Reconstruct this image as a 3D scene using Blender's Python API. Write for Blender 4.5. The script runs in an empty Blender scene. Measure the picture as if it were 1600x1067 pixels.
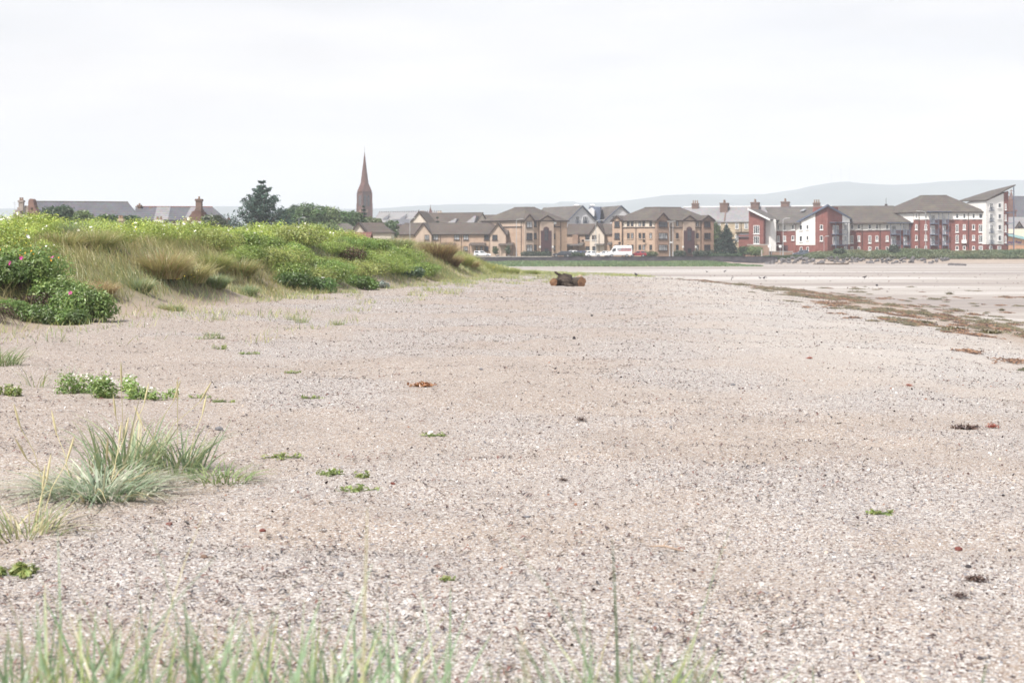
import bpy, math, random
import numpy as np
from mathutils import Vector

# ---------------------------------------------------------------- basics
F, HZ, CX, EYE = 2222.0, 396.0, 800.0, 1.6      # focal length and horizon (photo pixels), eye height (m)
scene = bpy.context.scene
COL = scene.collection
random.seed(7)
RNG = np.random.default_rng(11)
ORG = {}                                          # world origin of every root object

def UX(u, d): return (u - CX) * d / F
def VZ(v, d): return EYE - (v - HZ) * d / F
def U(u, d): return (UX(u, d), d)                 # plan point seen at column u, d metres away

def tag(o, label=None, cat=None, group=None, kind=None):
    if label: o['label'] = label
    if cat: o['category'] = cat
    if group: o['group'] = group
    if kind: o['kind'] = kind
    return o

def thing(name, label, cat, loc, group=None, rz=0.0):
    o = bpy.data.objects.new(name, None)
    o.empty_display_size = 0.3
    COL.objects.link(o)
    o.location = loc
    o.rotation_euler = (0, 0, rz)
    ORG[o.name] = Vector(loc)
    return tag(o, label, cat, group)

def copy_tree(o, parent=None):
    c = o.copy()
    COL.objects.link(c)
    c.parent = parent
    for ch in o.children:
        copy_tree(ch, c)
    return c

def smooth(me, on=True):
    me.polygons.foreach_set('use_smooth', [on] * len(me.polygons))

class MB:
    """collects polygons, then links them as ONE mesh object"""
    def __init__(self): self.v, self.f = [], []
    def face(self, pts):
        n = len(self.v); self.v += [tuple(p) for p in pts]
        self.f.append(tuple(range(n, n + len(pts))))
    def prism(self, base, top):
        n, k = len(self.v), len(base)
        self.v += [tuple(p) for p in base] + [tuple(p) for p in top]
        self.f.append(tuple(range(n + k - 1, n - 1, -1)))
        self.f.append(tuple(range(n + k, n + 2 * k)))
        for i in range(k):
            j = (i + 1) % k
            self.f.append((n + i, n + j, n + k + j, n + k + i))
    def box(self, x0, x1, y0, y1, z0, z1):
        self.prism([(x0, y0, z0), (x1, y0, z0), (x1, y1, z0), (x0, y1, z0)],
                   [(x0, y0, z1), (x1, y0, z1), (x1, y1, z1), (x0, y1, z1)])
    def cyl(self, p0, p1, r0, r1=None, n=8):
        r1 = r0 if r1 is None else r1
        p0, p1 = Vector(p0), Vector(p1)
        d = (p1 - p0).normalized()
        a = d.orthogonal().normalized(); b = d.cross(a)
        c = [(a * math.cos(2 * math.pi * i / n) + b * math.sin(2 * math.pi * i / n)) for i in range(n)]
        self.prism([p0 + q * r0 for q in c], [p1 + q * r1 for q in c])
    def tube(self, pts, rs, n=6):
        pts = [Vector(p) for p in pts]
        base = len(self.v)
        a = None
        for i, p in enumerate(pts):
            d = (pts[min(i + 1, len(pts) - 1)] - pts[max(i - 1, 0)]).normalized()
            a = d.orthogonal().normalized() if a is None else (a - d * a.dot(d)).normalized()
            b = d.cross(a)
            for k in range(n):
                t = 2 * math.pi * k / n
                self.v.append(tuple(p + (a * math.cos(t) + b * math.sin(t)) * rs[i]))
        for i in range(len(pts) - 1):
            for k in range(n):
                j = (k + 1) % n
                self.f.append((base + i * n + k, base + i * n + j, base + (i + 1) * n + j, base + (i + 1) * n + k))
        self.f.append(tuple(base + k for k in range(n - 1, -1, -1)))
        m = base + (len(pts) - 1) * n
        self.f.append(tuple(m + k for k in range(n)))
    def build(self, name, m, parent=None, loc=None, sm=False, bevel=0.0, label=None):
        me = bpy.data.meshes.new(name)
        off = ORG.get(parent.name, Vector((0, 0, 0))) if parent else Vector(loc or (0, 0, 0))
        if loc is not None and parent: off = Vector(loc)
        me.from_pydata([(x - off.x, y - off.y, z - off.z) for x, y, z in self.v], [], self.f)
        import bmesh
        bm = bmesh.new(); bm.from_mesh(me)
        bmesh.ops.recalc_face_normals(bm, faces=bm.faces)
        bm.to_mesh(me); bm.free()
        if sm: smooth(me)
        me.materials.append(m)
        o = bpy.data.objects.new(name, me)
        COL.objects.link(o)
        if parent:
            o.parent = parent
            ORG[o.name] = Vector(off)
            if loc is not None and parent.name in ORG:
                o.location = off - ORG[parent.name]
        else:
            o.location = off
            ORG[o.name] = Vector(off)
        if bevel > 0:
            b = o.modifiers.new('edge', 'BEVEL'); b.width = bevel; b.segments = 2; b.limit_method = 'ANGLE'
        if label: o['label'] = label
        return o

def np_mesh(name, verts, quads, m, cols=None, parent=None, loc=(0, 0, 0), sm=False):
    """verts (N,3), quads (M,4) as ONE mesh with an optional per-vertex tint"""
    me = bpy.data.meshes.new(name)
    verts = np.asarray(verts, dtype=np.float32); quads = np.asarray(quads, dtype=np.int32)
    k = quads.shape[1]
    me.vertices.add(len(verts)); me.vertices.foreach_set('co', verts.ravel())
    me.loops.add(quads.size); me.loops.foreach_set('vertex_index', quads.ravel())
    me.polygons.add(len(quads))
    me.polygons.foreach_set('loop_start', np.arange(0, quads.size, k, dtype=np.int32))
    me.polygons.foreach_set('use_smooth', np.full(len(quads), sm))
    me.update(calc_edges=True)
    if cols is not None:
        ca = me.color_attributes.new('tint', 'FLOAT_COLOR', 'POINT')
        c = np.ones((len(verts), 4), dtype=np.float32); c[:, :np.shape(cols)[1]] = cols
        ca.data.foreach_set('color', c.ravel())
    me.materials.append(m)
    o = bpy.data.objects.new(name, me)
    COL.objects.link(o)
    o.location = loc
    if parent: o.parent = parent
    return o

# ---------------------------------------------------------------- noise on the CPU
def _hash(ix, iy, seed):
    h = (ix.astype(np.int64) * 374761393 + iy.astype(np.int64) * 668265263 + seed * 974711) & 0xffffffff
    h = ((h ^ (h >> 13)) * 1274126177) & 0xffffffff
    return ((h ^ (h >> 16)) & 0xffff) / 65535.0
def vn(x, y, seed=0):
    x = np.asarray(x, float); y = np.asarray(y, float)
    ix, iy = np.floor(x), np.floor(y)
    fx, fy = x - ix, y - iy
    fx = fx * fx * (3 - 2 * fx); fy = fy * fy * (3 - 2 * fy)
    a, b = _hash(ix, iy, seed), _hash(ix + 1, iy, seed)
    c, d = _hash(ix, iy + 1, seed), _hash(ix + 1, iy + 1, seed)
    return (a + (b - a) * fx) * (1 - fy) + (c + (d - c) * fx) * fy
def fbm(x, y, seed=0, o=3):
    s, a, t = 0, 1.0, 0
    for i in range(o):
        s = s + a * vn(x * 2 ** i, y * 2 ** i, seed + i * 17); t += a; a *= 0.5
    return s / t
def ss(a, b, x):
    t = np.clip((np.asarray(x, float) - a) / (b - a), 0, 1)
    return t * t * (3 - 2 * t)

# ---------------------------------------------------------------- shape of the land
_XS = np.array([(-400, 9), (0, 9.0), (20, 10.2), (30, 11.1), (50, 12.8), (82, 14.8), (100, 14), (110, 12.3), (120, 9), (130, 3), (150, -10), (200, -30), (345, -40), (9000, -40)], float)
_XF = np.array([(-400, -8), (5, -8.5), (22, -10.0), (27, -9.7), (31, -9.2), (39, -8.8), (54, -7.3), (68, -4.6), (80, -3.1), (99, -0.9), (110, 1.0), (125, 2.5), (9000, 3)], float)
def xs(y): return np.interp(y, _XS[:, 0], _XS[:, 1])
def xf(y): return np.interp(y, _XF[:, 0], _XF[:, 1])
def dune_amt(x, y):
    s = xf(y) - x + 0.9 * (vn(np.asarray(x) / 2.2, np.asarray(y) / 2.2, 5) - 0.5)
    return ss(-0.4, 3.6, s) * ss(118, 90, y)
def H(x, y):
    x = np.asarray(x, float); y = np.asarray(y, float)
    t = x - xs(y)
    z = -0.9 + 0.9 * ss(8, -7, t)
    land = ss(10, -4, t)
    s = xf(y) - x
    z = z + 0.13 * ss(-5.5, 0.5, s) * ss(120, 95, y)
    d = dune_amt(x, y)
    z = z + d * (1.45 + 0.55 * fbm(x / 7, y / 7, 3)) * (1 - 0.45 * ss(13, 26, s)) * (1 - 0.27 * ss(47, 30, y))
    near = ss(140, 60, y)
    z = z + land * near * (0.13 * (fbm(x / 2.6, y / 2.6, 9) - 0.5) + 0.075 * (vn(x / 0.6, y / 0.6, 21) - 0.5))
    z = z + (1 - land) * near * 0.09 * (fbm(x / 3.0, y / 1.4, 33) - 0.5)
    z = z + 0.38 * ss(4.6, 3.2, y) * ss(-3, 1, y)
    right = ss(61, 67, x)
    z = z + 0.40 * ss(295, 341, y) * ss(58, 48, x) * ss(346, 342, y)
    k = (1 - right) * ss(341.6, 342.5, y) + right * ss(333, 346, y)
    z = z * (1 - k) + 0.7 * k
    bank = ss(70, 82, x) * ss(341, 346, y) * ss(357, 350, y)
    z = z + bank * (0.55 + 0.5 * vn(x / 6.0, y / 6.0, 4))
    return z
def h1(x, y): return float(H(np.array([x]), np.array([y]))[0])
# ---------------------------------------------------------------- materials
class NT:
    def __init__(self, name):
        self.m = bpy.data.materials.new(name); self.m.use_nodes = True
        self.t = self.m.node_tree; self.t.nodes.clear()
        self.out = self.n('ShaderNodeOutputMaterial')
    def n(self, typ, **kw):
        o = self.t.nodes.new(typ)
        for k, v in kw.items(): setattr(o, k, v)
        return o
    def l(self, a, b): self.t.links.new(a, b)
    def val(self, sock, v):
        if hasattr(v, 'is_output') or isinstance(v, bpy.types.NodeSocket): self.l(v, sock)
        else: sock.default_value = v
    def coord(self, which='Object'):
        return self.n('ShaderNodeTexCoord').outputs[which]
    def pos(self): return self.n('ShaderNodeNewGeometry').outputs['Position']
    def mapping(self, vec, scale=(1, 1, 1), rot=(0, 0, 0)):
        m = self.n('ShaderNodeMapping'); self.l(vec, m.inputs['Vector'])
        m.inputs['Scale'].default_value = scale; m.inputs['Rotation'].default_value = rot
        return m.outputs['Vector']
    def noise(self, vec, scale, detail=4, rough=0.55):
        n = self.n('ShaderNodeTexNoise'); self.l(vec, n.inputs['Vector'])
        n.inputs['Scale'].default_value = scale; n.inputs['Detail'].default_value = detail
        n.inputs['Roughness'].default_value = rough
        return n.outputs['Fac']
    def voro(self, vec, scale, feature='F1', rnd=1.0):
        n = self.n('ShaderNodeTexVoronoi', feature=feature); self.l(vec, n.inputs['Vector'])
        n.inputs['Scale'].default_value = scale; n.inputs['Randomness'].default_value = rnd
        return n
    def ramp(self, fac, stops, interp='LINEAR'):
        r = self.n('ShaderNodeValToRGB'); r.color_ramp.interpolation = interp
        e = r.color_ramp.elements
        while len(e) < len(stops): e.new(0.5)
        for i, (p, c) in enumerate(stops):
            e[i].position = p
            e[i].color = (c, c, c, 1) if isinstance(c, (int, float)) else (*c, 1)
        self.l(fac, r.inputs['Fac'])
        return r.outputs['Color']
    def mix(self, fac, a, b, blend='MIX'):
        m = self.n('ShaderNodeMix', data_type='RGBA', blend_type=blend)
        self.val(m.inputs[0], fac)
        for s, v in ((m.inputs[6], a), (m.inputs[7], b)):
            if isinstance(v, tuple): s.default_value = (*v, 1) if len(v) == 3 else v
            else: self.l(v, s)
        return m.outputs[2]
    def math(self, op, a, b=None, clamp=False):
        m = self.n('ShaderNodeMath', operation=op); m.use_clamp = clamp
        self.val(m.inputs[0], a)
        if b is not None: self.val(m.inputs[1], b)
        return m.outputs[0]
    def bump(self, h, dist, strength=1.0):
        b = self.n('ShaderNodeBump'); self.l(h, b.inputs['Height'])
        b.inputs['Distance'].default_value = dist; b.inputs['Strength'].default_value = strength
        return b.outputs['Normal']
    def principled(self, color, rough=0.8, normal=None, spec=0.3, metal=0.0):
        p = self.n('ShaderNodeBsdfPrincipled')
        self.val(p.inputs['Base Color'], (*color, 1) if isinstance(color, tuple) else color)
        self.val(p.inputs['Roughness'], rough)
        p.inputs['Specular IOR Level'].default_value = spec
        p.inputs['Metallic'].default_value = metal
        if normal is not None: self.l(normal, p.inputs['Normal'])
        self.l(p.outputs[0], self.out.inputs['Surface'])
        return p

def surf(name, c, rough=0.8, amt=0.18, scale=1.2, spec=0.3, streak=0.0, metal=0.0, c2=None, bump=0.0):
    """weathered plain surface: broad blotches, fine grain and optional rain streaks, all the surface's own"""
    k = NT(name); v = k.pos()
    n1 = k.noise(v, scale, 5); n2 = k.noise(v, scale * 9, 3)
    f = k.math('ADD', k.math('MULTIPLY', n1, 0.65), k.math('MULTIPLY', n2, 0.35))
    lo = tuple(x * (1 - amt) for x in c); hi = tuple(min(1, x * (1 + amt)) for x in (c2 or c))
    colr = k.ramp(f, [(0.32, lo), (0.68, hi)])
    if streak:
        n3 = k.noise(k.mapping(v, (2.2, 2.2, 0.12)), 1.0, 4)
        colr = k.mix(k.ramp(n3, [(0.5, 0.0), (0.75, streak)]), colr, tuple(x * 0.55 for x in c))
    nm = k.bump(n2, bump) if bump else None
    k.principled(colr, rough, nm, spec, metal)
    return k.m

def brickwork(name, c, mortar, c2, bw=0.45, bh=0.15, amt=0.2):
    k = NT(name)
    v = k.pos()
    sx = k.n('ShaderNodeSeparateXYZ'); k.l(v, sx.inputs[0])
    cb = k.n('ShaderNodeCombineXYZ')
    k.l(k.math('ADD', sx.outputs['X'], k.math('MULTIPLY', sx.outputs['Y'], 0.7)), cb.inputs['X'])
    k.l(sx.outputs['Z'], cb.inputs['Y'])
    b = k.n('ShaderNodeTexBrick'); k.l(cb.outputs[0], b.inputs['Vector'])
    b.inputs['Scale'].default_value = 1.0
    b.inputs['Brick Width'].default_value = bw; b.inputs['Row Height'].default_value = bh
    b.inputs['Mortar Size'].default_value = 0.012
    b.inputs['Color1'].default_value = (*c, 1); b.inputs['Color2'].default_value = (*c2, 1)
    b.inputs['Mortar'].default_value = (*mortar, 1)
    n = k.noise(v, 0.7, 5)
    colr = k.mix(1.0, b.outputs['Color'], k.ramp(n, [(0.3, 1 - amt), (0.7, 1 + amt * 0.4)]), 'MULTIPLY')
    n3 = k.noise(k.mapping(v, (1.7, 1.7, 0.1)), 1.0, 4)
    colr = k.mix(k.ramp(n3, [(0.52, 0.0), (0.8, 0.4)]), colr, tuple(x * 0.6 for x in c))
    k.principled(colr, 0.85, None, 0.2)
    return k.m

def roofing(name, c, c2, course=0.3, moss=None, rough=0.75):
    k = NT(name); v = k.pos()
    n1 = k.noise(v, 0.35, 5); n2 = k.noise(v, 5.0, 3)
    w = k.n('ShaderNodeTexWave', wave_type='BANDS', bands_direction='Z'); k.l(v, w.inputs['Vector'])
    w.inputs['Scale'].default_value = 0.314 / course * 0.6
    w.inputs['Distortion'].default_value = 0.6; w.inputs['Detail'].default_value = 1
    f = k.math('ADD', k.math('MULTIPLY', n1, 0.5), k.math('MULTIPLY', n2, 0.5))
    colr = k.ramp(f, [(0.33, c), (0.67, c2)])
    colr = k.mix(1.0, colr, k.ramp(w.outputs['Fac'], [(0.0, 0.82), (1.0, 1.08)]), 'MULTIPLY')
    vo = k.voro(k.mapping(v, (3.0, 3.0, 3.3)), 1.0)
    colr = k.mix(0.22, colr, k.mix(1.0, colr, vo.outputs['Color'], 'MULTIPLY'))
    if moss:
        colr = k.mix(k.ramp(k.noise(v, 0.5, 6), [(0.48, 0.0), (0.7, 0.4)]), colr, moss)
    k.principled(colr, rough, k.bump(n2, 0.02), 0.3)
    return k.m

def leaf(name, trans=0.35, gloss=0.06):
    """foliage: every blade or leaf has its own tint; light passes through it"""
    k = NT(name)
    a = k.n('ShaderNodeAttribute', attribute_name='tint').outputs['Color']
    d = k.n('ShaderNodeBsdfDiffuse'); k.l(a, d.inputs['Color'])
    t = k.n('ShaderNodeBsdfTranslucent'); k.l(a, t.inputs['Color'])
    m = k.n('ShaderNodeMixShader'); m.inputs[0].default_value = trans
    k.l(d.outputs[0], m.inputs[1]); k.l(t.outputs[0], m.inputs[2])
    g = k.n('ShaderNodeBsdfGlossy'); g.inputs['Roughness'].default_value = 0.45
    m2 = k.n('ShaderNodeMixShader'); m2.inputs[0].default_value = gloss
    k.l(m.outputs[0], m2.inputs[1]); k.l(g.outputs[0], m2.inputs[2])
    k.l(m2.outputs[0], k.out.inputs['Surface'])
    return k.m

def glass(name, c, rough=0.12):
    k = NT(name)
    n = k.noise(k.pos(), 0.9, 3)
    k.principled(k.ramp(n, [(0.35, tuple(x * 0.6 for x in c)), (0.65, tuple(min(1, x * 1.5) for x in c))]), rough, None, 0.6)
    return k.m

M = {}
M['leaf'] = leaf('leaf', 0.45)
M['blade'] = leaf('blade', 0.40, 0.06)
M['needle'] = leaf('needle', 0.12, 0.03)
M['weed'] = leaf('seaweed', 0.1, 0.12)
M['petal'] = leaf('petal', 0.3, 0.02)
M['bark'] = surf('bark', (0.10, 0.075, 0.055), 0.9, 0.4, 6, 0.2, bump=0.03)
M['tan_brick'] = brickwork('tan brick', (0.42, 0.29, 0.20), (0.40, 0.34, 0.28), (0.36, 0.235, 0.16))
M['pink_brick'] = brickwork('pink brick', (0.46, 0.335, 0.25), (0.43, 0.35, 0.285), (0.395, 0.27, 0.195))
M['brown_brick'] = brickwork('brown brick', (0.33, 0.22, 0.16), (0.34, 0.27, 0.22), (0.27, 0.17, 0.125))
M['red_brick'] = brickwork('red brick', (0.235, 0.082, 0.068), (0.25, 0.17, 0.15), (0.195, 0.062, 0.052))
M['church_stone'] = brickwork('church sandstone', (0.125, 0.056, 0.046), (0.125, 0.07, 0.06), (0.095, 0.042, 0.035), 0.9, 0.4)
M['buff'] = surf('buff render', (0.45, 0.355, 0.285), 0.9, 0.1, 0.8, 0.2, 0.25)
M['cream'] = surf('cream render', (0.56, 0.50, 0.43), 0.9, 0.1, 0.8, 0.2, 0.2)
M['white'] = surf('white harling', (0.72, 0.71, 0.68), 0.9, 0.06, 0.9, 0.2, 0.2)
M['grey_white'] = surf('grey white render', (0.60, 0.60, 0.60), 0.9, 0.07, 0.9, 0.2, 0.2)
M['sandstone'] = brickwork('red sandstone', (0.205, 0.125, 0.105), (0.20, 0.14, 0.12), (0.165, 0.098, 0.083), 0.7, 0.3)
M['pale_stone'] = brickwork('blond sandstone', (0.50, 0.42, 0.30), (0.42, 0.36, 0.28), (0.42, 0.34, 0.24), 0.8, 0.32)
M['grey_stone'] = brickwork('grey stone', (0.33, 0.28, 0.25), (0.3, 0.27, 0.24), (0.26, 0.22, 0.2), 0.7, 0.3)
M['tile_brown'] = roofing('brown concrete tiles', (0.075, 0.06, 0.052), (0.12, 0.098, 0.082))
M['tile_mossy'] = roofing('mossy brown tiles', (0.075, 0.063, 0.056), (0.12, 0.103, 0.09), 0.3, (0.15, 0.135, 0.09))
M['tile_grey'] = roofing('grey brown tiles', (0.088, 0.079, 0.073), (0.14, 0.126, 0.115), 0.3, (0.165, 0.15, 0.12))
M['slate'] = roofing('blue grey slate', (0.09, 0.09, 0.105), (0.14, 0.14, 0.155), 0.22)
M['slate_light'] = roofing('pale slate', (0.20, 0.197, 0.205), (0.30, 0.29, 0.295), 0.22)
M['tile_red'] = roofing('red pantiles', (0.16, 0.07, 0.055), (0.22, 0.10, 0.08), 0.3)
M['dark_trim'] = surf('dark brown trim', (0.055, 0.038, 0.034), 0.6, 0.2, 2)
M['white_trim'] = surf('white trim', (0.75, 0.75, 0.74), 0.5, 0.06, 2)
M['plum'] = surf('plum brown panel', (0.085, 0.045, 0.05), 0.6, 0.2, 1.5)
M['blue_steel'] = surf('blue grey steel', (0.10, 0.12, 0.17), 0.5, 0.15, 3, 0.4)
M['lead'] = surf('lead flashing', (0.22, 0.22, 0.23), 0.6, 0.15, 2)
M['pane'] = glass('dark window glass', (0.035, 0.042, 0.05))
M['curtain'] = glass('curtained window glass', (0.26, 0.27, 0.28), 0.2)
M['galv'] = surf('galvanised steel', (0.42, 0.43, 0.43), 0.5, 0.1, 4, 0.4, metal=0.2)
M['seawall'] = brickwork('dark sea wall stone', (0.075, 0.068, 0.075), (0.12, 0.11, 0.11), (0.05, 0.047, 0.055), 0.8, 0.35, 0.45)
M['coping'] = surf('pale coping concrete', (0.42, 0.39, 0.35), 0.85, 0.2, 1)
M['asphalt'] = surf('asphalt', (0.06, 0.06, 0.06), 0.9, 0.15, 1)
M['pot'] = surf('chimney pot clay', (0.24, 0.165, 0.12), 0.85, 0.2, 3)
M['chim'] = brickwork('sooty chimney stone', (0.20, 0.135, 0.11), (0.2, 0.15, 0.13), (0.15, 0.10, 0.085), 0.6, 0.28)
M['rubber'] = surf('tyre rubber', (0.02, 0.02, 0.02), 0.85, 0.2, 5)
M['rim'] = surf('wheel rim', (0.45, 0.45, 0.46), 0.35, 0.1, 5, 0.5, metal=0.6)
M['lens'] = surf('lamp lens', (0.75, 0.75, 0.72), 0.2, 0.05, 4, 0.6)
M['taillight'] = surf('red lens', (0.35, 0.02, 0.02), 0.3, 0.1, 4, 0.6)
M['car_white'] = surf('white car paint', (0.78, 0.79, 0.80), 0.3, 0.03, 1, 0.5)
M['car_dark'] = surf('dark slate car paint', (0.035, 0.04, 0.05), 0.28, 0.1, 1, 0.5)
M['car_red'] = surf('red car paint', (0.30, 0.03, 0.04), 0.3, 0.08, 1, 0.5)
M['car_grey'] = surf('grey blue car paint', (0.10, 0.12, 0.15), 0.3, 0.08, 1, 0.5)
M['car_blue'] = surf('blue car paint', (0.05, 0.07, 0.16), 0.3, 0.08, 1, 0.5)
M['decal_red'] = surf('red lettering', (0.45, 0.04, 0.05), 0.5, 0.1, 2)
M['decal_grey'] = surf('grey lettering', (0.30, 0.31, 0.33), 0.5, 0.1, 2)
M['pool_orange'] = surf('apricot panels', (0.62, 0.36, 0.24), 0.8, 0.06, 1)
M['pool_cream'] = surf('cream panels', (0.78, 0.74, 0.62), 0.8, 0.05, 1)
M['pool_teal'] = surf('pale teal fascia', (0.36, 0.60, 0.62), 0.5, 0.05, 1)
M['navy'] = surf('navy lettering', (0.05, 0.05, 0.22), 0.5, 0.05, 2)
# ---------------------------------------------------------------- sky, sun, camera, air
SUN_EL, SUN_AZ = math.radians(55), math.radians(-140)      # azimuth from +Y towards +X: the sun stands to the left
w = bpy.data.worlds.new('World'); scene.world = w; w.use_nodes = True
nt = w.node_tree; nt.nodes.clear()
wo = nt.nodes.new('ShaderNodeOutputWorld'); bg = nt.nodes.new('ShaderNodeBackground')
sky = nt.nodes.new('ShaderNodeTexSky'); sky.sky_type = 'NISHITA'; sky.sun_disc = False
sky.sun_elevation = SUN_EL; sky.sun_rotation = SUN_AZ
sky.air_density = 1.0; sky.dust_density = 3.0; sky.ozone_density = 1.0
# thin high cloud spread over the blue
tc = nt.nodes.new('ShaderNodeTexCoord')
mp = nt.nodes.new('ShaderNodeMapping'); mp.inputs['Scale'].default_value = (1.6, 1.6, 9.0)
nt.links.new(tc.outputs['Generated'], mp.inputs['Vector'])
cn = nt.nodes.new('ShaderNodeTexNoise'); cn.inputs['Scale'].default_value = 2.2; cn.inputs['Detail'].default_value = 6
cn.inputs['Roughness'].default_value = 0.55
nt.links.new(mp.outputs[0], cn.inputs['Vector'])
cr = nt.nodes.new('ShaderNodeValToRGB')
cr.color_ramp.elements[0].position = 0.36; cr.color_ramp.elements[0].color = (0.80, 0.80, 0.80, 1)
cr.color_ramp.elements[1].position = 0.66; cr.color_ramp.elements[1].color = (0.95, 0.95, 0.95, 1)
nt.links.new(cn.outputs['Fac'], cr.inputs['Fac'])
mx = nt.nodes.new('ShaderNodeMix'); mx.data_type = 'RGBA'
# the veil is thickest near the horizon and thins out overhead
sx_ = nt.nodes.new('ShaderNodeSeparateXYZ'); nt.links.new(tc.outputs['Generated'], sx_.inputs[0])
mr = nt.nodes.new('ShaderNodeMapRange'); mr.inputs[1].default_value = 0.25; mr.inputs[2].default_value = 0.85
mr.inputs[3].default_value = 1.0; mr.inputs[4].default_value = 0.40
nt.links.new(sx_.outputs['Z'], mr.inputs[0])
mm = nt.nodes.new('ShaderNodeMath'); mm.operation = 'MULTIPLY'
nt.links.new(cr.outputs[0], mm.inputs[0]); nt.links.new(mr.outputs[0], mm.inputs[1])
nt.links.new(mm.outputs[0], mx.inputs[0]); nt.links.new(sky.outputs[0], mx.inputs[6])
CLOUD = 5.42
cr2 = nt.nodes.new('ShaderNodeValToRGB'); cn2 = nt.nodes.new('ShaderNodeTexNoise'); cn2.inputs['Scale'].default_value = 3.1; cn2.inputs['Detail'].default_value = 7
nt.links.new(mp.outputs[0], cn2.inputs['Vector']); nt.links.new(cn2.outputs['Fac'], cr2.inputs['Fac'])
for e_, p_, k_ in ((cr2.color_ramp.elements[0], .36, .93), (cr2.color_ramp.elements[1], .66, 1.05)):
    e_.position = p_; e_.color = (0.995 * CLOUD * k_, 0.965 * CLOUD * k_, 0.965 * CLOUD * k_, 1)
nt.links.new(cr2.outputs[0], mx.inputs[7])
nt.links.new(mx.outputs[2], bg.inputs['Color']); bg.inputs['Strength'].default_value = 0.1
nt.links.new(bg.outputs[0], wo.inputs['Surface'])

sl = bpy.data.lights.new('sun', 'SUN'); sl.energy = 3.5; sl.angle = math.radians(0.7); sl.color = (1.0, 0.955, 0.90)
so = bpy.data.objects.new('sun', sl); COL.objects.link(so)
sd = Vector((math.sin(SUN_AZ) * math.cos(SUN_EL), math.cos(SUN_AZ) * math.cos(SUN_EL), math.sin(SUN_EL)))
so.rotation_euler = sd.to_track_quat('Z', 'Y').to_euler(); so.location = (-60, -70, 120)

cam = bpy.data.cameras.new('camera'); co = bpy.data.objects.new('camera', cam); COL.objects.link(co)
co.location = (0, 0, EYE); co.rotation_euler = (math.radians(90), 0, 0)
cam.sensor_width = 36; cam.lens = F * 36 / 1600
cam.shift_y = (HZ - 533.5) / 1600
cam.clip_start = 0.1; cam.clip_end = 9000
cam.dof.use_dof = True; cam.dof.focus_distance = 17; cam.dof.aperture_fstop = 4.0
scene.camera = co
vs = scene.view_settings
vs.view_transform = 'Standard'; vs.look = 'None'; vs.gamma = 1; vs.exposure = 0.88
scene.cycles.use_denoising = True
scene.cycles.denoiser = 'OPENIMAGEDENOISE'
scene.cycles.denoising_input_passes = 'RGB_ALBEDO_NORMAL'
scene.cycles.max_bounces = 6; scene.cycles.diffuse_bounces = 3; scene.cycles.glossy_bounces = 2
scene.cycles.transmission_bounces = 4; scene.cycles.volume_bounces = 2; scene.cycles.transparent_max_bounces = 8
scene.cycles.sample_clamp_indirect = 6

HAZE = 0.00027
hm = bpy.data.materials.new('haze'); hm.use_nodes = True
ht = hm.node_tree; ht.nodes.clear()
hp = ht.nodes.new('ShaderNodeVolumePrincipled'); ho = ht.nodes.new('ShaderNodeOutputMaterial')
hp.inputs['Color'].default_value = (0.84, 0.895, 0.985, 1); hp.inputs['Density'].default_value = HAZE
hp.inputs['Anisotropy'].default_value = 0.0
ht.links.new(hp.outputs[0], ho.inputs['Volume'])
b = MB(); b.box(-5900, 5900, -330, 6300, -4.0, 290)
hz = b.build('haze', hm, loc=(0, 0, 0)); tag(hz, 'thin pale sea haze over the whole bay', 'haze', kind='stuff')

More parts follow.
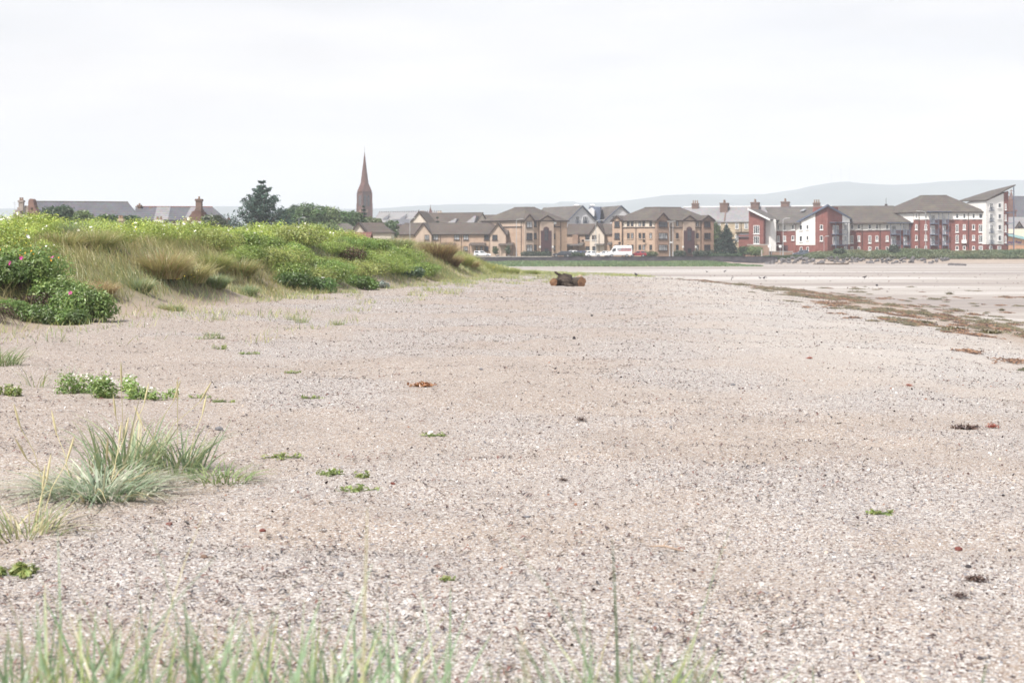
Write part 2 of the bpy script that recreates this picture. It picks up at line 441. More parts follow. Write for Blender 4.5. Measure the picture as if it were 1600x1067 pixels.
# ---------------------------------------------------------------- ground sheet
def ground():
    ys = [-300, -200, -120, -60, -30, -15, -7, -3, 0]
    y = 1.0
    while y < 330: ys.append(y); y *= 1.0125
    y = 330
    while y < 362: ys.append(y); y += 0.8
    while y < 6000: ys.append(y); y *= 1.06
    ys.append(6000)
    ys = np.array(ys)
    u = np.linspace(-1, 1, 361)
    sx = np.sign(u) * (0.45 * np.abs(u) + 0.55 * np.abs(u) ** 5)
    Wd = np.minimum(np.maximum(26.0, np.abs(ys) * 1.25 + 14), 5700)
    X = sx[None, :] * Wd[:, None]; Y = np.repeat(ys[:, None], len(u), 1)
    X[:, 0] = -5700; X[:, -1] = 5700
    Zz = H(X, Y)
    V = np.stack([X, Y, Zz], -1).reshape(-1, 3)
    r, c = Y.shape
    i = np.arange(r - 1)[:, None] * c + np.arange(c - 1)[None, :]
    Q = np.stack([i, i + 1, i + c + 1, i + c], -1).reshape(-1, 4)
    x, y = V[:, 0], V[:, 1]
    t = x - xs(y); s = xf(y) - x
    land = ss(2.5, -1.5, t + 2.0 * (fbm(x / 3, y / 5, 50) - 0.5))
    bare = ss(0.60, 0.30, fbm(x / 2.3, y / 2.3, 77, 4) + 0.30 * ss(-3.2, -0.2, s) * ss(118, 95, y) + 0.30 * ss(40, 20, y) * ss(0.5, -2.2, x + 0.17 * y))
    shell = land * np.clip(0.38 + 0.62 * bare, 0, 1) * (1 - ss(-1.4, 0.4, s) * ss(118, 95, y))
    wet = ss(0.5, 6, t) * ss(341, 330, y)
    grass = np.maximum(ss(0.2, 1.6, s) * ss(122, 100, y) * ss(20, 26, y), ss(342, 346, y))
    grass = np.maximum(grass, ss(-10, -14, x - xf(y)) * ss(115, 125, y))
    white = ss(-10, -4.5, t) * ss(1.0, -1.0, t) * ss(12, 22, y) * (.35 + .9 * fbm(x / 2.5, y / 5, 61))
    cols = np.stack([shell, wet, np.clip(grass, 0, 1), np.clip(white, 0, 1)], -1)
    k = NT('beach sand')
    at_ = k.n('ShaderNodeAttribute', attribute_name='tint'); zn = at_.outputs['Color']
    sp = k.n('ShaderNodeSeparateColor'); k.l(zn, sp.inputs[0])
    p = k.pos()
    n1 = k.noise(p, 0.35, 5); n2 = k.noise(p, 40, 3); n3 = k.noise(p, 3.0, 5)
    base = k.ramp(k.math('ADD', k.math('MULTIPLY', n1, 0.4), k.math('ADD', k.math('MULTIPLY', n2, 0.25), k.math('MULTIPLY', n3, 0.35))),
                  [(0.35, (0.245, 0.197, 0.158)), (0.65, (0.335, 0.277, 0.227))])
    # shell hash: every cell is a chip with its own colour
    def chips(scale, seed, stops, cover):
        v = k.voro(k.mapping(p, (1, 1, 1), (0, 0, seed)), scale)
        sc = k.n('ShaderNodeSeparateColor'); k.l(v.outputs['Color'], sc.inputs[0])
        c = k.ramp(sc.outputs[0], stops, 'CONSTANT')
        gate = k.math('LESS_THAN', sc.outputs[1], k.math('MULTIPLY', sp.outputs[0], cover))
        edge = k.math('LESS_THAN', v.outputs['Distance'], 0.55)
        return c, k.math('MULTIPLY', gate, edge), v.outputs['Distance']
    st = [(0.0, (0.40, 0.36, 0.33)), (0.20, (0.54, 0.52, 0.49)), (0.36, (0.26, 0.235, 0.22)), (0.50, (0.36, 0.325, 0.30)),
          (0.66, (0.15, 0.105, 0.09)), (0.75, (0.22, 0.22, 0.24)), (0.85, (0.07, 0.045, 0.04)), (0.91, (0.62, 0.60, 0.58))]
    c1, g1, d1 = chips(80, 0.3, st, 0.95)
    c2, g2, d2 = chips(45, 1.1, st, 0.45)
    c3, g3, d3 = chips(140, 2.2, st, 1.0)
    col = k.mix(g3, base, c3); col = k.mix(g1, col, c1); col = k.mix(g2, col, c2)
    # bleached shell bank along the seaward edge of the shingle
    col = k.mix(k.math('MULTIPLY', at_.outputs['Alpha'], 0.42), col, k.ramp(n2, [(0.3, (0.42, 0.40, 0.37)), (0.7, (0.62, 0.60, 0.57))]))
    # tidal flat: drying streaks that run along the shore
    pv = k.mapping(p, (0.012, 0.07, 1.0))
    f1 = k.noise(pv, 1.0, 6, 0.6); f2 = k.noise(k.mapping(p, (0.05, 0.35, 1)), 1.0, 5, 0.6)
    ff = k.math('ADD', k.math('MULTIPLY', f1, 0.7), k.math('MULTIPLY', f2, 0.3))
    flat = k.ramp(ff, [(0.36, (0.21, 0.19, 0.18)), (0.46, (0.29, 0.255, 0.23)), (0.54, (0.34, 0.31, 0.28)), (0.62, (0.50, 0.48, 0.46))])
    flat = k.mix(1.0, flat, k.ramp(k.noise(p, 9, 4), [(0.3, 0.86), (0.7, 1.08)]), 'MULTIPLY')
    col = k.mix(sp.outputs[1], col, flat)
    gr = k.ramp(k.noise(p, 1.4, 5), [(0.35, (0.12, 0.125, 0.055)), (0.65, (0.21, 0.19, 0.10))])
    col = k.mix(k.math('MULTIPLY', sp.outputs[2], 0.85), col, gr)
    hgt = k.math('ADD', k.math('MULTIPLY', k.math('MULTIPLY', d1, g1), -0.5), k.math('ADD', k.math('MULTIPLY', k.math('MULTIPLY', d2, g2), -1.0), k.math('MULTIPLY', n2, 0.35)))
    rough = k.math('SUBTRACT', 0.92, k.math('MULTIPLY', sp.outputs[1], 0.25))
    k.principled(col, rough, k.bump(hgt, 0.02, 0.7), 0.25)
    o = np_mesh('beach', V, Q, k.m, cols, sm=True)
    tag(o, 'pale shingle and shell beach running down to a sand flat', None, kind='structure')
ground()

# road and verge on top of the sea wall
b = MB()
b.face([(-180, 344.5, 0.712), (82, 344.5, 0.712), (82, 351.0, 0.712), (-180, 351.0, 0.712)])
tag(b.build('road', M['asphalt'], loc=(-50, 347, 0.7)), 'asphalt shore road behind the sea wall', kind='structure')
b = MB(); b.box(-180, 82, 351.0, 351.2, 0.55, 0.83); b.box(-180, 82, 351.2, 353.2, 0.5, 0.828)
tag(b.build('pavement', M['coping'], loc=(-50, 352, 0.7)), 'pale pavement with kerb along the shore road', kind='structure')

# ---------------------------------------------------------------- hills
def hills():
    prof = np.array([(-1800, 330), (-600, 322), (-100, 326), (150, 326), (330, 322.5), (380, 323), (470, 327), (590, 326.5), (640, 322.5), (700, 319.5), (780, 319), (868, 318.5),
                     (872, 315), (898, 315.5), (904, 318), (960, 316), (1000, 311), (1040, 305.5), (1100, 303.5), (1150, 304.5), (1195, 303.5), (1240, 297),
                     (1270, 290.5), (1300, 286), (1322, 284), (1350, 287), (1390, 289.2), (1430, 288), (1470, 284), (1530, 281.5), (1600, 282), (1750, 278), (2100, 300), (3600, 330)], float)
    u = np.linspace(-1500, 3100, 900)
    D = 4600.0
    v = np.interp(u, prof[:, 0], prof[:, 1]) - 0.8 * (fbm(u / 14, u * 0, 3) - 0.5)
    xc = (u - CX) * D / F; zc = EYE - (v - HZ) * D / F
    rows = []
    for y, k in ((1900, 0.0), (2050, 0.12), (2250, 0.36), (2450, 0.62), (2600, 0.84), (2750, 1.0), (2950, 0.9), (3200, 0.45), (3500, 0.0)):
        y = y * D / 2750.0; zz = zc * k + 0.4
        if 0 < k < 1: zz = zz * (1 + 0.16 * (fbm(xc / 260, np.full_like(xc, y / 260.0), 8) - 0.5))
        rows.append(np.stack([xc, np.full_like(xc, y), zz], -1))
    V = np.concatenate(rows); c = len(u)
    i = np.arange(len(rows) - 1)[:, None] * c + np.arange(c - 1)[None, :]
    Q = np.stack([i, i + 1, i + c + 1, i + c], -1).reshape(-1, 4)
    k = NT('moorland'); p = k.pos()
    col = k.ramp(k.noise(p, 0.0036, 6), [(0.35, (0.045, 0.07, 0.07)), (0.65, (0.09, 0.115, 0.11))])
    k.principled(col, 0.95, None, 0.1)
    o = np_mesh('hills', V, Q, k.m, sm=True)
    tag(o, 'long low hills fading into pale blue haze', kind='structure')
hills()
for u, h, l in ((1299, 22, 'faint mast on the hilltop, shortest of the three'), (1314, 34, 'faint mast on the hilltop, between the two others'), (1328, 30, 'faint mast at the very summit of the hill')):
    h *= 1.67; Y_ = 4592.0; x = UX(u, Y_); z0 = VZ(287 if u != 1328 else 284.5, Y_) - 3
    t = thing('radio_mast', l, 'mast', (x, Y_, z0), 'masts on the far hill')
    b = MB(); b.cyl((x, Y_, z0), (x, Y_, z0 + h), 0.8, 0.6, 6); b.build('mast_tower', M['galv'], t)
    b = MB(); b.box(x - 1.1, x + 1.1, Y_ - 1, Y_ + 1, z0 + h * 0.8, z0 + h * 0.9); b.build('aerial', M['galv'], t)

# ---------------------------------------------------------------- shell chips and pebbles lying on the beach
def palette(n, rng, dark=0.0):
    P_ = np.array([(0.60, 0.57, 0.53), (0.74, 0.73, 0.71), (0.44, 0.40, 0.36), (0.31, 0.28, 0.27), (0.15, 0.11, 0.095), (0.20, 0.195, 0.20),
                   (0.055, 0.035, 0.035), (0.30, 0.15, 0.10), (0.58, 0.47, 0.38), (0.09, 0.05, 0.045)])
    pr = np.array([0.14, 0.13, 0.13, 0.12, 0.13, 0.12, 0.10, 0.035, 0.06, 0.06])
    i = rng.choice(len(P_), n, p=pr / pr.sum())
    return P_[i] * 0.80 * (0.85 + 0.3 * rng.random((n, 1)))
def chip_mesh():
    rng = np.random.default_rng(5)
    parts = []
    for y0, y1, den in ((4.2, 8, 1400), (8, 13, 700), (13, 20, 340), (20, 32, 150), (32, 60, 65), (60, 112, 26)):
        half = 0.46 * y1 + 1.0
        n = int((y1 - y0) * 2 * half * den)
        parts.append(np.stack([rng.uniform(-half, half, n), rng.uniform(y0, y1, n)], -1))
    p = np.concatenate(parts); x, y = p[:, 0], p[:, 1]
    s = xf(y) - x; t = x - xs(y)
    clump = fbm(x / 2.3, y / 2.3, 77, 4)
    bare = ss(0.62, 0.34, clump + 0.30 * ss(-3.2, -0.2, s) * ss(118, 95, y) + 0.30 * ss(40, 20, y) * ss(0.5, -2.2, x + 0.17 * y))
    keep = rng.random(len(x)) < np.clip(0.34 + 0.6 * bare, 0, 1) * ss(1.0, -1.5, t) * (1 - 0.93 * ss(-1.2, 0.6, s) * ss(118, 95, y))
    x, y = x[keep], y[keep]; n = len(x)
    z = H(x, y)
    size = np.exp(rng.normal(np.log(0.0039), 0.45, n)) * (0.8 + y / 22.0)
    size = np.clip(size, 0.0025, 0.012 + y * 0.0004)
    asp = rng.uniform(0.45, 1.0, n); rot = rng.uniform(0, 2 * np.pi, n)
    tx, ty = rng.normal(0, 0.38, n), rng.normal(0, 0.38, n)
    k = 5
    ang = np.linspace(0, 2 * np.pi, k, endpoint=False)[None, :] + rng.uniform(-0.4, 0.4, (n, k))
    rad = size[:, None] * rng.uniform(0.65, 1.15, (n, k))
    lx, ly = np.cos(ang) * rad, np.sin(ang) * rad * asp[:, None]
    wx = lx * np.cos(rot)[:, None] - ly * np.sin(rot)[:, None]; wy = lx * np.sin(rot)[:, None] + ly * np.cos(rot)[:, None]
    wz = wx * tx[:, None] + wy * ty[:, None]
    lift = size * (0.25 + 0.35 * np.hypot(tx, ty))
    ring = np.stack([x[:, None] + wx, y[:, None] + wy, z[:, None] + lift[:, None] + wz], -1)
    top = np.stack([x, y, z + lift + size * rng.uniform(0.15, 0.7, n)], -1)
    V = np.concatenate([ring, top[:, None, :]], 1).reshape(-1, 3)
    b0 = (np.arange(n) * (k + 1))[:, None]
    a = np.arange(k)[None, :]
    T = np.stack([b0 + a, b0 + (a + 1) % k, np.repeat(b0 + k, k, 1)], -1).reshape(-1, 3)
    c = np.repeat(palette(n, rng), k + 1, 0)
    m = NT('shell chips')
    m.principled(m.n('ShaderNodeAttribute', attribute_name='tint').outputs['Color'], 0.7, None, 0.3)
    o = np_mesh('shell_shingle', V, T, m.m, c)
    tag(o, 'broken shells and small pebbles strewn over the sand', 'shingle', kind='stuff')
    # dark scraps of dried weed and twig between the shells
    n = 45000
    y = 4.5 * (100 / 4.5) ** rng.random(n); x = rng.uniform(-1, 1, n) * (0.45 * y + 0.5)
    g = fbm(x / 1.7 + 5, y / 0.8, 91, 3)
    left = ss(-1.0, -3.5, x + 0.16 * y)
    t_ = x - xs(y) + 1.6 * (fbm(y / 5, y * 0, 93) - .5)
    tide = np.maximum(np.exp(-((t_ + 4.2) / .7) ** 2), np.maximum(np.exp(-((t_ + 8.5) / .6) ** 2), .8 * np.exp(-((t_ + 12.5) / .8) ** 2)))
    keep = (rng.random(n) < ss(0.40, 0.80, g + 0.12 * left + .20 * tide)) & (x - xs(y) < 0) & (xf(y) - x < -0.4)
    x, y = x[keep], y[keep]; n = len(x)
    L = rng.uniform(0.006, 0.026, n) * (0.8 + y / 30); a = rng.uniform(0, np.pi, n); wd = L * rng.uniform(0.10, 0.35, n)
    z = H(x, y) + 0.006
    dx, dy = np.cos(a), np.sin(a)
    lv = []
    for q in (-1, 0, 1):
        bend = (1 - abs(q)) * L * 0.25
        cx, cy = x + dx * L * q - dy * bend, y + dy * L * q + dx * bend
        cz = z + (1 - abs(q)) * L * 0.35 + rng.uniform(0, 0.006, n)
        w_ = wd * (1.0 if q == 0 else 0.5)
        lv += [np.stack([cx - dy * w_, cy + dx * w_, cz + w_ * 0.5], -1), np.stack([cx + dy * w_, cy - dx * w_, cz], -1)]
    V = np.stack(lv, 1).reshape(-1, 3); b0 = np.arange(n)[:, None] * 6
    Q = np.concatenate([b0 + np.array([[0, 1, 3, 2]]), b0 + np.array([[2, 3, 5, 4]])])
    pal = np.array([(0.05, 0.03, 0.03), (0.09, 0.05, 0.04), (0.16, 0.07, 0.05), (0.035, 0.03, 0.03), (0.14, 0.11, 0.08)])
    c = np.repeat(pal[rng.integers(0, 5, n)], 6, 0)
    o = np_mesh('dried_seaweed_scraps', V, Q, M['weed'], c)
    tag(o, 'dark scraps of dried seaweed and twigs scattered among the shells', 'seaweed', kind='stuff')
chip_mesh()
# ---------------------------------------------------------------- tools for buildings
class Fac:
    """one facade in plan: p0 left end, p1 right end as seen from the beach"""
    def __init__(s, p0, p1):
        s.p0, s.p1 = Vector(p0), Vector(p1)
        d = s.p1 - s.p0; s.L = d.length; s.d = d / s.L
        n = Vector((s.d.y, -s.d.x))
        if n.dot(-s.p0) < 0: n = -n
        s.n = n
    def s_at(s, u):
        k = (u - CX) / F
        return (k * s.p0.y - s.p0.x) / (s.d.x - k * s.d.y)
    def pt(s, a, z, o=0.0):
        q = s.p0 + s.d * a + s.n * o
        return (q.x, q.y, z)
    def y_at(s, a): return s.p0.y + s.d.y * a
    def z_at(s, v, a): return VZ(v, s.y_at(a))
    def box(s, mb, a0, a1, z0, z1, o0, o1):
        mb.prism([s.pt(a0, z0, o0), s.pt(a1, z0, o0), s.pt(a1, z0, o1), s.pt(a0, z0, o1)],
                 [s.pt(a0, z1, o0), s.pt(a1, z1, o0), s.pt(a1, z1, o1), s.pt(a0, z1, o1)])
    def poly(s, mb, pts, o0, o1):
        mb.prism([s.pt(a, z, o0) for a, z in pts], [s.pt(a, z, o1) for a, z in pts])
    def px(s, u0, u1, v0, v1):
        a0, a1 = s.s_at(u0), s.s_at(u1); y = s.y_at((a0 + a1) / 2)
        return a0, a1, VZ(v1, y), VZ(v0, y)
    def pbox(s, mb, u0, u1, v0, v1, o0, o1):
        a0, a1, z0, z1 = s.px(u0, u1, v0, v1); s.box(mb, a0, a1, z0, z1, o0, o1)
    def ppoly(s, mb, uv, o0, o1):
        s.poly(mb, [(s.s_at(u), s.z_at(v, s.s_at(u))) for u, v in uv], o0, o1)

def window(fac, parent, u0, u1, v0, v1, frame='white_trim', pane='pane', bars=1, sill='white_trim', rail=False, off=0.0, name='window'):
    """pane + frame + sill; off = how far the wall here stands out from the facade line"""
    a0, a1, z0, z1 = fac.px(u0, u1, v0, v1)
    m = MB(); fac.box(m, a0 + .03, a1 - .03, z0 + .03, z1 - .03, off + .02, off + .05)
    w_ = m.build(name, M[pane], parent)
    m = MB(); t = 0.11
    fac.box(m, a0, a0 + t, z0, z1, off - .02, off + .11); fac.box(m, a1 - t, a1, z0, z1, off - .02, off + .11)
    fac.box(m, a0 + t, a1 - t, z1 - t, z1, off - .02, off + .108); fac.box(m, a0 + t, a1 - t, z0, z0 + t, off - .02, off + .108)
    for i in range(bars):
        c = a0 + (a1 - a0) * (i + 1) / (bars + 1); fac.box(m, c - .045, c + .045, z0 + t, z1 - t, off - .01, off + .10)
    if rail: fac.box(m, a0 + t, a1 - t, z0 + (z1 - z0) * .62, z0 + (z1 - z0) * .62 + .08, off - .01, off + .095)
    m.build('frame', M[frame], w_)
    if sill:
        m = MB(); fac.box(m, a0 - .12, a1 + .12, z0 - .16, z0 - .003, off - .02, off + .17); m.build('sill', M[sill], w_)
    return w_

def _off(pts, o):
    """offset a plan polyline by o along its left-to-right normal pointing away from the beach"""
    n = len(pts); out = []
    P_ = [Vector(p) for p in pts]
    seg = [(P_[i + 1] - P_[i]).normalized() for i in range(n - 1)]
    nm = [Vector((-d.y, d.x)) for d in seg]
    for i in range(n):
        if i == 0: m = nm[0]
        elif i == n - 1: m = nm[-1]
        else:
            b = (nm[i - 1] + nm[i]).normalized(); m = b / max(0.3, b.dot(nm[i]))
        out.append(P_[i] + m * o)
    return out

def bent_walls(mb, front, W, z0, ze, zr=None, gl=False, gr=False):
    back = _off(front, W); fr = [Vector(p) for p in front]
    ring = fr + back[::-1]
    n = len(ring)
    for i in range(n):
        j = (i + 1) % n
        p, q = ring[i], ring[j]
        pts = [(p.x, p.y, z0), (q.x, q.y, z0), (q.x, q.y, ze)]
        isr, isl = (i == len(fr) - 1), (i == n - 1)
        if (isr and gr) or (isl and gl):
            m = (p + q) / 2; pts.append((m.x, m.y, zr))
        pts.append((p.x, p.y, ze)); mb.face(pts)

def bent_roof(mb, front, W, ze, zr, over=0.45, L='hip', R='hip', th=0.22, inset=None):
    sl = (zr - ze) / (W / 2); inset = W / 2 if inset is None else inset
    f, bk, rd = _off(front, -over), _off(front, W + over), _off(front, W / 2)
    dl = (rd[1] - rd[0]).normalized(); dr = (rd[-1] - rd[-2]).normalized()
    f[0] = f[0] - dl * over; bk[0] = bk[0] - dl * over; f[-1] = f[-1] + dr * over; bk[-1] = bk[-1] + dr * over
    rd[0] = rd[0] + dl * (inset if L == 'hip' else -over); rd[-1] = rd[-1] - dr * (inset if R == 'hip' else -over)
    zo = ze - sl * over * 0.8
    n = len(f); base = len(mb.v)
    def push(z):
        mb.v.extend([(p.x, p.y, zo + z) for p in f]); mb.v.extend([(p.x, p.y, zr + z) for p in rd]); mb.v.extend([(p.x, p.y, zo + z) for p in bk])
    push(th); push(0.0)
    Fi, Ri, Bi = (lambda i, k=0: base + k * 3 * n + i), (lambda i, k=0: base + k * 3 * n + n + i), (lambda i, k=0: base + k * 3 * n + 2 * n + i)
    for k in (0, 1):
        for i in range(n - 1):
            mb.f.append((Fi(i, k), Fi(i + 1, k), Ri(i + 1, k), Ri(i, k)))
            mb.f.append((Ri(i, k), Ri(i + 1, k), Bi(i + 1, k), Bi(i, k)))
        if L == 'hip': mb.f.append((Fi(0, k), Ri(0, k), Bi(0, k)))
        if R == 'hip': mb.f.append((Fi(n - 1, k), Ri(n - 1, k), Bi(n - 1, k)))
    loop = [Fi(i) for i in range(n)] + ([Ri(n - 1)] if R != 'hip' else []) + [Bi(i) for i in range(n - 1, -1, -1)] + ([Ri(0)] if L != 'hip' else [])
    for a, b in zip(loop, loop[1:] + loop[:1]): mb.f.append((a, b, b + 3 * n, a + 3 * n))

def ridge_caps(mb, front, W, zr, L='hip', R='hip', inset=None):
    inset = W / 2 if inset is None else inset
    rd = _off(front, W / 2)
    dl = (rd[1] - rd[0]).normalized(); dr = (rd[-1] - rd[-2]).normalized()
    rd[0] = rd[0] + dl * (inset if L == 'hip' else -.4); rd[-1] = rd[-1] - dr * (inset if R == 'hip' else -.4)
    for p, q in zip(rd[:-1], rd[1:]): mb.cyl((p.x, p.y, zr + .2), (q.x, q.y, zr + .2), 0.14, None, 6)

def gutter(mb, front, z, over=0.45):
    f = _off(front, -over - 0.06)
    for p, q in zip(f[:-1], f[1:]): mb.cyl((p.x, p.y, z), (q.x, q.y, z), 0.09, None, 6)

def gablet(fac, parent, u0, u1, v_eave, v_apex, out, wall, roof, z0=0.5, back=3.2, ov=0.35, th=0.24, name='gable', o_in=-0.4):
    """a projecting gable: its wall as one part, its little pitched roof as another"""
    a0, a1 = fac.s_at(u0), fac.s_at(u1); am = (a0 + a1) / 2
    ze, za = fac.z_at(v_eave, am), fac.z_at(v_apex, am)
    m = MB(); fac.poly(m, [(a0, z0), (a1, z0), (a1, ze), (am, za), (a0, ze)], o_in, out)
    g = m.build(name, M[wall], parent)
    sl = (za - ze) / ((a1 - a0) / 2)
    e0, e1, zo = a0 - ov, a1 + ov, ze - sl * ov
    m = MB(); fac.poly(m, [(e0, zo + .02), (am, za + .02), (e1, zo + .02), (e1, zo + th), (am, za + th + .05), (e0, zo + th)], -back, out + 0.3)
    r = m.build('gable_roof', M[roof], parent)
    m = MB(); fac.poly(m, [(e0 - .04, zo - .14), (am, za - .14), (e1 + .04, zo - .14), (e1 + .04, zo + th + .03), (am, za + th + .08), (e0 - .04, zo + th + .03)], out + 0.3, out + 0.36)
    m.build('bargeboard', M['dark_trim'], r)
    return g

def chimney(parent, x, y, z0, z1, wx, wy, pots=3, mat_='chim', rot=0.0, name='chimney', pot_h=0.7):
    m = MB(); c, s = math.cos(rot), math.sin(rot)
    def bx(hx, hy, a, b):
        q = [(x + c * px - s * py, y + s * px + c * py) for px, py in ((-hx, -hy), (hx, -hy), (hx, hy), (-hx, hy))]
        m.prism([(*p, a) for p in q], [(*p, b) for p in q])
    bx(wx / 2, wy / 2, z0, z1 - .35); bx(wx / 2 + .12, wy / 2 + .12, z1 - .35, z1)
    ch = m.build(name, M[mat_], parent)
    for i in range(pots):
        t = (i + .5) / pots - .5
        px, py = (t * wx * .92, 0) if wx >= wy else (0, t * wy * .92)
        p = MB(); X_, Y_ = x + c * px - s * py, y + s * px + c * py
        p.cyl((X_, Y_, z1), (X_, Y_, z1 + pot_h), .2, .16, 8); p.build('chimney_pot', M['pot'], ch)
    return ch

def skylight(fac, parent, u0, u1, v0, v1, o):
    m = MB(); fac.pbox(m, u0, u1, v0, v1, o, o + .08); return m.build('skylight', M['curtain'], parent)

G0 = 0.55     # walls start a little under the town's ground level

# ---------------------------------------------------------------- the two corner blocks of flats
def corner_block(label, A, B, C, v_eave, v_ridge, W=10.5):
    root = thing('apartment_block', label, 'flats', (B[0], B[1], 0.7))
    ze, zr = VZ(v_eave, B[1]), VZ(v_ridge, B[1] + 4)
    m = MB(); bent_walls(m, [A, B, C], W, G0, ze); m.build('wall', M['pink_brick'], root)
    m = MB(); bent_roof(m, [A, B, C], W, ze, zr, inset=W * .62); r = m.build('roof', M['tile_mossy'], root)
    m = MB(); ridge_caps(m, [A, B, C], W, zr, inset=W * .62); m.build('ridge_tiles', M['tile_brown'], r)
    m = MB(); gutter(m, [A, B, C], ze - .02); m.build('gutter', M['dark_trim'], r)
    return root, Fac(A, B), Fac(B, C), ze, zr

def entrance(fac, root, u0, u1, v_eave, v_apex, au0, au1, v_top, v_spring, out, d=10):
    gablet(fac, root, u0, u1, v_eave, v_apex, out, 'buff', 'tile_brown', name='entrance_gable')
    a0, a1 = fac.s_at(au0), fac.s_at(au1); am = (a0 + a1) / 2; r = (a1 - a0) / 2
    zs, zt = fac.z_at(v_spring, am), fac.z_at(v_top, am)
    half = r * .52
    m = MB(); fac.box(m, a0, a1, G0, zs, out - .2, out + .06)
    pts = [(am - half, zs)] + [(am - half * math.cos(t * math.pi / 12), zs + (zt - zs) * (0.35 + .65 * math.sin(t * math.pi / 12))) for t in range(0, 13)] + [(am + half, zs)]
    fac.poly(m, pts, out - .2, out + .06)
    m.build('entrance_panel', M['plum'], root)
    m = MB(); fac.box(m, am - .62, am + .62, 0.72, 3.0, out + .02, out + .12); dr = m.build('door', M['dark_trim'], root)
    m = MB(); fac.box(m, am - .45, am + .45, 1.7, 2.8, out + .121, out + .14); m.build('pane', M['pane'], dr)
    m = MB(); fac.box(m, am - .5, am + .5, zs - 2.6, zs + .3, out + .061, out + .10); st = m.build('stair_window', M['pane'], root)
    m = MB()
    for i in range(4): fac.box(m, am - .5, am + .5, zs - 2.6 + i * .8, zs - 2.5 + i * .8, out + .1, out + .13)
    fac.box(m, am - .04, am + .04, zs - 2.6, zs + .3, out + .1, out + .125); m.build('frame', M['plum'], st)
    for q in (-1, 1):
        m = MB(); fac.box(m, am + q * (r + .28) - .2, am + q * (r + .28) + .2, 3.0, 3.5, out, out + .2); m.build('wall_lamp', M['lens'], root)

# right-hand block
A, B, C = U(957, 366), U(1031, 358), U(1114.5, 364)
b2, fl, fr, ze, zr = corner_block('three storey tan brick flats behind the white van, bay of windows at its corner', A, B, C, 344.5, 325)
m = MB(); fl.box(m, 0.02, fl.L - .05, fl.z_at(355.5, 8), ze - .03, .0, .05); m.build('upper_render', M['cream'], b2)
m = MB(); fr.box(m, 0.05, fr.L - .05, fr.z_at(355.5, 8), ze - .03, .0, .05); m.build('upper_render', M['buff'], b2)
m = MB(); fl.pbox(m, 958, 1030, 355, 356.4, .05, .14); fr.pbox(m, 1031.5, 1114, 355, 356.4, .05, .14); m.build('string_course', M['dark_trim'], b2)
gablet(fl, b2, 958.5, 973, 344.5, 338.5, .55, 'pink_brick', 'tile_brown', name='bay')
gablet(fr, b2, 1024.5, 1044, 344.5, 334, .55, 'brown_brick', 'tile_brown', name='bay')
gablet(fr, b2, 1096, 1113.5, 344.5, 338, .55, 'brown_brick', 'tile_brown', name='bay')
entrance(fr, b2, 1066.5, 1085, 344.5, 338, 1067, 1084, 354.5, 360.5, .45)
ROWS = ((346.3, 354.2), (364.2, 372.8), (382.5, 391))
for i, (v0, v1) in enumerate(ROWS):
    for j, (u0, u1) in enumerate(((980, 984), (986, 990), (998, 1002), (1004, 1008), (1015, 1019))):
        window(fl, b2, u0, u1, v0, v1, 'dark_trim', 'curtain' if (i + j) % 3 == 2 else 'pane', 0, 'buff', True, .05 if i == 0 else 0)
    window(fl, b2, 962, 970, v0, v1 + .8, 'dark_trim', 'pane', 1, 'dark_trim', True, .55)
    window(fr, b2, 1027.5, 1041, v0, v1 + .8, 'dark_trim', ('pane', 'curtain', 'curtain')[i], 3, 'dark_trim', True, .55)
    window(fr, b2, 1056, 1060, v0, v1, 'dark_trim', 'curtain' if i == 0 else 'pane', 0, 'buff', True, .05 if i == 0 else 0)
    window(fr, b2, 1087.5, 1091.5, v0, v1, 'dark_trim', 'curtain' if i != 1 else 'pane', 0, 'buff', True, .05 if i == 0 else 0)
    window(fr, b2, 1098.5, 1108, v0, v1 + .8, 'dark_trim', 'pane', 2, 'dark_trim', True, .55)
for f_, u_ in ((fl, 994), (fl, 973.6), (fr, 1048), (fr, 1094.5)):
    m = MB(); s_ = f_.s_at(u_); m.cyl(f_.pt(s_, G0, .16), f_.pt(s_, ze, .16), .07, None, 6); m.build('drainpipe', M['dark_trim'], b2)
for f_, u_, v_ in ((fl, 1008.5, 377), (fl, 970.5, 380)):
    s_ = f_.s_at(u_); z_ = f_.z_at(v_, s_)
    m = MB(); m.cyl(f_.pt(s_, z_, .75), f_.pt(s_ - .06, z_ + .05, .62), .36, .30, 10); d_ = m.build('satellite_dish', M['dark_trim'], b2)
    m = MB(); m.cyl(f_.pt(s_, z_, .02), f_.pt(s_, z_, .62), .04, None, 5); m.build('bracket', M['dark_trim'], d_)
for u0, u1, v0 in ((1055, 1057.5, 337.5), (1057.8, 1060, 338), (1081, 1084, 338)):
    a_ = fr.s_at(u0); z_ = fr.z_at(v0, a_)
    m = MB(); m.prism([fr.pt(a_, z_ - .3, -2.2), fr.pt(a_ + .6, z_ - .3, -2.2), fr.pt(a_ + .6, z_ + .25, -3.0), fr.pt(a_, z_ + .25, -3.0)],
                      [fr.pt(a_, z_ - .1, -2.15), fr.pt(a_ + .6, z_ - .1, -2.15), fr.pt(a_ + .6, z_ + .45, -2.95), fr.pt(a_, z_ + .45, -2.95)])
    m.build('roof_vent', M['white_trim'], b2)

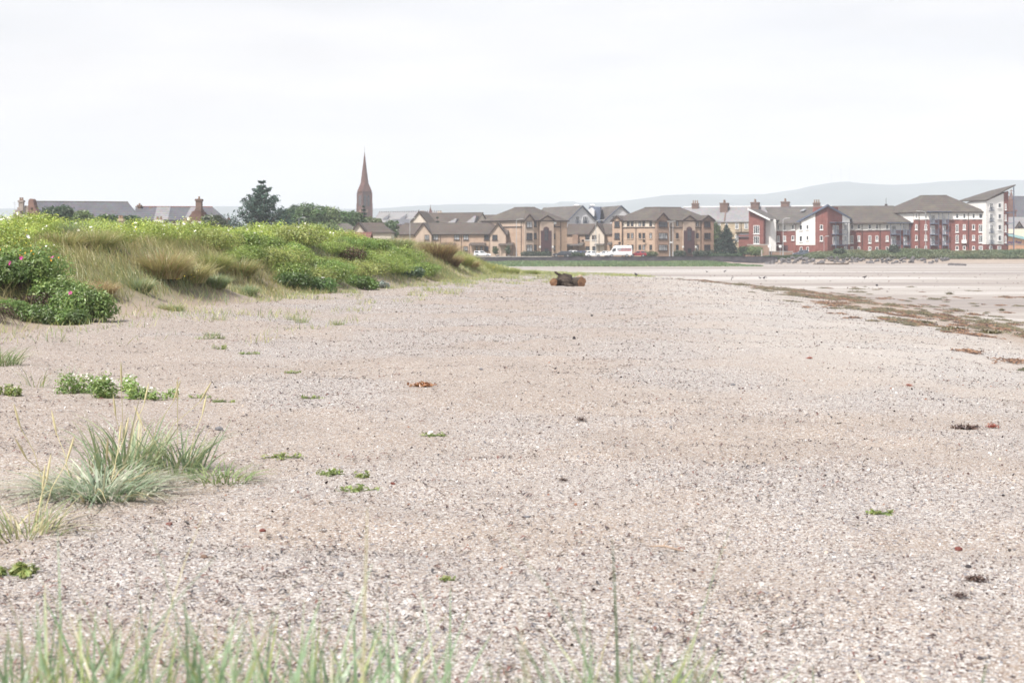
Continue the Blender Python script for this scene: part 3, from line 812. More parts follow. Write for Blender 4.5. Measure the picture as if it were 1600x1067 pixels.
# left-hand block
A, B, C = U(753, 368), U(817.5, 359), U(886, 364.5)
b1, fl, fr, ze, zr = corner_block('three storey tan brick flats beside the dark parked car, white board at one window', A, B, C, 344.5, 325)
m = MB(); fl.box(m, 0.02, fl.L - .05, fl.z_at(355, 8), ze - .03, .0, .05); m.build('upper_render', M['buff'], b1)
m = MB(); fr.box(m, fr.s_at(864), fr.L - .05, G0, ze - .03, .0, .05); m.build('pale_wall', M['tan_brick'], b1)
m = MB(); fl.pbox(m, 754, 816, 354.3, 355.8, .05, .14); fr.pbox(m, 864.5, 875, 354, 355.5, .05, .14); m.build('string_course', M['dark_trim'], b1)
gablet(fr, b1, 818.3, 832.5, 344.5, 336, .55, 'buff', 'tile_brown', name='bay')
entrance(fr, b1, 843.5, 864, 344.5, 338, 843.7, 860.5, 354.5, 360.5, .45)
for i, (v0, v1) in enumerate(ROWS):
    window(fr, b1, 821, 830, v0, v1 + 2, 'dark_trim', ('curtain', 'pane', 'curtain')[i], 1, 'dark_trim', True, .55)
    window(fr, b1, 834, 838.3, v0, v1, 'dark_trim', 'pane', 0, 'dark_trim', True)
    window(fr, b1, 867 - 4.3, 867, v0 + 1, v1, 'dark_trim', 'curtain' if i == 2 else 'pane', 0, 'dark_trim', True, .05)
m = MB(); fr.pbox(m, 863, 868.5, 347, 350.5, .17, .25); m.build('white_board', M['white_trim'], b1)
for f_, u_ in ((fl, 815), (fr, 841), (fr, 875.5)):
    m = MB(); s_ = f_.s_at(u_); m.cyl(f_.pt(s_, G0, .16), f_.pt(s_, ze, .16), .07, None, 6); m.build('drainpipe', M['dark_trim'], b1)
for u0, v0 in ((829, 337), (832, 336.5), (868, 336)):
    a_ = fr.s_at(u0); z_ = fr.z_at(v0, a_)
    m = MB(); m.cyl(fr.pt(a_, z_ - .5, -2.6), fr.pt(a_, z_ + .4, -2.6), .14, None, 6); m.build('roof_vent', M['lead'], b1)

# ---------------------------------------------------------------- two-storey terrace to the left of them
p0, p1 = U(611, 366), U(791.5, 361)
t1 = thing('terraced_house', 'long two storey pink brick terrace with two front gables, above the white car', 'terrace', (*p0, 0.7))
f = Fac(p0, p1); W = 8.5
ze, zr = VZ(366, 363), VZ(350, 367)
m = MB(); bent_walls(m, [p0, p1], W, G0, ze, zr, False, True); m.build('wall', M['pink_brick'], t1)
m = MB(); bent_roof(m, [p0, p1], W, ze, zr, .4, 'hip', 'gable', inset=2.6); r = m.build('roof', M['tile_brown'], t1)
m = MB(); ridge_caps(m, [p0, p1], W, zr, 'hip', 'gable', 2.6); m.build('ridge_tiles', M['tile_grey'], r)
m = MB(); gutter(m, [p0, p1], ze - .05, .4); m.build('gutter', M['dark_trim'], r)
gablet(f, t1, 650, 675, 366, 349.5, .7, 'buff', 'tile_grey', back=4.2)
gablet(f, t1, 766.5, 791, 366, 349.8, .7, 'buff', 'tile_grey', back=4.2)
for u0, u1, pn, o in ((664.5, 671.5, 'curtain', .7), (676.5, 685, 'curtain', 0), (709.5, 718, 'curtain', 0), (724, 732.3, 'curtain', 0), (756.5, 764.3, 'pane', 0), (770, 778, 'pane', .7)):
    window(f, t1, u0, u1, 367.2, 375.2, 'dark_trim', pn, 1, 'dark_trim', False, o)
for u0, u1, o in ((724, 731, 0), (743.5, 746.5, 0), (750.5, 754, 0), (757.5, 763.5, 0), (770.5, 777.5, .7), (690, 698, 0), (704, 708, 0)):
    window(f, t1, u0, u1, 385, 392, 'dark_trim', 'curtain' if u0 < 755 else 'pane', 0, 'dark_trim', False, o)
for u0, u1 in ((734.5, 759.5), (690, 712), (780.5, 803.5)):
    a0, a1 = f.s_at(u0), f.s_at(u1); z1 = f.z_at(380, a0); z0 = f.z_at(383.8, a0)
    m = MB(); m.prism([f.pt(a0, z0, 1.9), f.pt(a1, z0, 1.9), f.pt(a1, z1, -.05), f.pt(a0, z1, -.05)], [f.pt(a0, z0 + .15, 1.9), f.pt(a1, z0 + .15, 1.9), f.pt(a1, z1 + .15, -.05), f.pt(a0, z1 + .15, -.05)])
    pr = m.build('porch_roof', M['tile_brown'], t1)
    m = MB(); f.box(m, a0 + .1, a0 + .25, G0, z0, 1.6, 1.75); f.box(m, a1 - .25, a1 - .1, G0, z0, 1.6, 1.75); m.build('post', M['dark_trim'], pr)
for u_ in (721, 765.6, 688):
    m = MB(); s_ = f.s_at(u_); m.cyl(f.pt(s_, G0, .12), f.pt(s_, ze, .12), .07, None, 6); m.build('drainpipe', M['dark_trim'], t1)

# ---------------------------------------------------------------- small house between the two blocks
p0, p1 = U(884, 374), U(957, 370)
h1_ = thing('brick_house', 'small two storey pink brick house with cream gable, between the two blocks of flats', 'house', (*p0, 0.7))
f = Fac(p0, p1)
ze, zr = VZ(366, 372), VZ(351, 376)
m = MB(); bent_walls(m, [p0, p1], 8, G0, ze, zr, True, True); m.build('wall', M['pink_brick'], h1_)
m = MB(); bent_roof(m, [p0, p1], 8, ze, zr, .35, 'gable', 'gable'); m.build('roof', M['tile_brown'], h1_)
gablet(f, h1_, 923.5, 946, 366, 350, 1.2, 'cream', 'tile_brown', back=4)
m = MB(); f.pbox(m, 896, 904.5, 367, 397, .0, 1.0); m.build('projecting_wall', M['brown_brick'], h1_)
for u0, u1, v0, v1, o in ((914.5, 921, 367.5, 375, 0), (927, 929.8, 367.5, 375, 1.2), (930.8, 933.8, 367.5, 375, 1.2), (915, 921.5, 385, 391.5, 0), (927.5, 933, 385, 392, 1.2)):
    window(f, h1_, u0, u1, v0, v1, 'dark_trim', 'pane', 1 if o == 0 else 0, 'white_trim', False, o)
for u0, u1, va, vb in ((886, 897, 382, 386), (897.5, 913, 380, 384.5), (932, 946, 380, 383.5), (951, 958, 379, 383)):
    a0, a1 = f.s_at(u0), f.s_at(u1); z1 = f.z_at(va, a0); z0 = f.z_at(vb, a0)
    m = MB(); m.prism([f.pt(a0, z0, 2.2), f.pt(a1, z0, 2.2), f.pt(a1, z1, -.05), f.pt(a0, z1, -.05)], [f.pt(a0, z0 + .18, 2.2), f.pt(a1, z0 + .18, 2.2), f.pt(a1, z1 + .18, -.05), f.pt(a0, z1 + .18, -.05)])
    m.build('porch_roof', M['tile_grey'], h1_)
m = MB(); s_ = f.s_at(911.5); z_ = f.z_at(376.5, s_); m.cyl(f.pt(s_, z_, .5), f.pt(s_, z_ + .05, .4), .36, None, 10); m.build('satellite_dish', M['dark_trim'], h1_)
for u_ in (922.6, 938):
    m = MB(); s_ = f.s_at(u_); m.cyl(f.pt(s_, G0, .12 if u_ < 930 else 1.3), f.pt(s_, ze, .12 if u_ < 930 else 1.3), .06, None, 6); m.build('drainpipe', M['dark_trim'], h1_)

# ---------------------------------------------------------------- grey gabled flats behind
def gabled_flats(name, label, L, R, Wd, v_e, v_r, wins, extra=False):
    ze, zr = VZ(v_e, R[1]), VZ(v_r, R[1] + 4)
    root = thing(name, label, 'flats', (R[0], R[1], 0.7))
    m = MB(); bent_walls(m, [L, R], Wd, G0, ze, zr, True, True); m.build('wall', M['grey_white'], root)
    m = MB(); bent_roof(m, [L, R], Wd, ze, zr, .35, 'gable', 'gable'); r = m.build('roof', M['tile_grey'], root)
    bk = _off([L, R], Wd)[1]
    g = Fac(R, (bk.x, bk.y))
    m = MB(); h = g.L / 2; sl = (zr - ze) / h
    g.poly(m, [(-.5, ze - .5 * sl), (h, zr), (g.L + .5, ze - .5 * sl), (g.L + .5, ze - .5 * sl + .32), (h, zr + .32), (-.5, ze - .5 * sl + .32)], .36, .44)
    m.build('bargeboard', M['blue_steel'], r)
    for u0, u1, v0, v1 in wins:
        w_ = window(g, root, u0, u1, v0, v1, 'white_trim', 'pane', 2, None, False, .0, 'balcony_door')
        a0, a1, z0, z1 = g.px(u0 - .7, u1 + .7, v1 - 5, v1)
        m = MB(); n = 7
        for i in range(n + 1):
            c = a0 + (a1 - a0) * i / n; g.box(m, c - .03, c + .03, z0, z1, .28, .33)
        g.box(m, a0, a1, z1, z1 + .07, .26, .35); g.box(m, a0, a1, z0 - .08, z0, .0, .35); m.build('balcony_rail', M['blue_steel'], w_)
    return root, g, zr
L, R = U(828, 396), U(886, 380)
g1, gf, zr = gabled_flats('gabled_flats', 'pale grey rendered flats with big gable and two balcony doors, behind the small house', L, R, 9.6, 346, 323, ((899.3, 905.3, 338, 350), (910.5, 918.3, 338, 350)))
L2, R2 = U(916, 398), U(943.5, 386)
g2, gf2, zr2 = gabled_flats('gabled_flats', 'pale grey rendered flats behind, gable half hidden by the block with corner bay', L2, R2, 10, 346, 323, ((956.5, 963, 337, 350),))
# the connecting piece with the dark cladding and the small pale dormer
m = MB(); m.prism([(*U(921, 388), G0), (*U(938, 386), G0), (*U(940, 397), G0), (*U(920, 397), G0)], [(*U(921, 388), VZ(324, 388)), (*U(938, 386), VZ(324, 386)), (*U(940, 397), VZ(323, 397)), (*U(920, 397), VZ(323, 397))])
lk = m.build('dark_cladding', M['blue_steel'], g2)
m = MB(); ff_ = Fac(U(917, 386.5), U(928.5, 385.8)); a = ff_.L
ff_.poly(m, [(0, VZ(338, 386)), (a, VZ(338, 386)), (a, VZ(329, 386)), (a * .55, VZ(324.5, 386)), (0, VZ(331, 386))], -2, 0); m.build('dormer', M['grey_white'], g2)
for root, u, v in ((g1, 900.5, 321.5), (g2, 925.5, 321.5)):
    d = 392; x = UX(u, d); z = VZ(v, d)
    m = MB(); m.box(x - .6, x + .6, d - .6, d + .6, z - 2.5, z + .0); c_ = m.build('cupola', M['grey_white'], root)
    m = MB(); m.prism([(x - .9, d - .9, z), (x + .9, d - .9, z), (x + .9, d + .9, z), (x - .9, d + .9, z)], [(x - .3, d - .3, z + .35), (x + .3, d - .3, z + .35), (x + .3, d + .3, z + .35), (x - .3, d + .3, z + .35)])
    m.build('cupola_roof', M['grey_white'], c_)

# ---------------------------------------------------------------- old tenement terrace with big chimney stacks
p0, p1 = U(1066, 406), U(1296, 396)
t2 = thing('tenement_terrace', 'old blond stone terrace with slate roof and five chimney stacks', 'terrace', (*p0, 0.7))
f = Fac(p0, p1); W = 11
ze, zr = VZ(346.5, 402), VZ(324, 407)
m = MB(); bent_walls(m, [p0, p1], W, G0, ze, zr, True, True); m.build('wall', M['pale_stone'], t2)
m = MB(); bent_roof(m, [p0, p1], W, ze, zr, .3, 'gable', 'gable'); r = m.build('roof', M['slate_light'], t2)
m = MB(); ridge_caps(m, [p0, p1], W, zr, 'gable', 'gable'); m.build('ridge_tiles', M['white_trim'], r)
rot = math.atan2(f.d.y, f.d.x)
for i, (u, v, n, wd) in enumerate(((1086.5, 318, 3, 1.9), (1132, 317.5, 6, 2.2), (1180, 316.5, 7, 2.2), (1227, 315.5, 7, 2.2), (1276, 317, 3, 1.9))):
    a = f.s_at(u); y = f.y_at(a) + W / 2; x = UX(u, y)
    chimney(t2, x, y, zr - 2.0, VZ(v, y), wd, 4.6 if n > 3 else 1.6, 3 if n == 3 else 6, 'chim', rot, pot_h=.9)
    if n > 3:
        m = MB(); aa = f.s_at(u)   # raised party wall running down the slope
        m.prism([f.pt(aa - .15, ze - .1, .2), f.pt(aa + .15, ze - .1, .2), f.pt(aa + .15, zr - .1, -W / 2), f.pt(aa - .15, zr - .1, -W / 2)],
                [f.pt(aa - .15, ze + .45, .2), f.pt(aa + .15, ze + .45, .2), f.pt(aa + .15, zr + .45, -W / 2), f.pt(aa - .15, zr + .45, -W / 2)])
        m.build('skew_wall', M['chim'], r)
for u0, u1 in ((1121, 1126), (1133, 1137.5), (1148.5, 1154), (1163, 1169), (1104, 1109)):
    for v0, v1 in ((348.5, 358), (367, 378)):
        window(f, t2, u0, u1, v0, v1, 'white_trim', 'curtain', 0, 'pale_stone', True)
m = MB(); s_ = f.s_at(1158); m.cyl(f.pt(s_, G0, .12), f.pt(s_, ze, .12), .09, None, 6); m.build('drainpipe', M['dark_trim'], t2)
m = MB(); f.pbox(m, 1150, 1172, 362.5, 364, 0, 2.2); m.build('canopy', M['dark_trim'], t2)
m = MB(); ff_ = Fac(U(1154, 380), U(1171, 379)); ff_.pbox(m, 1154, 1171, 367, 400, -8, 0)
ot = m.build('outbuilding', M['red_brick'], t2)
m = MB(); m.prism([ff_.pt(-.4, VZ(371, 380), .4), ff_.pt(ff_.L + .4, VZ(371, 380), .4), ff_.pt(ff_.L + .4, VZ(366, 380), -4), ff_.pt(-.4, VZ(366, 380), -4)],
                  [ff_.pt(-.4, VZ(370.3, 380), .4), ff_.pt(ff_.L + .4, VZ(370.3, 380), .4), ff_.pt(ff_.L + .4, VZ(365.3, 380), -4), ff_.pt(-.4, VZ(365.3, 380), -4)]); m.build('lean_to_roof', M['slate'], ot)
# ---------------------------------------------------------------- red brick and white rendered retirement flats on the right
rf = thing('retirement_flats', 'long stepped red brick and white rendered flats with balconies and a tall monopitch tower', 'flats', (*U(1330, 356), 0.7))
def D3(u, d, v): return (UX(u, d), d, VZ(v, d))
def slab(pts, th): 
    m = MB(); m.prism([(x, y, z) for x, y, z in pts], [(x, y, z + th) for x, y, z in pts]); return m
def rwin(f, u0, u1, v0, v1, pane=None, bars=0, off=0.0, sill='white_trim', name='window'):
    return window(f, rf, u0, u1, v0, v1, 'white_trim', pane or ('pane' if (int(u0 * 3 + v0)) % 4 else 'curtain'), bars, sill, False, off, name)
def balcony(f, u0, u1, levels, v_top, v_bot, out=1.5):
    a0, a1 = f.s_at(u0), f.s_at(u1)
    zt, zb = f.z_at(v_top, a0), f.z_at(v_bot, a0)
    m = MB()
    for a in (a0, a1): f.box(m, a - .06, a + .06, 0.7, zt, out - .12, out)
    b_ = m.build('balcony', M['blue_steel'], rf)
    m = MB(); f.box(m, a0 - .7, a1 + .7, zt, zt + .14, -.1, out + .5); m.build('canopy', M['blue_steel'], b_)
    for v in levels:
        z = f.z_at(v, a0)
        m = MB(); f.box(m, a0, a1, z - .16, z, -.05, out + .05); m.build('floor_slab', M['blue_steel'], b_)
        m = MB(); n = 9
        for i in range(n + 1):
            c = a0 + (a1 - a0) * i / n; f.box(m, c - .03, c + .03, z, z + 1.0, out - .08, out - .03)
        f.box(m, a0, a1, z + 1.0, z + 1.07, out - .1, out); m.build('railing', M['blue_steel'], b_)
        h = 2.15
        y = f.y_at(a0); dv = h * F / y
        window(f, rf, u0 + (u1 - u0) * .12, u0 + (u1 - u0) * .62, v - dv, v - .3, 'white_trim', 'curtain', 2, None, False, 0.0, 'balcony_door')
    return b_

# left wing with red monopitch gable
f = Fac(U(1170, 354), U(1193.5, 352.6))
m = MB(); f.ppoly(m, [(1170, 402), (1193, 402), (1193, 340.5), (1170, 329)], -9, 0); m.build('wall', M['red_brick'], rf)
for v0, v1 in ((352.3, 365.5), (369, 381)): rwin(f, 1177.5, 1186.5, v0, v1, 'pane', 2, name='balcony_door')
f = Fac(U(1193.8, 359), U(1203.5, 354.5))
m = MB(); f.ppoly(m, [(1193.8, 402), (1203.5, 402), (1203.5, 343.5), (1193.8, 341)], -1.5, 0); m.build('rendered_wall', M['white'], rf)
f = Fac(U(1203.5, 354.5), U(1213, 359.5))
m = MB(); f.ppoly(m, [(1203.55, 402), (1213, 402), (1213, 345), (1203.55, 344)], -3, 0); m.build('rendered_wall', M['white'], rf)
for v0, v1 in ((352, 359), (368.5, 376)): rwin(f, 1206.6, 1210.2, v0, v1, 'pane')
m = slab([D3(1168.5, 353.2, 327.5), D3(1203, 351.8, 344.5), (*U(1221.5, 362), VZ(344.5, 351.8)), (*U(1190, 366), VZ(327.5, 353.2))], .28)
r = m.build('roof', M['tile_grey'], rf)
m = MB(); a, b_ = Vector(D3(1168.3, 353.0, 328.2)), Vector(D3(1203.2, 351.6, 345.2)); m.prism([a, b_, b_ + Vector((0, .1, 0)), a + Vector((0, .1, 0))], [a + Vector((0, 0, .45)), b_ + Vector((0, 0, .45)), b_ + Vector((0, .1, .45)), a + Vector((0, .1, .45))]); m.build('bargeboard', M['white_trim'], r)
# recessed link
f = Fac(U(1212.5, 360), U(1243, 357))
m = MB(); f.pbox(m, 1212.8, 1243, 349, 402, -5, 0); m.build('wall', M['red_brick'], rf)
m = MB(); f.pbox(m, 1213, 1242.6, 349, 361, 0, .05); m.build('upper_render', M['white'], rf)
for u0, u1, v0, v1 in ((1214.7, 1218, 352, 360), (1224, 1228.3, 352, 360), (1237.4, 1241, 351.5, 359.3), (1214.5, 1218.2, 368.5, 378), (1224, 1228.3, 368.5, 377), (1237, 1241, 368.3, 375.5)): rwin(f, u0, u1, v0, v1, None, 0, .05 if v0 < 360 else 0)
m = MB(); f.pbox(m, 1205, 1222.5, 382.7, 383.8, .1, 2.4); m.build('entrance_canopy', M['white_trim'], rf)
m = MB(); f.pbox(m, 1225, 1231, 383.5, 394.5, 0, .1); d_ = m.build('entrance_door', M['plum'], rf)
m = slab([D3(1210, 358.5, 350), D3(1250, 355.5, 350), D3(1300, 367, 323.8), D3(1196, 371, 325.5)], .25); m.build('roof', M['tile_grey'], rf)
for u0, u1, v in ((1250, 1256, 329),):
    d0 = 364.2; m = slab([D3(u0, d0, v + 1.6), D3(u0 + 6, d0 - .2, v + 1.2), D3(u1 + 4, d0 + 1.4, v - 1.8), D3(u1 - 2, d0 + 1.6, v - 1.4)], .12); m.build('skylight', M['curtain'], rf)
# big corner gable
fl = Fac(U(1241, 357.5), U(1293, 351)); fr = Fac(U(1293, 351), U(1328.5, 356))
m = MB(); fl.ppoly(m, [(1241, 402), (1293, 402), (1293, 323), (1241, 351.4)], -5, 0); m.build('wall', M['red_brick'], rf)
m = MB(); fl.ppoly(m, [(1243.4, 383), (1274, 383), (1274, 334), (1243.4, 350.6)], 0, .06); m.build('rendered_panel', M['white'], rf)
m = MB(); fr.ppoly(m, [(1293.05, 402), (1328, 402), (1328, 341.6), (1293.05, 323)], -4.8, -.003); m.build('wall', M['red_brick'], rf)
m = MB(); fr.ppoly(m, [(1316, 382), (1327.6, 382), (1327.6, 342), (1316, 336)], 0, .06); m.build('rendered_panel', M['white'], rf)
for u0, u1, v0, v1, o in ((1249.5, 1254, 351.5, 360, .06), (1260.3, 1264, 351.3, 358.6, .06), (1249.5, 1254, 368.5, 377.7, .06), (1260.3, 1264, 368.2, 375.6, .06), (1281.5, 1286, 351.3, 359, 0), (1281.5, 1286, 368.2, 376.7, 0), (1250, 1254, 386, 391.5, 0), (1260.5, 1264, 386, 391.5, 0)): rwin(fl, u0, u1, v0, v1, 'pane', 0, o)
for v0, v1 in ((351, 360), (368, 377), (385, 391)): rwin(fr, 1318, 1322.5, v0, v1, 'curtain', 0, .06)
balcony(fr, 1299, 1317, (365.8, 382.8), 348.2, 392)
A_, B_, C_ = Vector(D3(1238.6, 357.6, 351.6)), Vector(D3(1292.8, 350.3, 321.6)), Vector(D3(1329.5, 356.2, 342.6))
bk = Vector((3.2, 10.5, 0))
m = MB(); t_ = Vector((0, 0, .3))
m.prism([A_, B_, B_ + bk, A_ + bk], [A_ + t_, B_ + t_, B_ + bk + t_, A_ + bk + t_]); r = m.build('gable_roof', M['tile_grey'], rf)
m = MB(); m.prism([B_, C_, C_ + bk, B_ + bk + Vector((0, 0, -.003))], [B_ + t_, C_ + t_, C_ + bk + t_, B_ + bk + t_]); m.build('gable_roof', M['tile_grey'], rf)
m = MB(); g_ = Vector((0, -.1, -.12)); h_ = Vector((0, 0, .5)); e_ = Vector((0, -.1, 0))
for p, q in ((A_, B_), (B_, C_)):
    m.prism([p + g_, q + g_, q + g_ + e_, p + g_ + e_], [p + g_ + h_, q + g_ + h_, q + g_ + e_ + h_, p + g_ + e_ + h_])
m.build('bargeboard', M['blue_steel'], r)
# three-storey link to the right
f = Fac(U(1327.5, 359.5), U(1429, 357))
m = MB(); f.pbox(m, 1327.5, 1429, 348, 402, -6, 0); m.build('wall', M['red_brick'], rf)
m = MB(); f.pbox(m, 1328, 1428.5, 348.5, 360, 0, .05); m.build('upper_render', M['white'], rf)
m = slab([D3(1322, 358.7, 350.5), D3(1430, 356.2, 348.2), D3(1396, 366, 323.2), D3(1292, 368.5, 323.6)], .28); r = m.build('roof', M['tile_mossy'], rf)
m = MB(); m.cyl(D3(1322, 358.5, 350.6), D3(1430, 356.0, 348.3), .1, None, 6); m.build('gutter', M['dark_trim'], r)
for u0, u1 in ((1329, 1333.5), (1340, 1344), (1356.7, 1361.3), (1368, 1372.3), (1384, 1388.3), (1429.3 - 5, 1428.6)):
    for k, (v0, v1) in enumerate(((351, 358.5), (368.3, 377), (385.3, 391.5))):
        rwin(f, u0, u1, v0 + (0 if k != 1 or u0 not in (1329, 1356.7) else 0), v1 + (3 if k == 1 and u0 in (1329, 1356.7) else 0), None, 1 if u0 in (1329, 1356.7) and k else 0, .05 if k == 0 else 0)
balcony(f, 1390.5, 1406, (366, 383), 348.8, 392)
balcony(f, 1411, 1421, (366, 383), 348.8, 392, 1.2)
for u_ in (1347, 1375):
    m = MB(); s_ = f.s_at(u_); m.cyl(f.pt(s_, G0, .14), f.pt(s_, f.z_at(350, s_), .14), .07, None, 6); m.build('drainpipe', M['dark_trim'], rf)
# four-storey block
A5, B5, C5 = U(1374, 368), U(1427.5, 355.5), U(1539, 352)
ze, zr = VZ(331.5, 355), VZ(307.2, 361)
m = MB(); bent_walls(m, [A5, B5, C5], 12, G0, ze); m.build('wall', M['red_brick'], rf)
m = MB(); bent_roof(m, [A5, B5, C5], 12, ze, zr, .5, inset=8.5); r = m.build('roof', M['tile_mossy'], rf)
m = MB(); ridge_caps(m, [A5, B5, C5], 12, zr, inset=8.5); m.build('ridge_tiles', M['tile_grey'], r)
m = MB(); gutter(m, [A5, B5, C5], ze - .1, .5); m.build('gutter', M['dark_trim'], r)
fa, f = Fac(A5, B5), Fac(B5, C5)
m = MB(); fa.box(m, fa.L * .3, fa.L - .02, VZ(348, 358), ze - .05, 0, .05); m.build('upper_render', M['white'], rf)
m = MB(); f.box(m, .03, f.L - .03, VZ(343.3, 354), ze - .05, 0, .05); m.build('upper_render', M['white'], rf)
for u0, u1 in ((1430, 1433.5), (1444.5, 1448.5), (1493, 1497.7), (1504.5, 1508.8), (1519, 1523.3), (1529.3, 1535.5)):
    for k, (v0, v1) in enumerate(((334, 341.8), (350.7, 359), (367.3, 375.5), (384.3, 390.5))):
        tall = u0 in (1493, 1529.3) and k in (1, 2)
        rwin(f, u0, u1, v0, v1 + (4 if tall else 0), None, 1 if tall else 0, .05 if k == 0 else 0)
balcony(f, 1452.5, 1466, (349.3, 366.2, 383), 331.5, 392)
balcony(f, 1472, 1481.5, (349.3, 366.2, 383), 331.5, 392, 1.2)
m = MB(); f.pbox(m, 1502.3, 1510, 375, 380.3, .05, .5); m.build('white_board', M['white_trim'], rf)
for u_ in (1436, 1513):
    m = MB(); s_ = f.s_at(u_); m.cyl(f.pt(s_, G0, .14), f.pt(s_, ze, .14), .07, None, 6); m.build('drainpipe', M['dark_trim'], rf)
# monopitch tower
fl = Fac(U(1511, 359), U(1541, 350.5)); fr = Fac(U(1541, 350.5), U(1575.5, 354))
zt = VZ(314.3, 350.5)
a1 = fr.L; z1 = VZ(298.6, 354); q0, q1, q2, q3 = U(1541, 350.5), U(1575.5, 354), (UX(1575.5, 354) - .5, 362.5), U(1511, 359)
m = MB(); m.prism([(*q, G0) for q in (q0, q1, q2, q3)], [(*q0, zt), (*q1, z1), (*q2, z1 - .4), (*q3, zt)]); m.build('wall', M['red_brick'], rf)
m = MB(); fl.box(m, 0, fl.L - .02, VZ(382, 354), zt - .03, 0.003, .06); m.build('rendered_panel', M['white'], rf)
m = MB(); aw = fr.s_at(1568); zw = zt + (z1 - zt) * aw / a1; zb = fr.z_at(382, aw / 2); fr.poly(m, [(.02, zb), (aw, zb), (aw, zw - .05), (.02, zt - .05)], 0, .06); m.build('rendered_panel', M['white'], rf)
for v0, v1 in ((317.5, 325), (334.3, 342), (351.2, 359.3), (367.8, 376.3)):
    rwin(fr, 1559, 1563.8, v0, v1, 'pane', 0, .06)
    w_ = rwin(fr, 1545.8, 1551, v0, v1 + 4, 'pane', 1, .06, None, 'balcony_door')
    a0_, a1_, z0_, z1_ = fr.px(1545, 1551.8, v1 - .5, v1 + 4)
    m = MB()
    for i in range(6): c = a0_ + (a1_ - a0_) * i / 5; fr.box(m, c - .03, c + .03, z0_, z1_, .3, .36)
    fr.box(m, a0_, a1_, z1_, z1_ + .07, .28, .38); fr.box(m, a0_, a1_, z0_ - .1, z0_, .06, .38); m.build('balcony_rail', M['blue_steel'], w_)
    rwin(fr, 1570, 1572.3, v0 + 1, v1 + 3, 'curtain', 0, 0)
rwin(fr, 1558.5, 1563.8, 384.5, 390.5, None); rwin(fr, 1545.5, 1550, 384.5, 390.5, None)
e0, e1 = Vector((*U(1541, 349.9), zt)), Vector((*U(1498, 362), zt + .25))
h0, h1v = Vector((*U(1587, 354.2), VZ(290.3, 354.2))), Vector((*U(1548, 366), VZ(299.5, 366)))
m = MB(); t_ = Vector((0, 0, .3)); m.prism([e0, h0, h1v, e1], [e0 + t_, h0 + t_, h1v + t_, e1 + t_]); m.build('roof', M['tile_mossy'], rf)
m = MB(); px_, d_ = UX(1584, 353.2), 353.2
m.box(px_ - .11, px_ + .11, d_ - .11, d_ + .11, .6, VZ(292, d_)); st = m.build('steel_frame', M['blue_steel'], rf)
for v in (333, 349.5, 366.2, 382.8):
    z = VZ(v, d_); m = MB(); m.prism([fr.pt(a1 - .9, z, -.6), (px_ + .1, d_ + .9, z), (px_ + .1, d_ - .05, z), fr.pt(a1 - .9, z, .4)], [fr.pt(a1 - .9, z + .18, -.6), (px_ + .1, d_ + .9, z + .18), (px_ + .1, d_ - .05, z + .18), fr.pt(a1 - .9, z + .18, .4)]); m.build('balcony_floor', M['blue_steel'], rf)
m = MB(); m.cyl(fr.pt(a1, VZ(301, 354), .1), (px_, d_, VZ(313, 353)), .09, None, 5); m.build('brace', M['blue_steel'], rf)
m = MB(); m.cyl(D3(1384.5, 370, 320), D3(1384.5, 370, 309.5), .05, None, 5); m.cyl(D3(1384.5, 370, 325), D3(1384.5, 370, 319), .35, None, 8); m.build('aerial', M['dark_trim'], rf)
# low wall in front of the flats and the link to the left
lw = thing('garden_wall', 'low brown brick garden wall with grey coping before the red wing', 'wall', (*U(1180, 349), 0.7))
f = Fac(U(1168, 350), U(1203, 349.3)); m = MB(); f.pbox(m, 1168, 1202, 383, 403, -.25, 0); m.build('wall_body', M['brown_brick'], lw)
m = MB(); f.pbox(m, 1167.5, 1202.5, 381.8, 383, -.3, .06); m.build('coping_stone', M['coping'], lw)
lw = thing('garden_wall', 'low dark red brick wall right of the road sign, beside the grey car', 'wall', (*U(1225, 349.5), 0.7))
f = Fac(U(1193, 350.4), U(1240, 350.2)); m = MB(); f.pbox(m, 1193, 1239, 393.5, 403, -.25, 0); m.build('wall_body', M['brown_brick'], lw)
m = MB(); f.pbox(m, 1192.5, 1239.5, 392.6, 393.5, -.3, .06); m.build('coping_stone', M['coping'], lw)

# ---------------------------------------------------------------- swimming pool building and church at the right edge
pb = thing('pool_building', 'apricot pool building with teal fascia and navy lettering at the right edge', 'building', (*U(1600, 386), 0.7))
f = Fac(U(1570, 383), U(1660, 390))
m = MB(); f.ppoly(m, [(1570, 402), (1660, 402), (1660, 386), (1600, 374.5), (1570, 368)], -1, 0); m.build('wall', M['pool_orange'], pb)
m = MB(); f.ppoly(m, [(1570, 368), (1600, 374.5), (1660, 386), (1660, 383), (1600, 370.5), (1570, 364)], -1, .5); m.build('fascia', M['pool_teal'], pb)
m = MB(); f.ppoly(m, [(1570, 382.4), (1660, 382.4), (1660, 381.6), (1570, 381.6)], 0, .08); m.build('trim_band', M['galv'], pb)
f2_ = Fac(U(1568, 394), U(1680, 398)); m = MB(); f2_.pbox(m, 1568, 1680, 357.8, 402, -10, 0); m.build('upper_hall', M['pool_cream'], pb)
tx = bpy.data.curves.new('lettering', 'FONT'); tx.body = 'Swimming Pool'; tx.size = 1.0; tx.extrude = .04
to = bpy.data.objects.new('tmp_lettering', tx); COL.objects.link(to)
bpy.context.view_layer.update()
me = bpy.data.meshes.new_from_object(to); bpy.data.objects.remove(to)
co_ = np.array([v.co[:] for v in me.vertices]); wd = co_[:, 0].max()
a0, a1 = f.s_at(1564), f.s_at(1595.6); k_ = (a1 - a0) / wd
zb = f.z_at(380.6, a1)
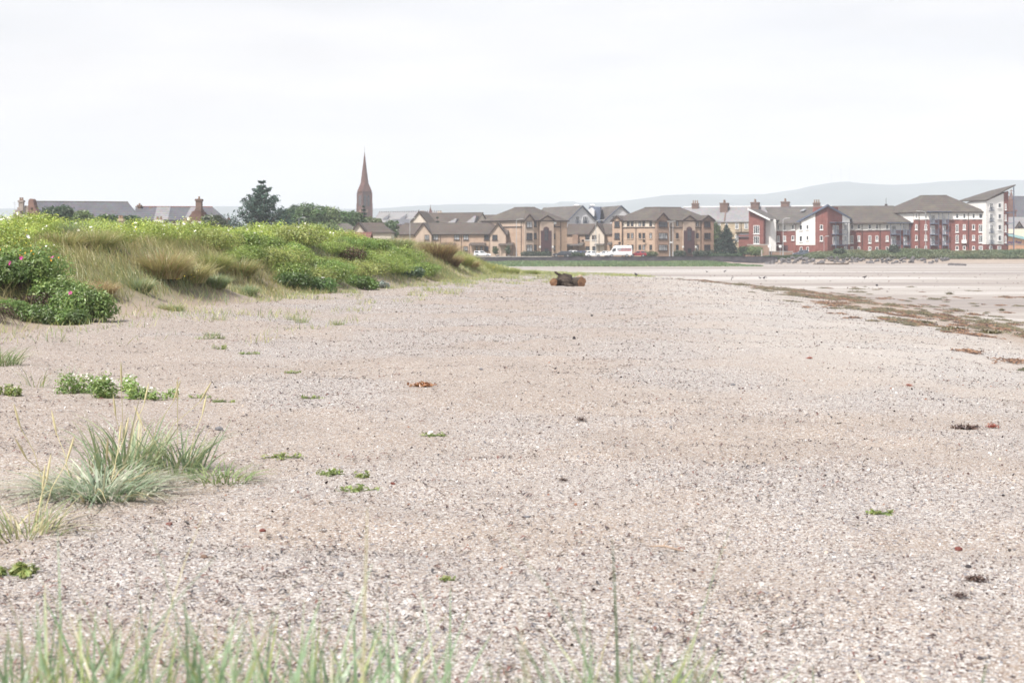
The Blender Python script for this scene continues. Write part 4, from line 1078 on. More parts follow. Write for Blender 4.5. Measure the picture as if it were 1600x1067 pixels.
me.vertices.foreach_set('co', np.array([Vector(f.pt(a0 + x * k_, zb + y * k_, .06 + z)) - Vector(ORG[pb.name]) for x, y, z in co_], dtype=np.float32).ravel())
me.materials.append(M['navy']); lo = bpy.data.objects.new('lettering', me); COL.objects.link(lo); lo.parent = pb

ch2 = thing('church_hall', 'dark slate roofed stone church with a red pinnacle, behind the pool building', 'church', (*U(1600, 430), 0.7))
L, R = U(1577, 432), U(1690, 436)
ze, zr = VZ(349, 432), VZ(307.5, 440)
m = MB(); bent_walls(m, [L, R], 15, G0, ze, zr, True, True); m.build('wall', M['grey_stone'], ch2)
m = MB(); bent_roof(m, [L, R], 15, ze, zr, .3, 'hip', 'gable', inset=2.2); m.build('roof', M['slate'], ch2)
x, d = UX(1580, 427), 427
m = MB(); m.box(x - 1.1, x + 1.1, d - 1.1, d + 1.1, G0, VZ(330, d)); m.box(x - 1.35, x + 1.35, d - 1.35, d + 1.35, VZ(331, d), VZ(328.5, d)); m.box(x - .8, x + .8, d - .8, d + .8, VZ(328.5, d), VZ(312, d))
pn = m.build('pinnacle', M['sandstone'], ch2)
m = MB(); m.cyl((x, d, VZ(312, d)), (x, d, VZ(299, d)), .85, .08, 8); m.cyl((x, d, VZ(300, d)), (x, d, VZ(296, d)), .12, .12, 6); m.box(x - .5, x + .5, d - .1, d + .1, VZ(299, d), VZ(298, d)); m.build('finial', M['sandstone'], pn)
L, R = U(1573, 410), U(1640, 412)
h3 = thing('slate_roofed_house', 'small grey house with white skews between tower and pool building', 'house', (*U(1600, 410), 0.7))
m = MB(); bent_walls(m, [L, R], 8, G0, VZ(357, 410), VZ(340, 412), True, True); m.build('wall', M['grey_stone'], h3)
m = MB(); bent_roof(m, [L, R], 8, VZ(357, 410), VZ(340, 412), .3, 'gable', 'gable'); m.build('roof', M['slate_light'], h3)
f = Fac(L, R); gablet(f, h3, 1584, 1597, 357, 347, .5, 'grey_stone', 'slate_light', back=3)
window(f, h3, 1589, 1594.5, 353, 356.6, 'dark_trim', 'pane', 1, None, False, .5)

# ---------------------------------------------------------------- church with broach spire
cd = 740.0
cx_, cy_ = UX(569.6, cd), cd
chu = thing('church', 'red sandstone church with tall broach spire rising over the trees', 'church', (cx_, cy_, 0.7))
th = math.radians(33); hs = 2.6
sq = [(cx_ + hs * (sx * math.cos(th) - sy * math.sin(th)), cy_ + hs * (sx * math.sin(th) + sy * math.cos(th))) for sx, sy in ((-1, -1), (1, -1), (1, 1), (-1, 1))]
zt, zo, zp = VZ(299.5, cd), VZ(286.5, cd), VZ(235.5, cd)
m = MB(); m.prism([(*p, G0) for p in sq], [(*p, zt) for p in sq])
for p in sq:     # corner buttresses
    q = (p[0] + (p[0] - cx_) * .06, p[1] + (p[1] - cy_) * .06)
    m.box(q[0] - .45, q[0] + .45, q[1] - .45, q[1] + .45, G0, VZ(318, cd)); m.box(q[0] - .3, q[0] + .3, q[1] - .3, q[1] + .3, VZ(318, cd), VZ(301, cd))
tw = m.build('tower', M['church_stone'], chu)
m = MB(); sq2 = [(cx_ + (p[0] - cx_) * 1.1, cy_ + (p[1] - cy_) * 1.1) for p in sq]
m.prism([(*p, zt - .35) for p in sq2], [(*p, zt + .1) for p in sq2]); m.build('cornice', M['church_stone'], tw)
ro = 2.05
oc = [(cx_ + ro * math.cos(th + math.pi / 8 + i * math.pi / 4 - math.pi), cy_ + ro * math.sin(th + math.pi / 8 + i * math.pi / 4 - math.pi)) for i in range(8)]
m = MB(); n0 = len(m.v)
m.v += [(*p, zt + .1) for p in sq2] + [(*p, zo) for p in oc] + [(cx_ + (p[0] - cx_) * .54, cy_ + (p[1] - cy_) * .54, zo + (zp - zo) * .44) for p in oc] + [(cx_, cy_, zp)]
for c in range(4):
    i0, i1 = (2 * c) % 8, (2 * c + 1) % 8        # octagon edge facing corner c is (i0,i1) after rotation
    m.f.append((c, 4 + i0, 4 + i1)); n_ = (c + 1) % 4
    m.f.append((c, 4 + i1, 4 + (i1 + 1) % 8, n_))
for i in range(8):
    j = (i + 1) % 8; m.f.append((4 + i, 4 + j, 12 + j, 12 + i)); m.f.append((12 + i, 12 + j, 20))
m.build('spire', M['church_stone'], chu)
m = MB(); m.cyl((cx_, cy_, zp - .4), (cx_, cy_, zp + 2.0), .09, .06, 6); m.build('finial', M['lead'], chu)
for k_ in (0, 3):      # the two faces towards the beach
    p, q = sq[k_], sq[(k_ + 1) % 4]
    if k_ == 3: p, q = sq[3], sq[0]
    f = Fac(p, q) if p[0] < q[0] else Fac(q, p)
    for c in (.32, .68):
        a = f.L * c; zb, zl = VZ(322, cd), VZ(308.5, cd)
        pts = [(a - .62, zb), (a + .62, zb), (a + .62, zl), (a + .35, zl + .9), (a, zl + 1.4), (a - .35, zl + .9), (a - .62, zl)]
        m = MB(); f.poly(m, pts, -.1, .06); bl = m.build('belfry_opening', M['pane'], tw)
        m = MB()
        for i in range(5): f.box(m, a - .6, a + .6, zb + .4 + i * .85, zb + .55 + i * .85, .06, .16)
        m.build('louvre', M['church_stone'], bl)
    m = MB(); a = f.L / 2; zc = VZ(330, cd); pts = [(a + .8 * math.cos(i * math.pi / 6), zc + .8 * math.sin(i * math.pi / 6)) for i in range(12)]; f.poly(m, pts, -.1, .08); m.build('round_window', M['pot'], tw)
L, R = U(582, 728), U(672, 716)
zr, ze = VZ(331.5, 722), VZ(347, 720)
m = MB(); bent_walls(m, [L, R], 16, G0, ze, zr, True, True); m.build('nave', M['church_stone'], chu)
m = MB(); bent_roof(m, [L, R], 16, ze, zr, .3, 'gable', 'gable'); nr = m.build('nave_roof', M['slate_light'], chu)
f = Fac(L, R); m = MB()
for i in range(26): a = f.L * i / 25; f.box(m, a - .18, a + .18, zr + .2, zr + .75, -8.2, -7.8)
m.build('ridge_cresting', M['church_stone'], nr)
for u in (600, 627):
    a = f.s_at(u); m = MB(); z = f.z_at(341, a); m.prism([f.pt(a - 1.5, z - .6, -1.2), f.pt(a + 1.2, z - .6, -1.2), f.pt(a + 1.4, z + 2.2, -3.6)], [f.pt(a - 1.5, z + .2, -2.4), f.pt(a + 1.2, z + .2, -2.4), f.pt(a + 1.4, z + 2.4, -4.2)]); m.build('roof_vent', M['slate'], nr)
m = MB(); f3 = Fac(U(606, 712), U(655, 706)); f3.pbox(m, 606, 655, 350, 402, -8, 0); ai = m.build('aisle', M['church_stone'], chu)
m = MB(); m.prism([f3.pt(-.3, VZ(352, 712), .3), f3.pt(f3.L + .3, VZ(351, 706), .3), f3.pt(f3.L + .3, VZ(342, 706), -7), f3.pt(-.3, VZ(343, 712), -7)], [f3.pt(-.3, VZ(351.3, 712), .3), f3.pt(f3.L + .3, VZ(350.3, 706), .3), f3.pt(f3.L + .3, VZ(341.3, 706), -7), f3.pt(-.3, VZ(342.3, 712), -7)]); m.build('aisle_roof', M['slate'], ai)
a = f.s_at(672.5); m = MB(); z = VZ(331.5, 718); m.cyl((UX(672.6, 718), 718, z - .8), (UX(672.6, 718), 718, z + 2.6), 1.3, .15, 4); m.box(UX(672.6, 718) - .1, UX(672.6, 718) + .1, 717.9, 718.1, z + 2.4, z + 3.6); m.build('gable_cross', M['church_stone'], chu)

# ---------------------------------------------------------------- house with cream gable in front of the church
L, R = U(655, 390), U(742, 384)
cg = thing('gabled_house', 'brown roofed house with cream gable and finial, left of the corner flats', 'house', (*L, 0.7))
ze, zr = VZ(352, 386), VZ(334, 390)
m = MB(); bent_walls(m, [L, R], 10, G0, ze, zr, True, True); m.build('wall', M['cream'], cg)
m = MB(); bent_roof(m, [L, R], 10, ze, zr, .3, 'gable', 'gable'); r = m.build('roof', M['tile_brown'], cg)
m = MB(); ridge_caps(m, [L, R], 10, zr, 'gable', 'gable'); m.build('ridge_tiles', M['tile_brown'], r)
f = Fac(L, R)
f4 = Fac(U(641.5, 386), U(670.5, 384)); gablet(f4, cg, 641.5, 670, 349.5, 332, .3, 'cream', 'tile_brown', back=5, name='front_gable')
a = f4.s_at(655.7); m = MB(); m.cyl(f4.pt(a, VZ(331.5, 385), .5), f4.pt(a, VZ(327.5, 385), .5), .16, .05, 6); m.build('finial', M['dark_trim'], cg)
for u, n in ((660, 2), (687, 2)): chimney(cg, UX(u, 394), 394, VZ(338, 394), VZ(331.3, 394), 1.2, .8, n, 'cream', 0, 'chimney', .35)
for u0, u1, v1 in ((699, 711.5, 341.8), (728.5, 741.5, 337.6)):     # the two small pale hipped dormers
    a0, a1 = f.s_at(u0), f.s_at(u1); zt, zb = f.z_at(v1, a0), f.z_at(350, a0)
    m = MB(); m.prism([f.pt(a0 - .4, zb, .6), f.pt(a1, zb, .6), f.pt(a1, zb, -4), f.pt(a0 - .4, zb, -4)], [f.pt(a1 - .5, zt, -1), f.pt(a1, zt, -1), f.pt(a1, zt, -4), f.pt(a1 - .5, zt, -4)])
    m.build('dormer', M['slate_light'], cg)
L, R = U(738, 400), U(775, 398)
hb = thing('brown_roofed_house', 'low brown roofed house peeping out left of the big tan flats', 'house', (*L, 0.7))
m = MB(); bent_walls(m, [L, R], 9, G0, VZ(350, 400), VZ(337, 404), True, True); m.build('wall', M['tan_brick'], hb)
m = MB(); bent_roof(m, [L, R], 9, VZ(350, 400), VZ(337, 404), .3, 'gable', 'gable'); m.build('roof', M['tile_brown'], hb)

# ---------------------------------------------------------------- low roofs left of the terrace
L, R = U(470, 300), U(562, 300)
lr = thing('hip_roofed_house', 'low house with wide brown hipped roof behind the round green bush', 'house', (*L, 0.7))
m = MB(); bent_walls(m, [L, R], 9, G0, VZ(364.5, 300), None); m.build('wall', M['buff'], lr)
m = MB(); bent_roof(m, [L, R], 9, VZ(364.5, 300), VZ(350.5, 304), .3, inset=3.0); m.build('roof', M['tile_grey'], lr)
L, R = U(560, 292), U(611, 292)
lc = thing('bungalow', 'low house with cream gable and dark brown roof, left of the long terrace', 'house', (*L, 0.7))
ze, zr = VZ(364, 292), VZ(349.5, 296)
m = MB(); bent_walls(m, [L, R], 8, G0, ze, zr, True, False); m.build('wall', M['cream'], lc)
m = MB(); bent_roof(m, [L, R], 8, ze, zr, .3, 'gable', 'hip', inset=2.4); m.build('roof', M['tile_brown'], lc)
f = Fac(U(548.5, 289), U(573, 289)); gablet(f, lc, 549, 572, 364, 349, .2, 'cream', 'tile_brown', back=4)
L, R = U(418, 236), U(506, 236)
rr = thing('red_roofed_house', 'low house with long red tiled roof just over the dune crest', 'house', (*L, 0.7))
m = MB(); bent_walls(m, [L, R], 7, G0, VZ(376, 236), VZ(364.5, 239), True, True); m.build('wall', M['cream'], rr)
m = MB(); bent_roof(m, [L, R], 7, VZ(376, 236), VZ(364.5, 239), .3, 'gable', 'hip', inset=2.6); m.build('roof', M['tile_red'], rr)
m = MB(); ff_ = Fac(U(478, 232.5), U(510, 232.5)); ff_.ppoly(m, [(479, 366), (508, 366), (494, 380)], -.3, 0); m.build('cream_gable', M['cream'], rr)
L, R = U(500, 236), U(575, 236)
r2_ = thing('red_roofed_house', 'second red roofed house right of the pale gap above the dune', 'house', (*L, 0.7))
m = MB(); bent_walls(m, [L, R], 7, G0, VZ(376, 236), VZ(364.8, 239), True, True); m.build('wall', M['cream'], r2_)
m = MB(); bent_roof(m, [L, R], 7, VZ(376, 236), VZ(364.8, 239), .3, 'hip', 'gable', inset=2.6); m.build('roof', M['tile_red'], r2_)
L, R = U(405, 262), U(472, 262)
gr_ = thing('grey_roofed_house', 'low grey roofed house below the dark conifer', 'house', (*L, 0.7))
m = MB(); bent_walls(m, [L, R], 7, G0, VZ(370, 262), None); m.build('wall', M['buff'], gr_)
m = MB(); bent_roof(m, [L, R], 7, VZ(370, 262), VZ(359.5, 265), .3, inset=3); m.build('roof', M['slate'], gr_)

# ---------------------------------------------------------------- big stone house at the left edge
L, R = U(52, 268), U(219, 272)
ms = thing('stone_mansion', 'large stone house with crow stepped gable, stacks and long blue slate roof at far left', 'house', (*L, 0.7))
ze, zr = VZ(347, 268), VZ(316.7, 274)
m = MB(); bent_walls(m, [L, R], 12, G0, ze, zr, True, False); m.build('wall', M['sandstone'], ms)
m = MB(); bent_roof(m, [L, R], 12, ze, zr, .35, 'gable', 'hip', inset=2.6); r = m.build('roof', M['slate'], ms)
m = MB(); ridge_caps(m, [L, R], 12, zr, 'gable', 'hip', 2.6); m.build('ridge_tiles', M['tile_grey'], r)
f = Fac(U(16, 263), U(61, 262))
m = MB(); f.ppoly(m, [(17.5, 400), (45, 400), (45, 321.5), (30.5, 321.5), (30.5, 324), (27, 324), (27, 328), (23.5, 328), (23.5, 332.5), (20.5, 332.5), (20.5, 337.5), (17.5, 337.5)], -1.2, 0); m.build('stepped_gable', M['grey_stone'], ms)
m = MB(); f.ppoly(m, [(45, 400), (61, 400), (60.5, 335), (57, 327), (54.2, 320.5), (53.4, 315), (52.5, 312.3), (50.5, 310.8), (47.8, 310.8), (46, 312.5), (45, 316)], -.9, .25); m.build('shaped_gable', M['sandstone'], ms)
chimney(ms, *U(33.5, 262.4), VZ(330, 262), VZ(313.2, 262), .85, .7, 2, 'grey_stone', 0, pot_h=.55)
for u0, u1, v0, v1 in ((35, 38, 326, 334), (50, 52, 324.5, 328), (22, 25, 340, 346)): window(f, ms, u0, u1, v0, v1, 'dark_trim', 'pane', 0, None, False, .27 if u0 > 45 else 0)
m = MB(); m.cyl(f.pt(f.s_at(38.3), VZ(400, 263), .15), f.pt(f.s_at(38.3), VZ(321, 263), .15), .06, None, 5); m.build('drainpipe', M['white_trim'], ms)
m = MB(); x = UX(23, 263); m.cyl((x, 263, VZ(335, 263)), (x, 263, VZ(315, 263)), .03, None, 5)
for v in (317, 319.5): m.cyl((x - .35, 263, VZ(v, 263)), (x + .35, 263, VZ(v, 263)), .025, None, 4)
m.build('aerial', M['galv'], ms)

# ---------------------------------------------------------------- slate-roofed villa with the shaped gable
L, R = U(210, 258), U(349, 260)
vl = thing('slate_roofed_villa', 'stone house with slate roof with painted sunlit strips, shaped gable and tall stack, left of the conifer', 'house', (*L, 0.7))
W = 9; ze, zr = VZ(344, 258), VZ(325, 262.5)
m = MB(); bent_walls(m, [L, R], W, G0, ze, zr, True, False); m.build('wall', M['sandstone'], vl)
m = MB(); bent_roof(m, [L, R], W, ze, zr, .3, 'gable', 'hip', inset=2.3); r = m.build('roof', M['slate'], vl)
m = MB(); ridge_caps(m, [L, R], W, zr, 'gable', 'hip', 2.3); m.build('ridge_tiles', M['tile_red'], r)
f = Fac(L, R)
for u0, u1, sk in ((240.5, 262.5, 0), (294.5, 305, .8)):     # sunlit strips of the roof, their brightness put into paler slate colour
    a0, a1 = f.s_at(u0), f.s_at(u1); sl = (zr - ze) / (W / 2); o0 = .3
    zz = lambda o: ze - sl * o + .23
    m = MB(); m.prism([f.pt(a0 - sk, zz(.25), .25), f.pt(a1 - sk, zz(.25), .25), f.pt(a1, zz(-4.35), -4.35), f.pt(a0, zz(-4.35), -4.35)],
                      [f.pt(a0 - sk, zz(.25) + .05, .25), f.pt(a1 - sk, zz(.25) + .05, .25), f.pt(a1, zz(-4.35) + .05, -4.35), f.pt(a0, zz(-4.35) + .05, -4.35)])
    m.build('sunlit_slates', M['slate_light'], r)
m = MB(); f.ppoly(m, [(293.5, 400), (325, 400), (324, 343), (321.5, 337), (320.5, 331.5), (317, 330.5), (315.5, 326.5), (305.5, 326.5), (304, 330), (300, 331), (299.5, 334), (293.5, 341.5)], -4, .6); sg = m.build('shaped_gable', M['sandstone'], vl)
x, d = UX(310.4, 257.2), 257.6
chimney(vl, x, d, VZ(330, d), VZ(311.3, d), 1.0, 1.3, 1, 'chim', 0, pot_h=.5)
chimney(vl, *U(218, 262), VZ(330, 262), VZ(320.3, 262), .55, .55, 1, 'chim', 0, pot_h=.3)
m = MB(); f.pbox(m, 228, 233, 322.8, 326, -5, -4); m.build('ridge_stack', M['pot'], vl)
m = MB(); f.pbox(m, 301, 320, 354, 356, .6, 1.2); m.build('canopy', M['white_trim'], vl)
for u0, u1 in ((262, 268), (275, 281), (300, 305), (310, 315)): window(f, vl, u0, u1, 346.5, 352, 'white_trim', 'curtain', 1, None, False, .6 if u0 > 290 else 0)
m = MB(); f.pbox(m, 353, 360, 342, 400, -2, -.5); 
m.build('end_pier', M['sandstone'], vl)
x, d = UX(357.5, 259.5), 259.5
m = MB(); m.box(x - .2, x + .2, d - .2, d + .2, VZ(343, d), VZ(340, d)); m.build('finial', M['sandstone'], vl)

lh = thing('low_cottage', 'low cottage hidden by the roses, only its pale chimneys showing over them', 'house', (*U(245, 205), 0.7))
L, R = U(178, 205), U(300, 207)
m = MB(); bent_walls(m, [L, R], 7, G0, VZ(366, 205), VZ(356, 208), True, True); m.build('wall', M['cream'], lh)
m = MB(); bent_roof(m, [L, R], 7, VZ(366, 205), VZ(356, 208), .3, 'gable', 'gable'); m.build('roof', M['slate'], lh)
for u, v, wx, mt, n in ((189, 342, .7, 'pale_stone', 2), (248.7, 344, 1.05, 'white', 2), (290, 345.5, .5, 'pale_stone', 1)):
    chimney(lh, *U(u, 206), VZ(358, 206), VZ(v, 206), wx, .7, n, mt, 0, pot_h=.5)
# ---------------------------------------------------------------- sea wall
sw = thing('sea_wall', 'long dark stone sea wall with pale coping, green weeds along its foot', 'sea wall', (20, 342, -0.7))
m = MB(); xs0, xs1 = -42, UX(1214, 342)
n = 60
for i in range(n):
    a, b_ = xs0 + (xs1 - xs0) * i / n, xs0 + (xs1 - xs0) * (i + 1) / n
    j = 0.05 * math.sin(i * 2.3)
    m.prism([(a, 341.3 + j, -1.3), (b_, 341.3 + j, -1.3), (b_, 342.4, -1.3), (a, 342.4, -1.3)], [(a, 341.6 + j, .72), (b_, 341.6 + j, .72), (b_, 342.4, .72), (a, 342.4, .72)])
m.build('wall_body', M['seawall'], sw)
m = MB(); m.box(xs0, UX(862, 342), 341.5, 342.55, .725, .90); m.build('coping_stone', M['coping'], sw, label='pale coping at the left end of the wall')
m = MB(); m.box(UX(862.3, 342), xs1, 341.5, 342.55, .725, .86); m.build('coping_stone', M['seawall'], sw)

# ---------------------------------------------------------------- vehicles
def lthing(*a, **k):
    o = thing(*a, **k); ORG[o.name] = Vector((0, 0, 0)); return o
def wheel(parent, x, y, r, wd):
    m = MB(); m.cyl((x, y - wd / 2, r), (x, y + wd / 2, r), r, None, 18); w_ = m.build('wheel', M['rubber'], parent, sm=False)
    s = -1 if y < 0 else 1
    m = MB(); m.cyl((x, y + s * (wd / 2 - .01), r), (x, y + s * (wd / 2 + .02), r), r * .62, r * .55, 12); m.build('rim', M['rim'], w_)
def car(label, u, d, paint, L=4.2, h=1.48, w=1.76, flip=False, rz=0.0, estate=False, suv=False, z=0.716):
    o = lthing('parked_car', label, 'car', (UX(u, d), d, z), 'cars parked along the shore road', rz=rz + (math.pi if flip else 0))
    k = 0.14 if suv else 0.0
    e = .46 if estate or suv else .36
    prof = [(-.5, .34 + k), (-.5, .60 + k), (-.47, .74 + k), (-.40, .82 + k), (-.22, .93 + k), (.40, .98 + k), (.485, .92 + k), (.5, .62 + k), (.49, .34 + k)]
    arch = []
    m = MB(); hw = w / 2
    pts = [(px * L, pz) for px, pz in prof]
    m.prism([(x, -hw, z_) for x, z_ in pts], [(x, hw, z_) for x, z_ in pts]); m.build('body', M[paint], o, bevel=.07)
    b0, b1, t0, t1, zb, zt = -.23 * L, .47 * L, -.04 * L, e * L - .1, .92 + k, h
    a, c = hw - .06, hw - .26
    B = [(b0, -a, zb), (b1, -a, zb), (b1, a, zb), (b0, a, zb)]; T = [(t0, -c, zt), (t1, -c, zt), (t1, c, zt), (t0, c, zt)]
    m = MB(); m.prism(B, T); cb = m.build('cabin', M[paint], o, bevel=.05)
    lp = lambda p, q, t: tuple(p[i] + (q[i] - p[i]) * t for i in range(3))
    def pan(p0, p1, p2, p3, out, nm):   # glass panel a little proud of the cabin face
        mid = [lp(lp(p0, p1, .08), lp(p3, p2, .08), .10), lp(lp(p0, p1, .92), lp(p3, p2, .92), .10), lp(lp(p0, p1, .90), lp(p3, p2, .90), .86), lp(lp(p0, p1, .10), lp(p3, p2, .10), .86)]
        m = MB(); o_ = Vector(out) * .012; m.prism([Vector(q) - o_ for q in mid], [Vector(q) + o_ for q in mid]); m.build(nm, M['pane'], cb)
    pan(B[0], B[3], T[3], T[0], (-1, 0, .4), 'windscreen'); pan(B[1], B[2], T[2], T[1], (1, 0, .2), 'rear_window')
    for s, (i, j) in ((-1, (0, 1)), (1, (3, 2))):
        p0, p1, p2, p3 = B[i], B[j], T[j], T[i]
        pan(p0, lp(p0, p1, .52), lp(p3, p2, .45), p3, (0, s, .3), 'side_window'); pan(lp(p0, p1, .55), p1, p2, lp(p3, p2, .49), (0, s, .3), 'side_window')
        for x in (-.31 * L, .30 * L): wheel(o, x, s * (hw - .06), .33 + k * .4, .22)
        m = MB(); m.box(-.5 * L - .02, -.47 * L, s * hw * .55 - .18, s * hw * .55 + .18, .64 + k, .76 + k); m.build('headlight', M['lens'], o)
        m = MB(); m.box(.485 * L, .5 * L + .02, s * hw * .72 - .14, s * hw * .72 + .14, .66 + k, .84 + k); m.build('tail_light', M['taillight'], o)
        m = MB(); m.box(b0 + .35, b0 + .5, s * (hw + .02), s * (hw + .2), zb, zb + .13) if s > 0 else m.box(b0 + .35, b0 + .5, -hw - .2, -hw - .02, zb, zb + .13); m.build('wing_mirror', M[paint], o)
    m = MB(); m.box(-.5 * L - .025, -.5 * L + .02, -.26, .26, .42 + k, .53 + k); m.build('number_plate', M['white_trim'], o)
    return o
car('white estate car half hidden by the dune end, before the pink terrace', 753.5, 351.5, 'car_white', 4.3, 1.5, estate=True, flip=True)
car('dark saloon car parked above the sea wall before the left flats', 878, 346.8, 'car_dark', 4.6, 1.46)
car('white car nose showing above the hedge behind the dark saloon', 891, 358.0, 'car_white', 3.9, 1.6, suv=True, z=.72)
car('blue car behind the hedge, next to the small pink house', 903.5, 357.4, 'car_blue', 4.0, 1.5, estate=True, z=.72)
car('white hatchback parked beside the lamp post left of the van', 927, 349.5, 'car_white', 4.0, 1.46, flip=True)
car('pale grey car behind the lamp post, partly hidden by the white van', 943, 355.0, 'car_white', 4.0, 1.45)
car('red car parked right behind the white van', 996.5, 348.6, 'car_red', 4.2, 1.46)
car('grey blue hatchback parked before the white and red gable', 1251, 349.2, 'car_grey', 3.9, 1.55, estate=True, z=.9)

vx, vd = UX(968, 347), 347.0
van = lthing('white_van', 'tall white panel van with red lettering on its side, above the sea wall', 'van', (vx, vd, 0.716))
prof = [(-3.05, .38), (-3.08, .62), (-3.05, 1.02), (-2.72, 1.22), (-2.25, 1.34), (-1.52, 2.35), (-1.25, 2.66), (-.9, 2.78), (2.75, 2.80), (2.95, 2.68), (3.05, 1.4), (3.05, .38)]
m = MB(); m.prism([(x, -1.0, z) for x, z in prof], [(x, 1.0, z) for x, z in prof]); bd = m.build('body', M['car_white'], van, bevel=.12)
m = MB(); d_ = Vector((-.81, 0, .59)) * .012
q = [(-2.2, -.85, 1.42), (-2.2, .85, 1.42), (-1.58, .78, 2.28), (-1.58, -.78, 2.28)]
m.prism([Vector(p) - d_ for p in q], [Vector(p) + d_ for p in q]); m.build('windscreen', M['curtain'], van)
for s in (-1, 1):
    m = MB(); y0, y1 = (-1.014, -.99) if s < 0 else (.99, 1.014)
    pts = [(-1.98, 1.42), (-1.0, 1.42), (-1.0, 2.12), (-1.5, 2.12)]
    m.prism([(x, y0, z) for x, z in pts], [(x, y1, z) for x, z in pts]); m.build('side_window', M['pane'], van)
    for x in (-1.95, 1.75): wheel(van, x, s * .93, .37, .24)
    m = MB(); m.box(-3.1, -2.9, s * .72 - .2, s * .72 + .2, .84, 1.08); m.build('headlight', M['lens'], van)
    m = MB(); m.box(3.03, 3.09, s * .9 - .08, s * .9 + .08, .9, 1.7); m.build('tail_light', M['taillight'], van)
    m = MB(); m.box(-1.85, -1.6, s * 1.02 if s > 0 else -1.25, 1.25 if s > 0 else s * 1.02, 1.5, 1.85); m.build('wing_mirror', M['dark_trim'], van)
m = MB(); m.box(-.62, 2.72, -1.022, -1.0, 1.62, 2.16); m.build('grey_side_panel', M['decal_grey'], van)
m = MB()      # unreadable red word: a row of slanted strokes
xx = .35; rr_ = random.Random(3)
for i in range(9):
    w_ = .2 + .06 * rr_.random(); m.prism([(xx, -1.03, 1.60), (xx + w_ * .45, -1.03, 1.60), (xx + w_ * .45 + .14, -1.03, 2.2), (xx + .14, -1.03, 2.2)], [(xx, -1.023, 1.60), (xx + w_ * .45, -1.023, 1.60), (xx + w_ * .45 + .14, -1.023, 2.2), (xx + .14, -1.023, 2.2)])
    m.box(xx + .08, xx + w_, -1.030, -1.0235, 1.86 + .2 * rr_.random(), 2.0 + .18 * rr_.random()); xx += w_ + .06
m.build('lettering', M['decal_red'], van)
m = MB(); m.prism([(-.6, -1.021, 1.42), (2.7, -1.021, 1.46), (2.7, -1.021, 1.58), (-.2, -1.021, 1.54)], [(-.6, -1.0, 1.42), (2.7, -1.0, 1.46), (2.7, -1.0, 1.58), (-.2, -1.0, 1.54)]); m.build('red_stripe', M['decal_red'], van)
m = MB(); m.box(-1.0, -.96, -1.012, -1.0, .7, 2.5); m.box(.62, .65, -1.012, -1.0, .7, 1.4); m.build('door_seam', M['decal_grey'], van)
m = MB(); m.box(-1.5, 1.3, -1.03, -.95, .36, .5); m.build('side_skirt', M['dark_trim'], van)

# ---------------------------------------------------------------- lamp posts and signs
def lamp(label, u, v_top, v_bot, d, arm=(1,), arm_len=1.6, r=.085, grp='lamp posts of the shore road'):
    x, z0, z1 = UX(u, d), min(.7, VZ(v_bot, d)), VZ(v_top, d)
    o = thing('street_lamp', label, 'street lamp', (x, d, z0), grp)
    m = MB(); m.cyl((x, d, z0), (x, d, z0 + 1.4), r * 1.5, r * 1.5, 8); m.cyl((x, d, z0 + 1.4), (x, d, z1), r, r * .7, 8); m.build('pole', M['galv'], o)
    for s in arm:
        m = MB(); m.tube([(x, d, z1 - .05), (x + s * arm_len * .5, d - .1, z1 + .22), (x + s * arm_len, d - .2, z1 + .3)], [.055, .05, .045], 6); a_ = m.build('arm', M['galv'], o)
        m = MB(); m.box(x + s * arm_len - .1 - (.6 if s < 0 else 0), x + s * arm_len + .1 + (.6 if s > 0 else 0), d - .36, d - .06, z1 + .24, z1 + .38); m.build('lamp_head', M['galv'], a_)
    return o
lamp('tall slender lamp post in front of the left block of tan flats', 807, 344, 403, 346, (1,), 1.0)
lamp('lamp post between the white hatchback and the small pink house', 931, 346, 402, 346, (1,), 1.3)
lamp('left lamp post of the close pair before the tan corner bay', 1046.5, 348, 401, 346, (1,), .7)
lamp('right lamp post of the close pair before the tan corner bay', 1051.5, 348, 401, 345.6, (-1,), .7)
lamp('tall lamp post left of the white panelled gable', 1223.5, 343, 401, 346, (1,), .9)
lamp('lamp post before the balconies of the four storey red block', 1446.5, 332, 396, 348, (-1,), 1.7)
lamp('lamp post in front of the white monopitch tower', 1547.5, 350, 394, 348, (1,), .7, .06)
lamp('short lamp post beside the brick corner of the big gable', 1287.5, 371, 396, 348, (1,), .5, .05)
lamp('lamp post among the broadleaf trees left of the spire', 467, 342.5, 366, 270, (1,), .5)
lamp('lamp post over the dune, before the left gable of the terrace', 640.5, 343, 370, 300, (1,), .5)
for lab, u, v0, v1, d in (('small white road sign left of the tall lamp post', 1202, 382.4, 387, 347.5), ('white notice board on post right of the road sign', 1219, 383, 387, 349)):
    x = UX(u, d); z1 = VZ(v0, d); z0 = VZ(v1, d)
    o = thing('road_sign', lab, 'sign', (x, d, .7))
    m = MB(); m.cyl((x, d, .6), (x, d, z1), .05, None, 6); m.build('pole', M['galv'], o)
    m = MB(); m.box(x - .32, x + .32, d - .08, d - .05, z0, z1); m.build('sign_panel', M['white_trim'], o)
m = MB(); x, d = UX(1205.5, 346), 346; o = thing('sign_post', 'thin bare metal post just right of the white road sign', 'post', (x, d, .7)); m.cyl((x, d, .6), (x, d, VZ(385, d)), .05, None, 6); m.build('pole', M['galv'], o)
x, d = UX(1190, 344), 344; o = thing('wooden_post', 'weathered yellowish wooden post at the hedge end on the sea wall', 'post', (x, d, .7))
m = MB(); m.box(x - .13, x + .13, d - .12, d + .12, .6, VZ(391, d)); m.build('shaft', M['coping'], o); m = MB(); m.box(x - .16, x + .16, d - .15, d + .15, VZ(391, d), VZ(390.4, d)); m.build('cap', M['coping'], o)
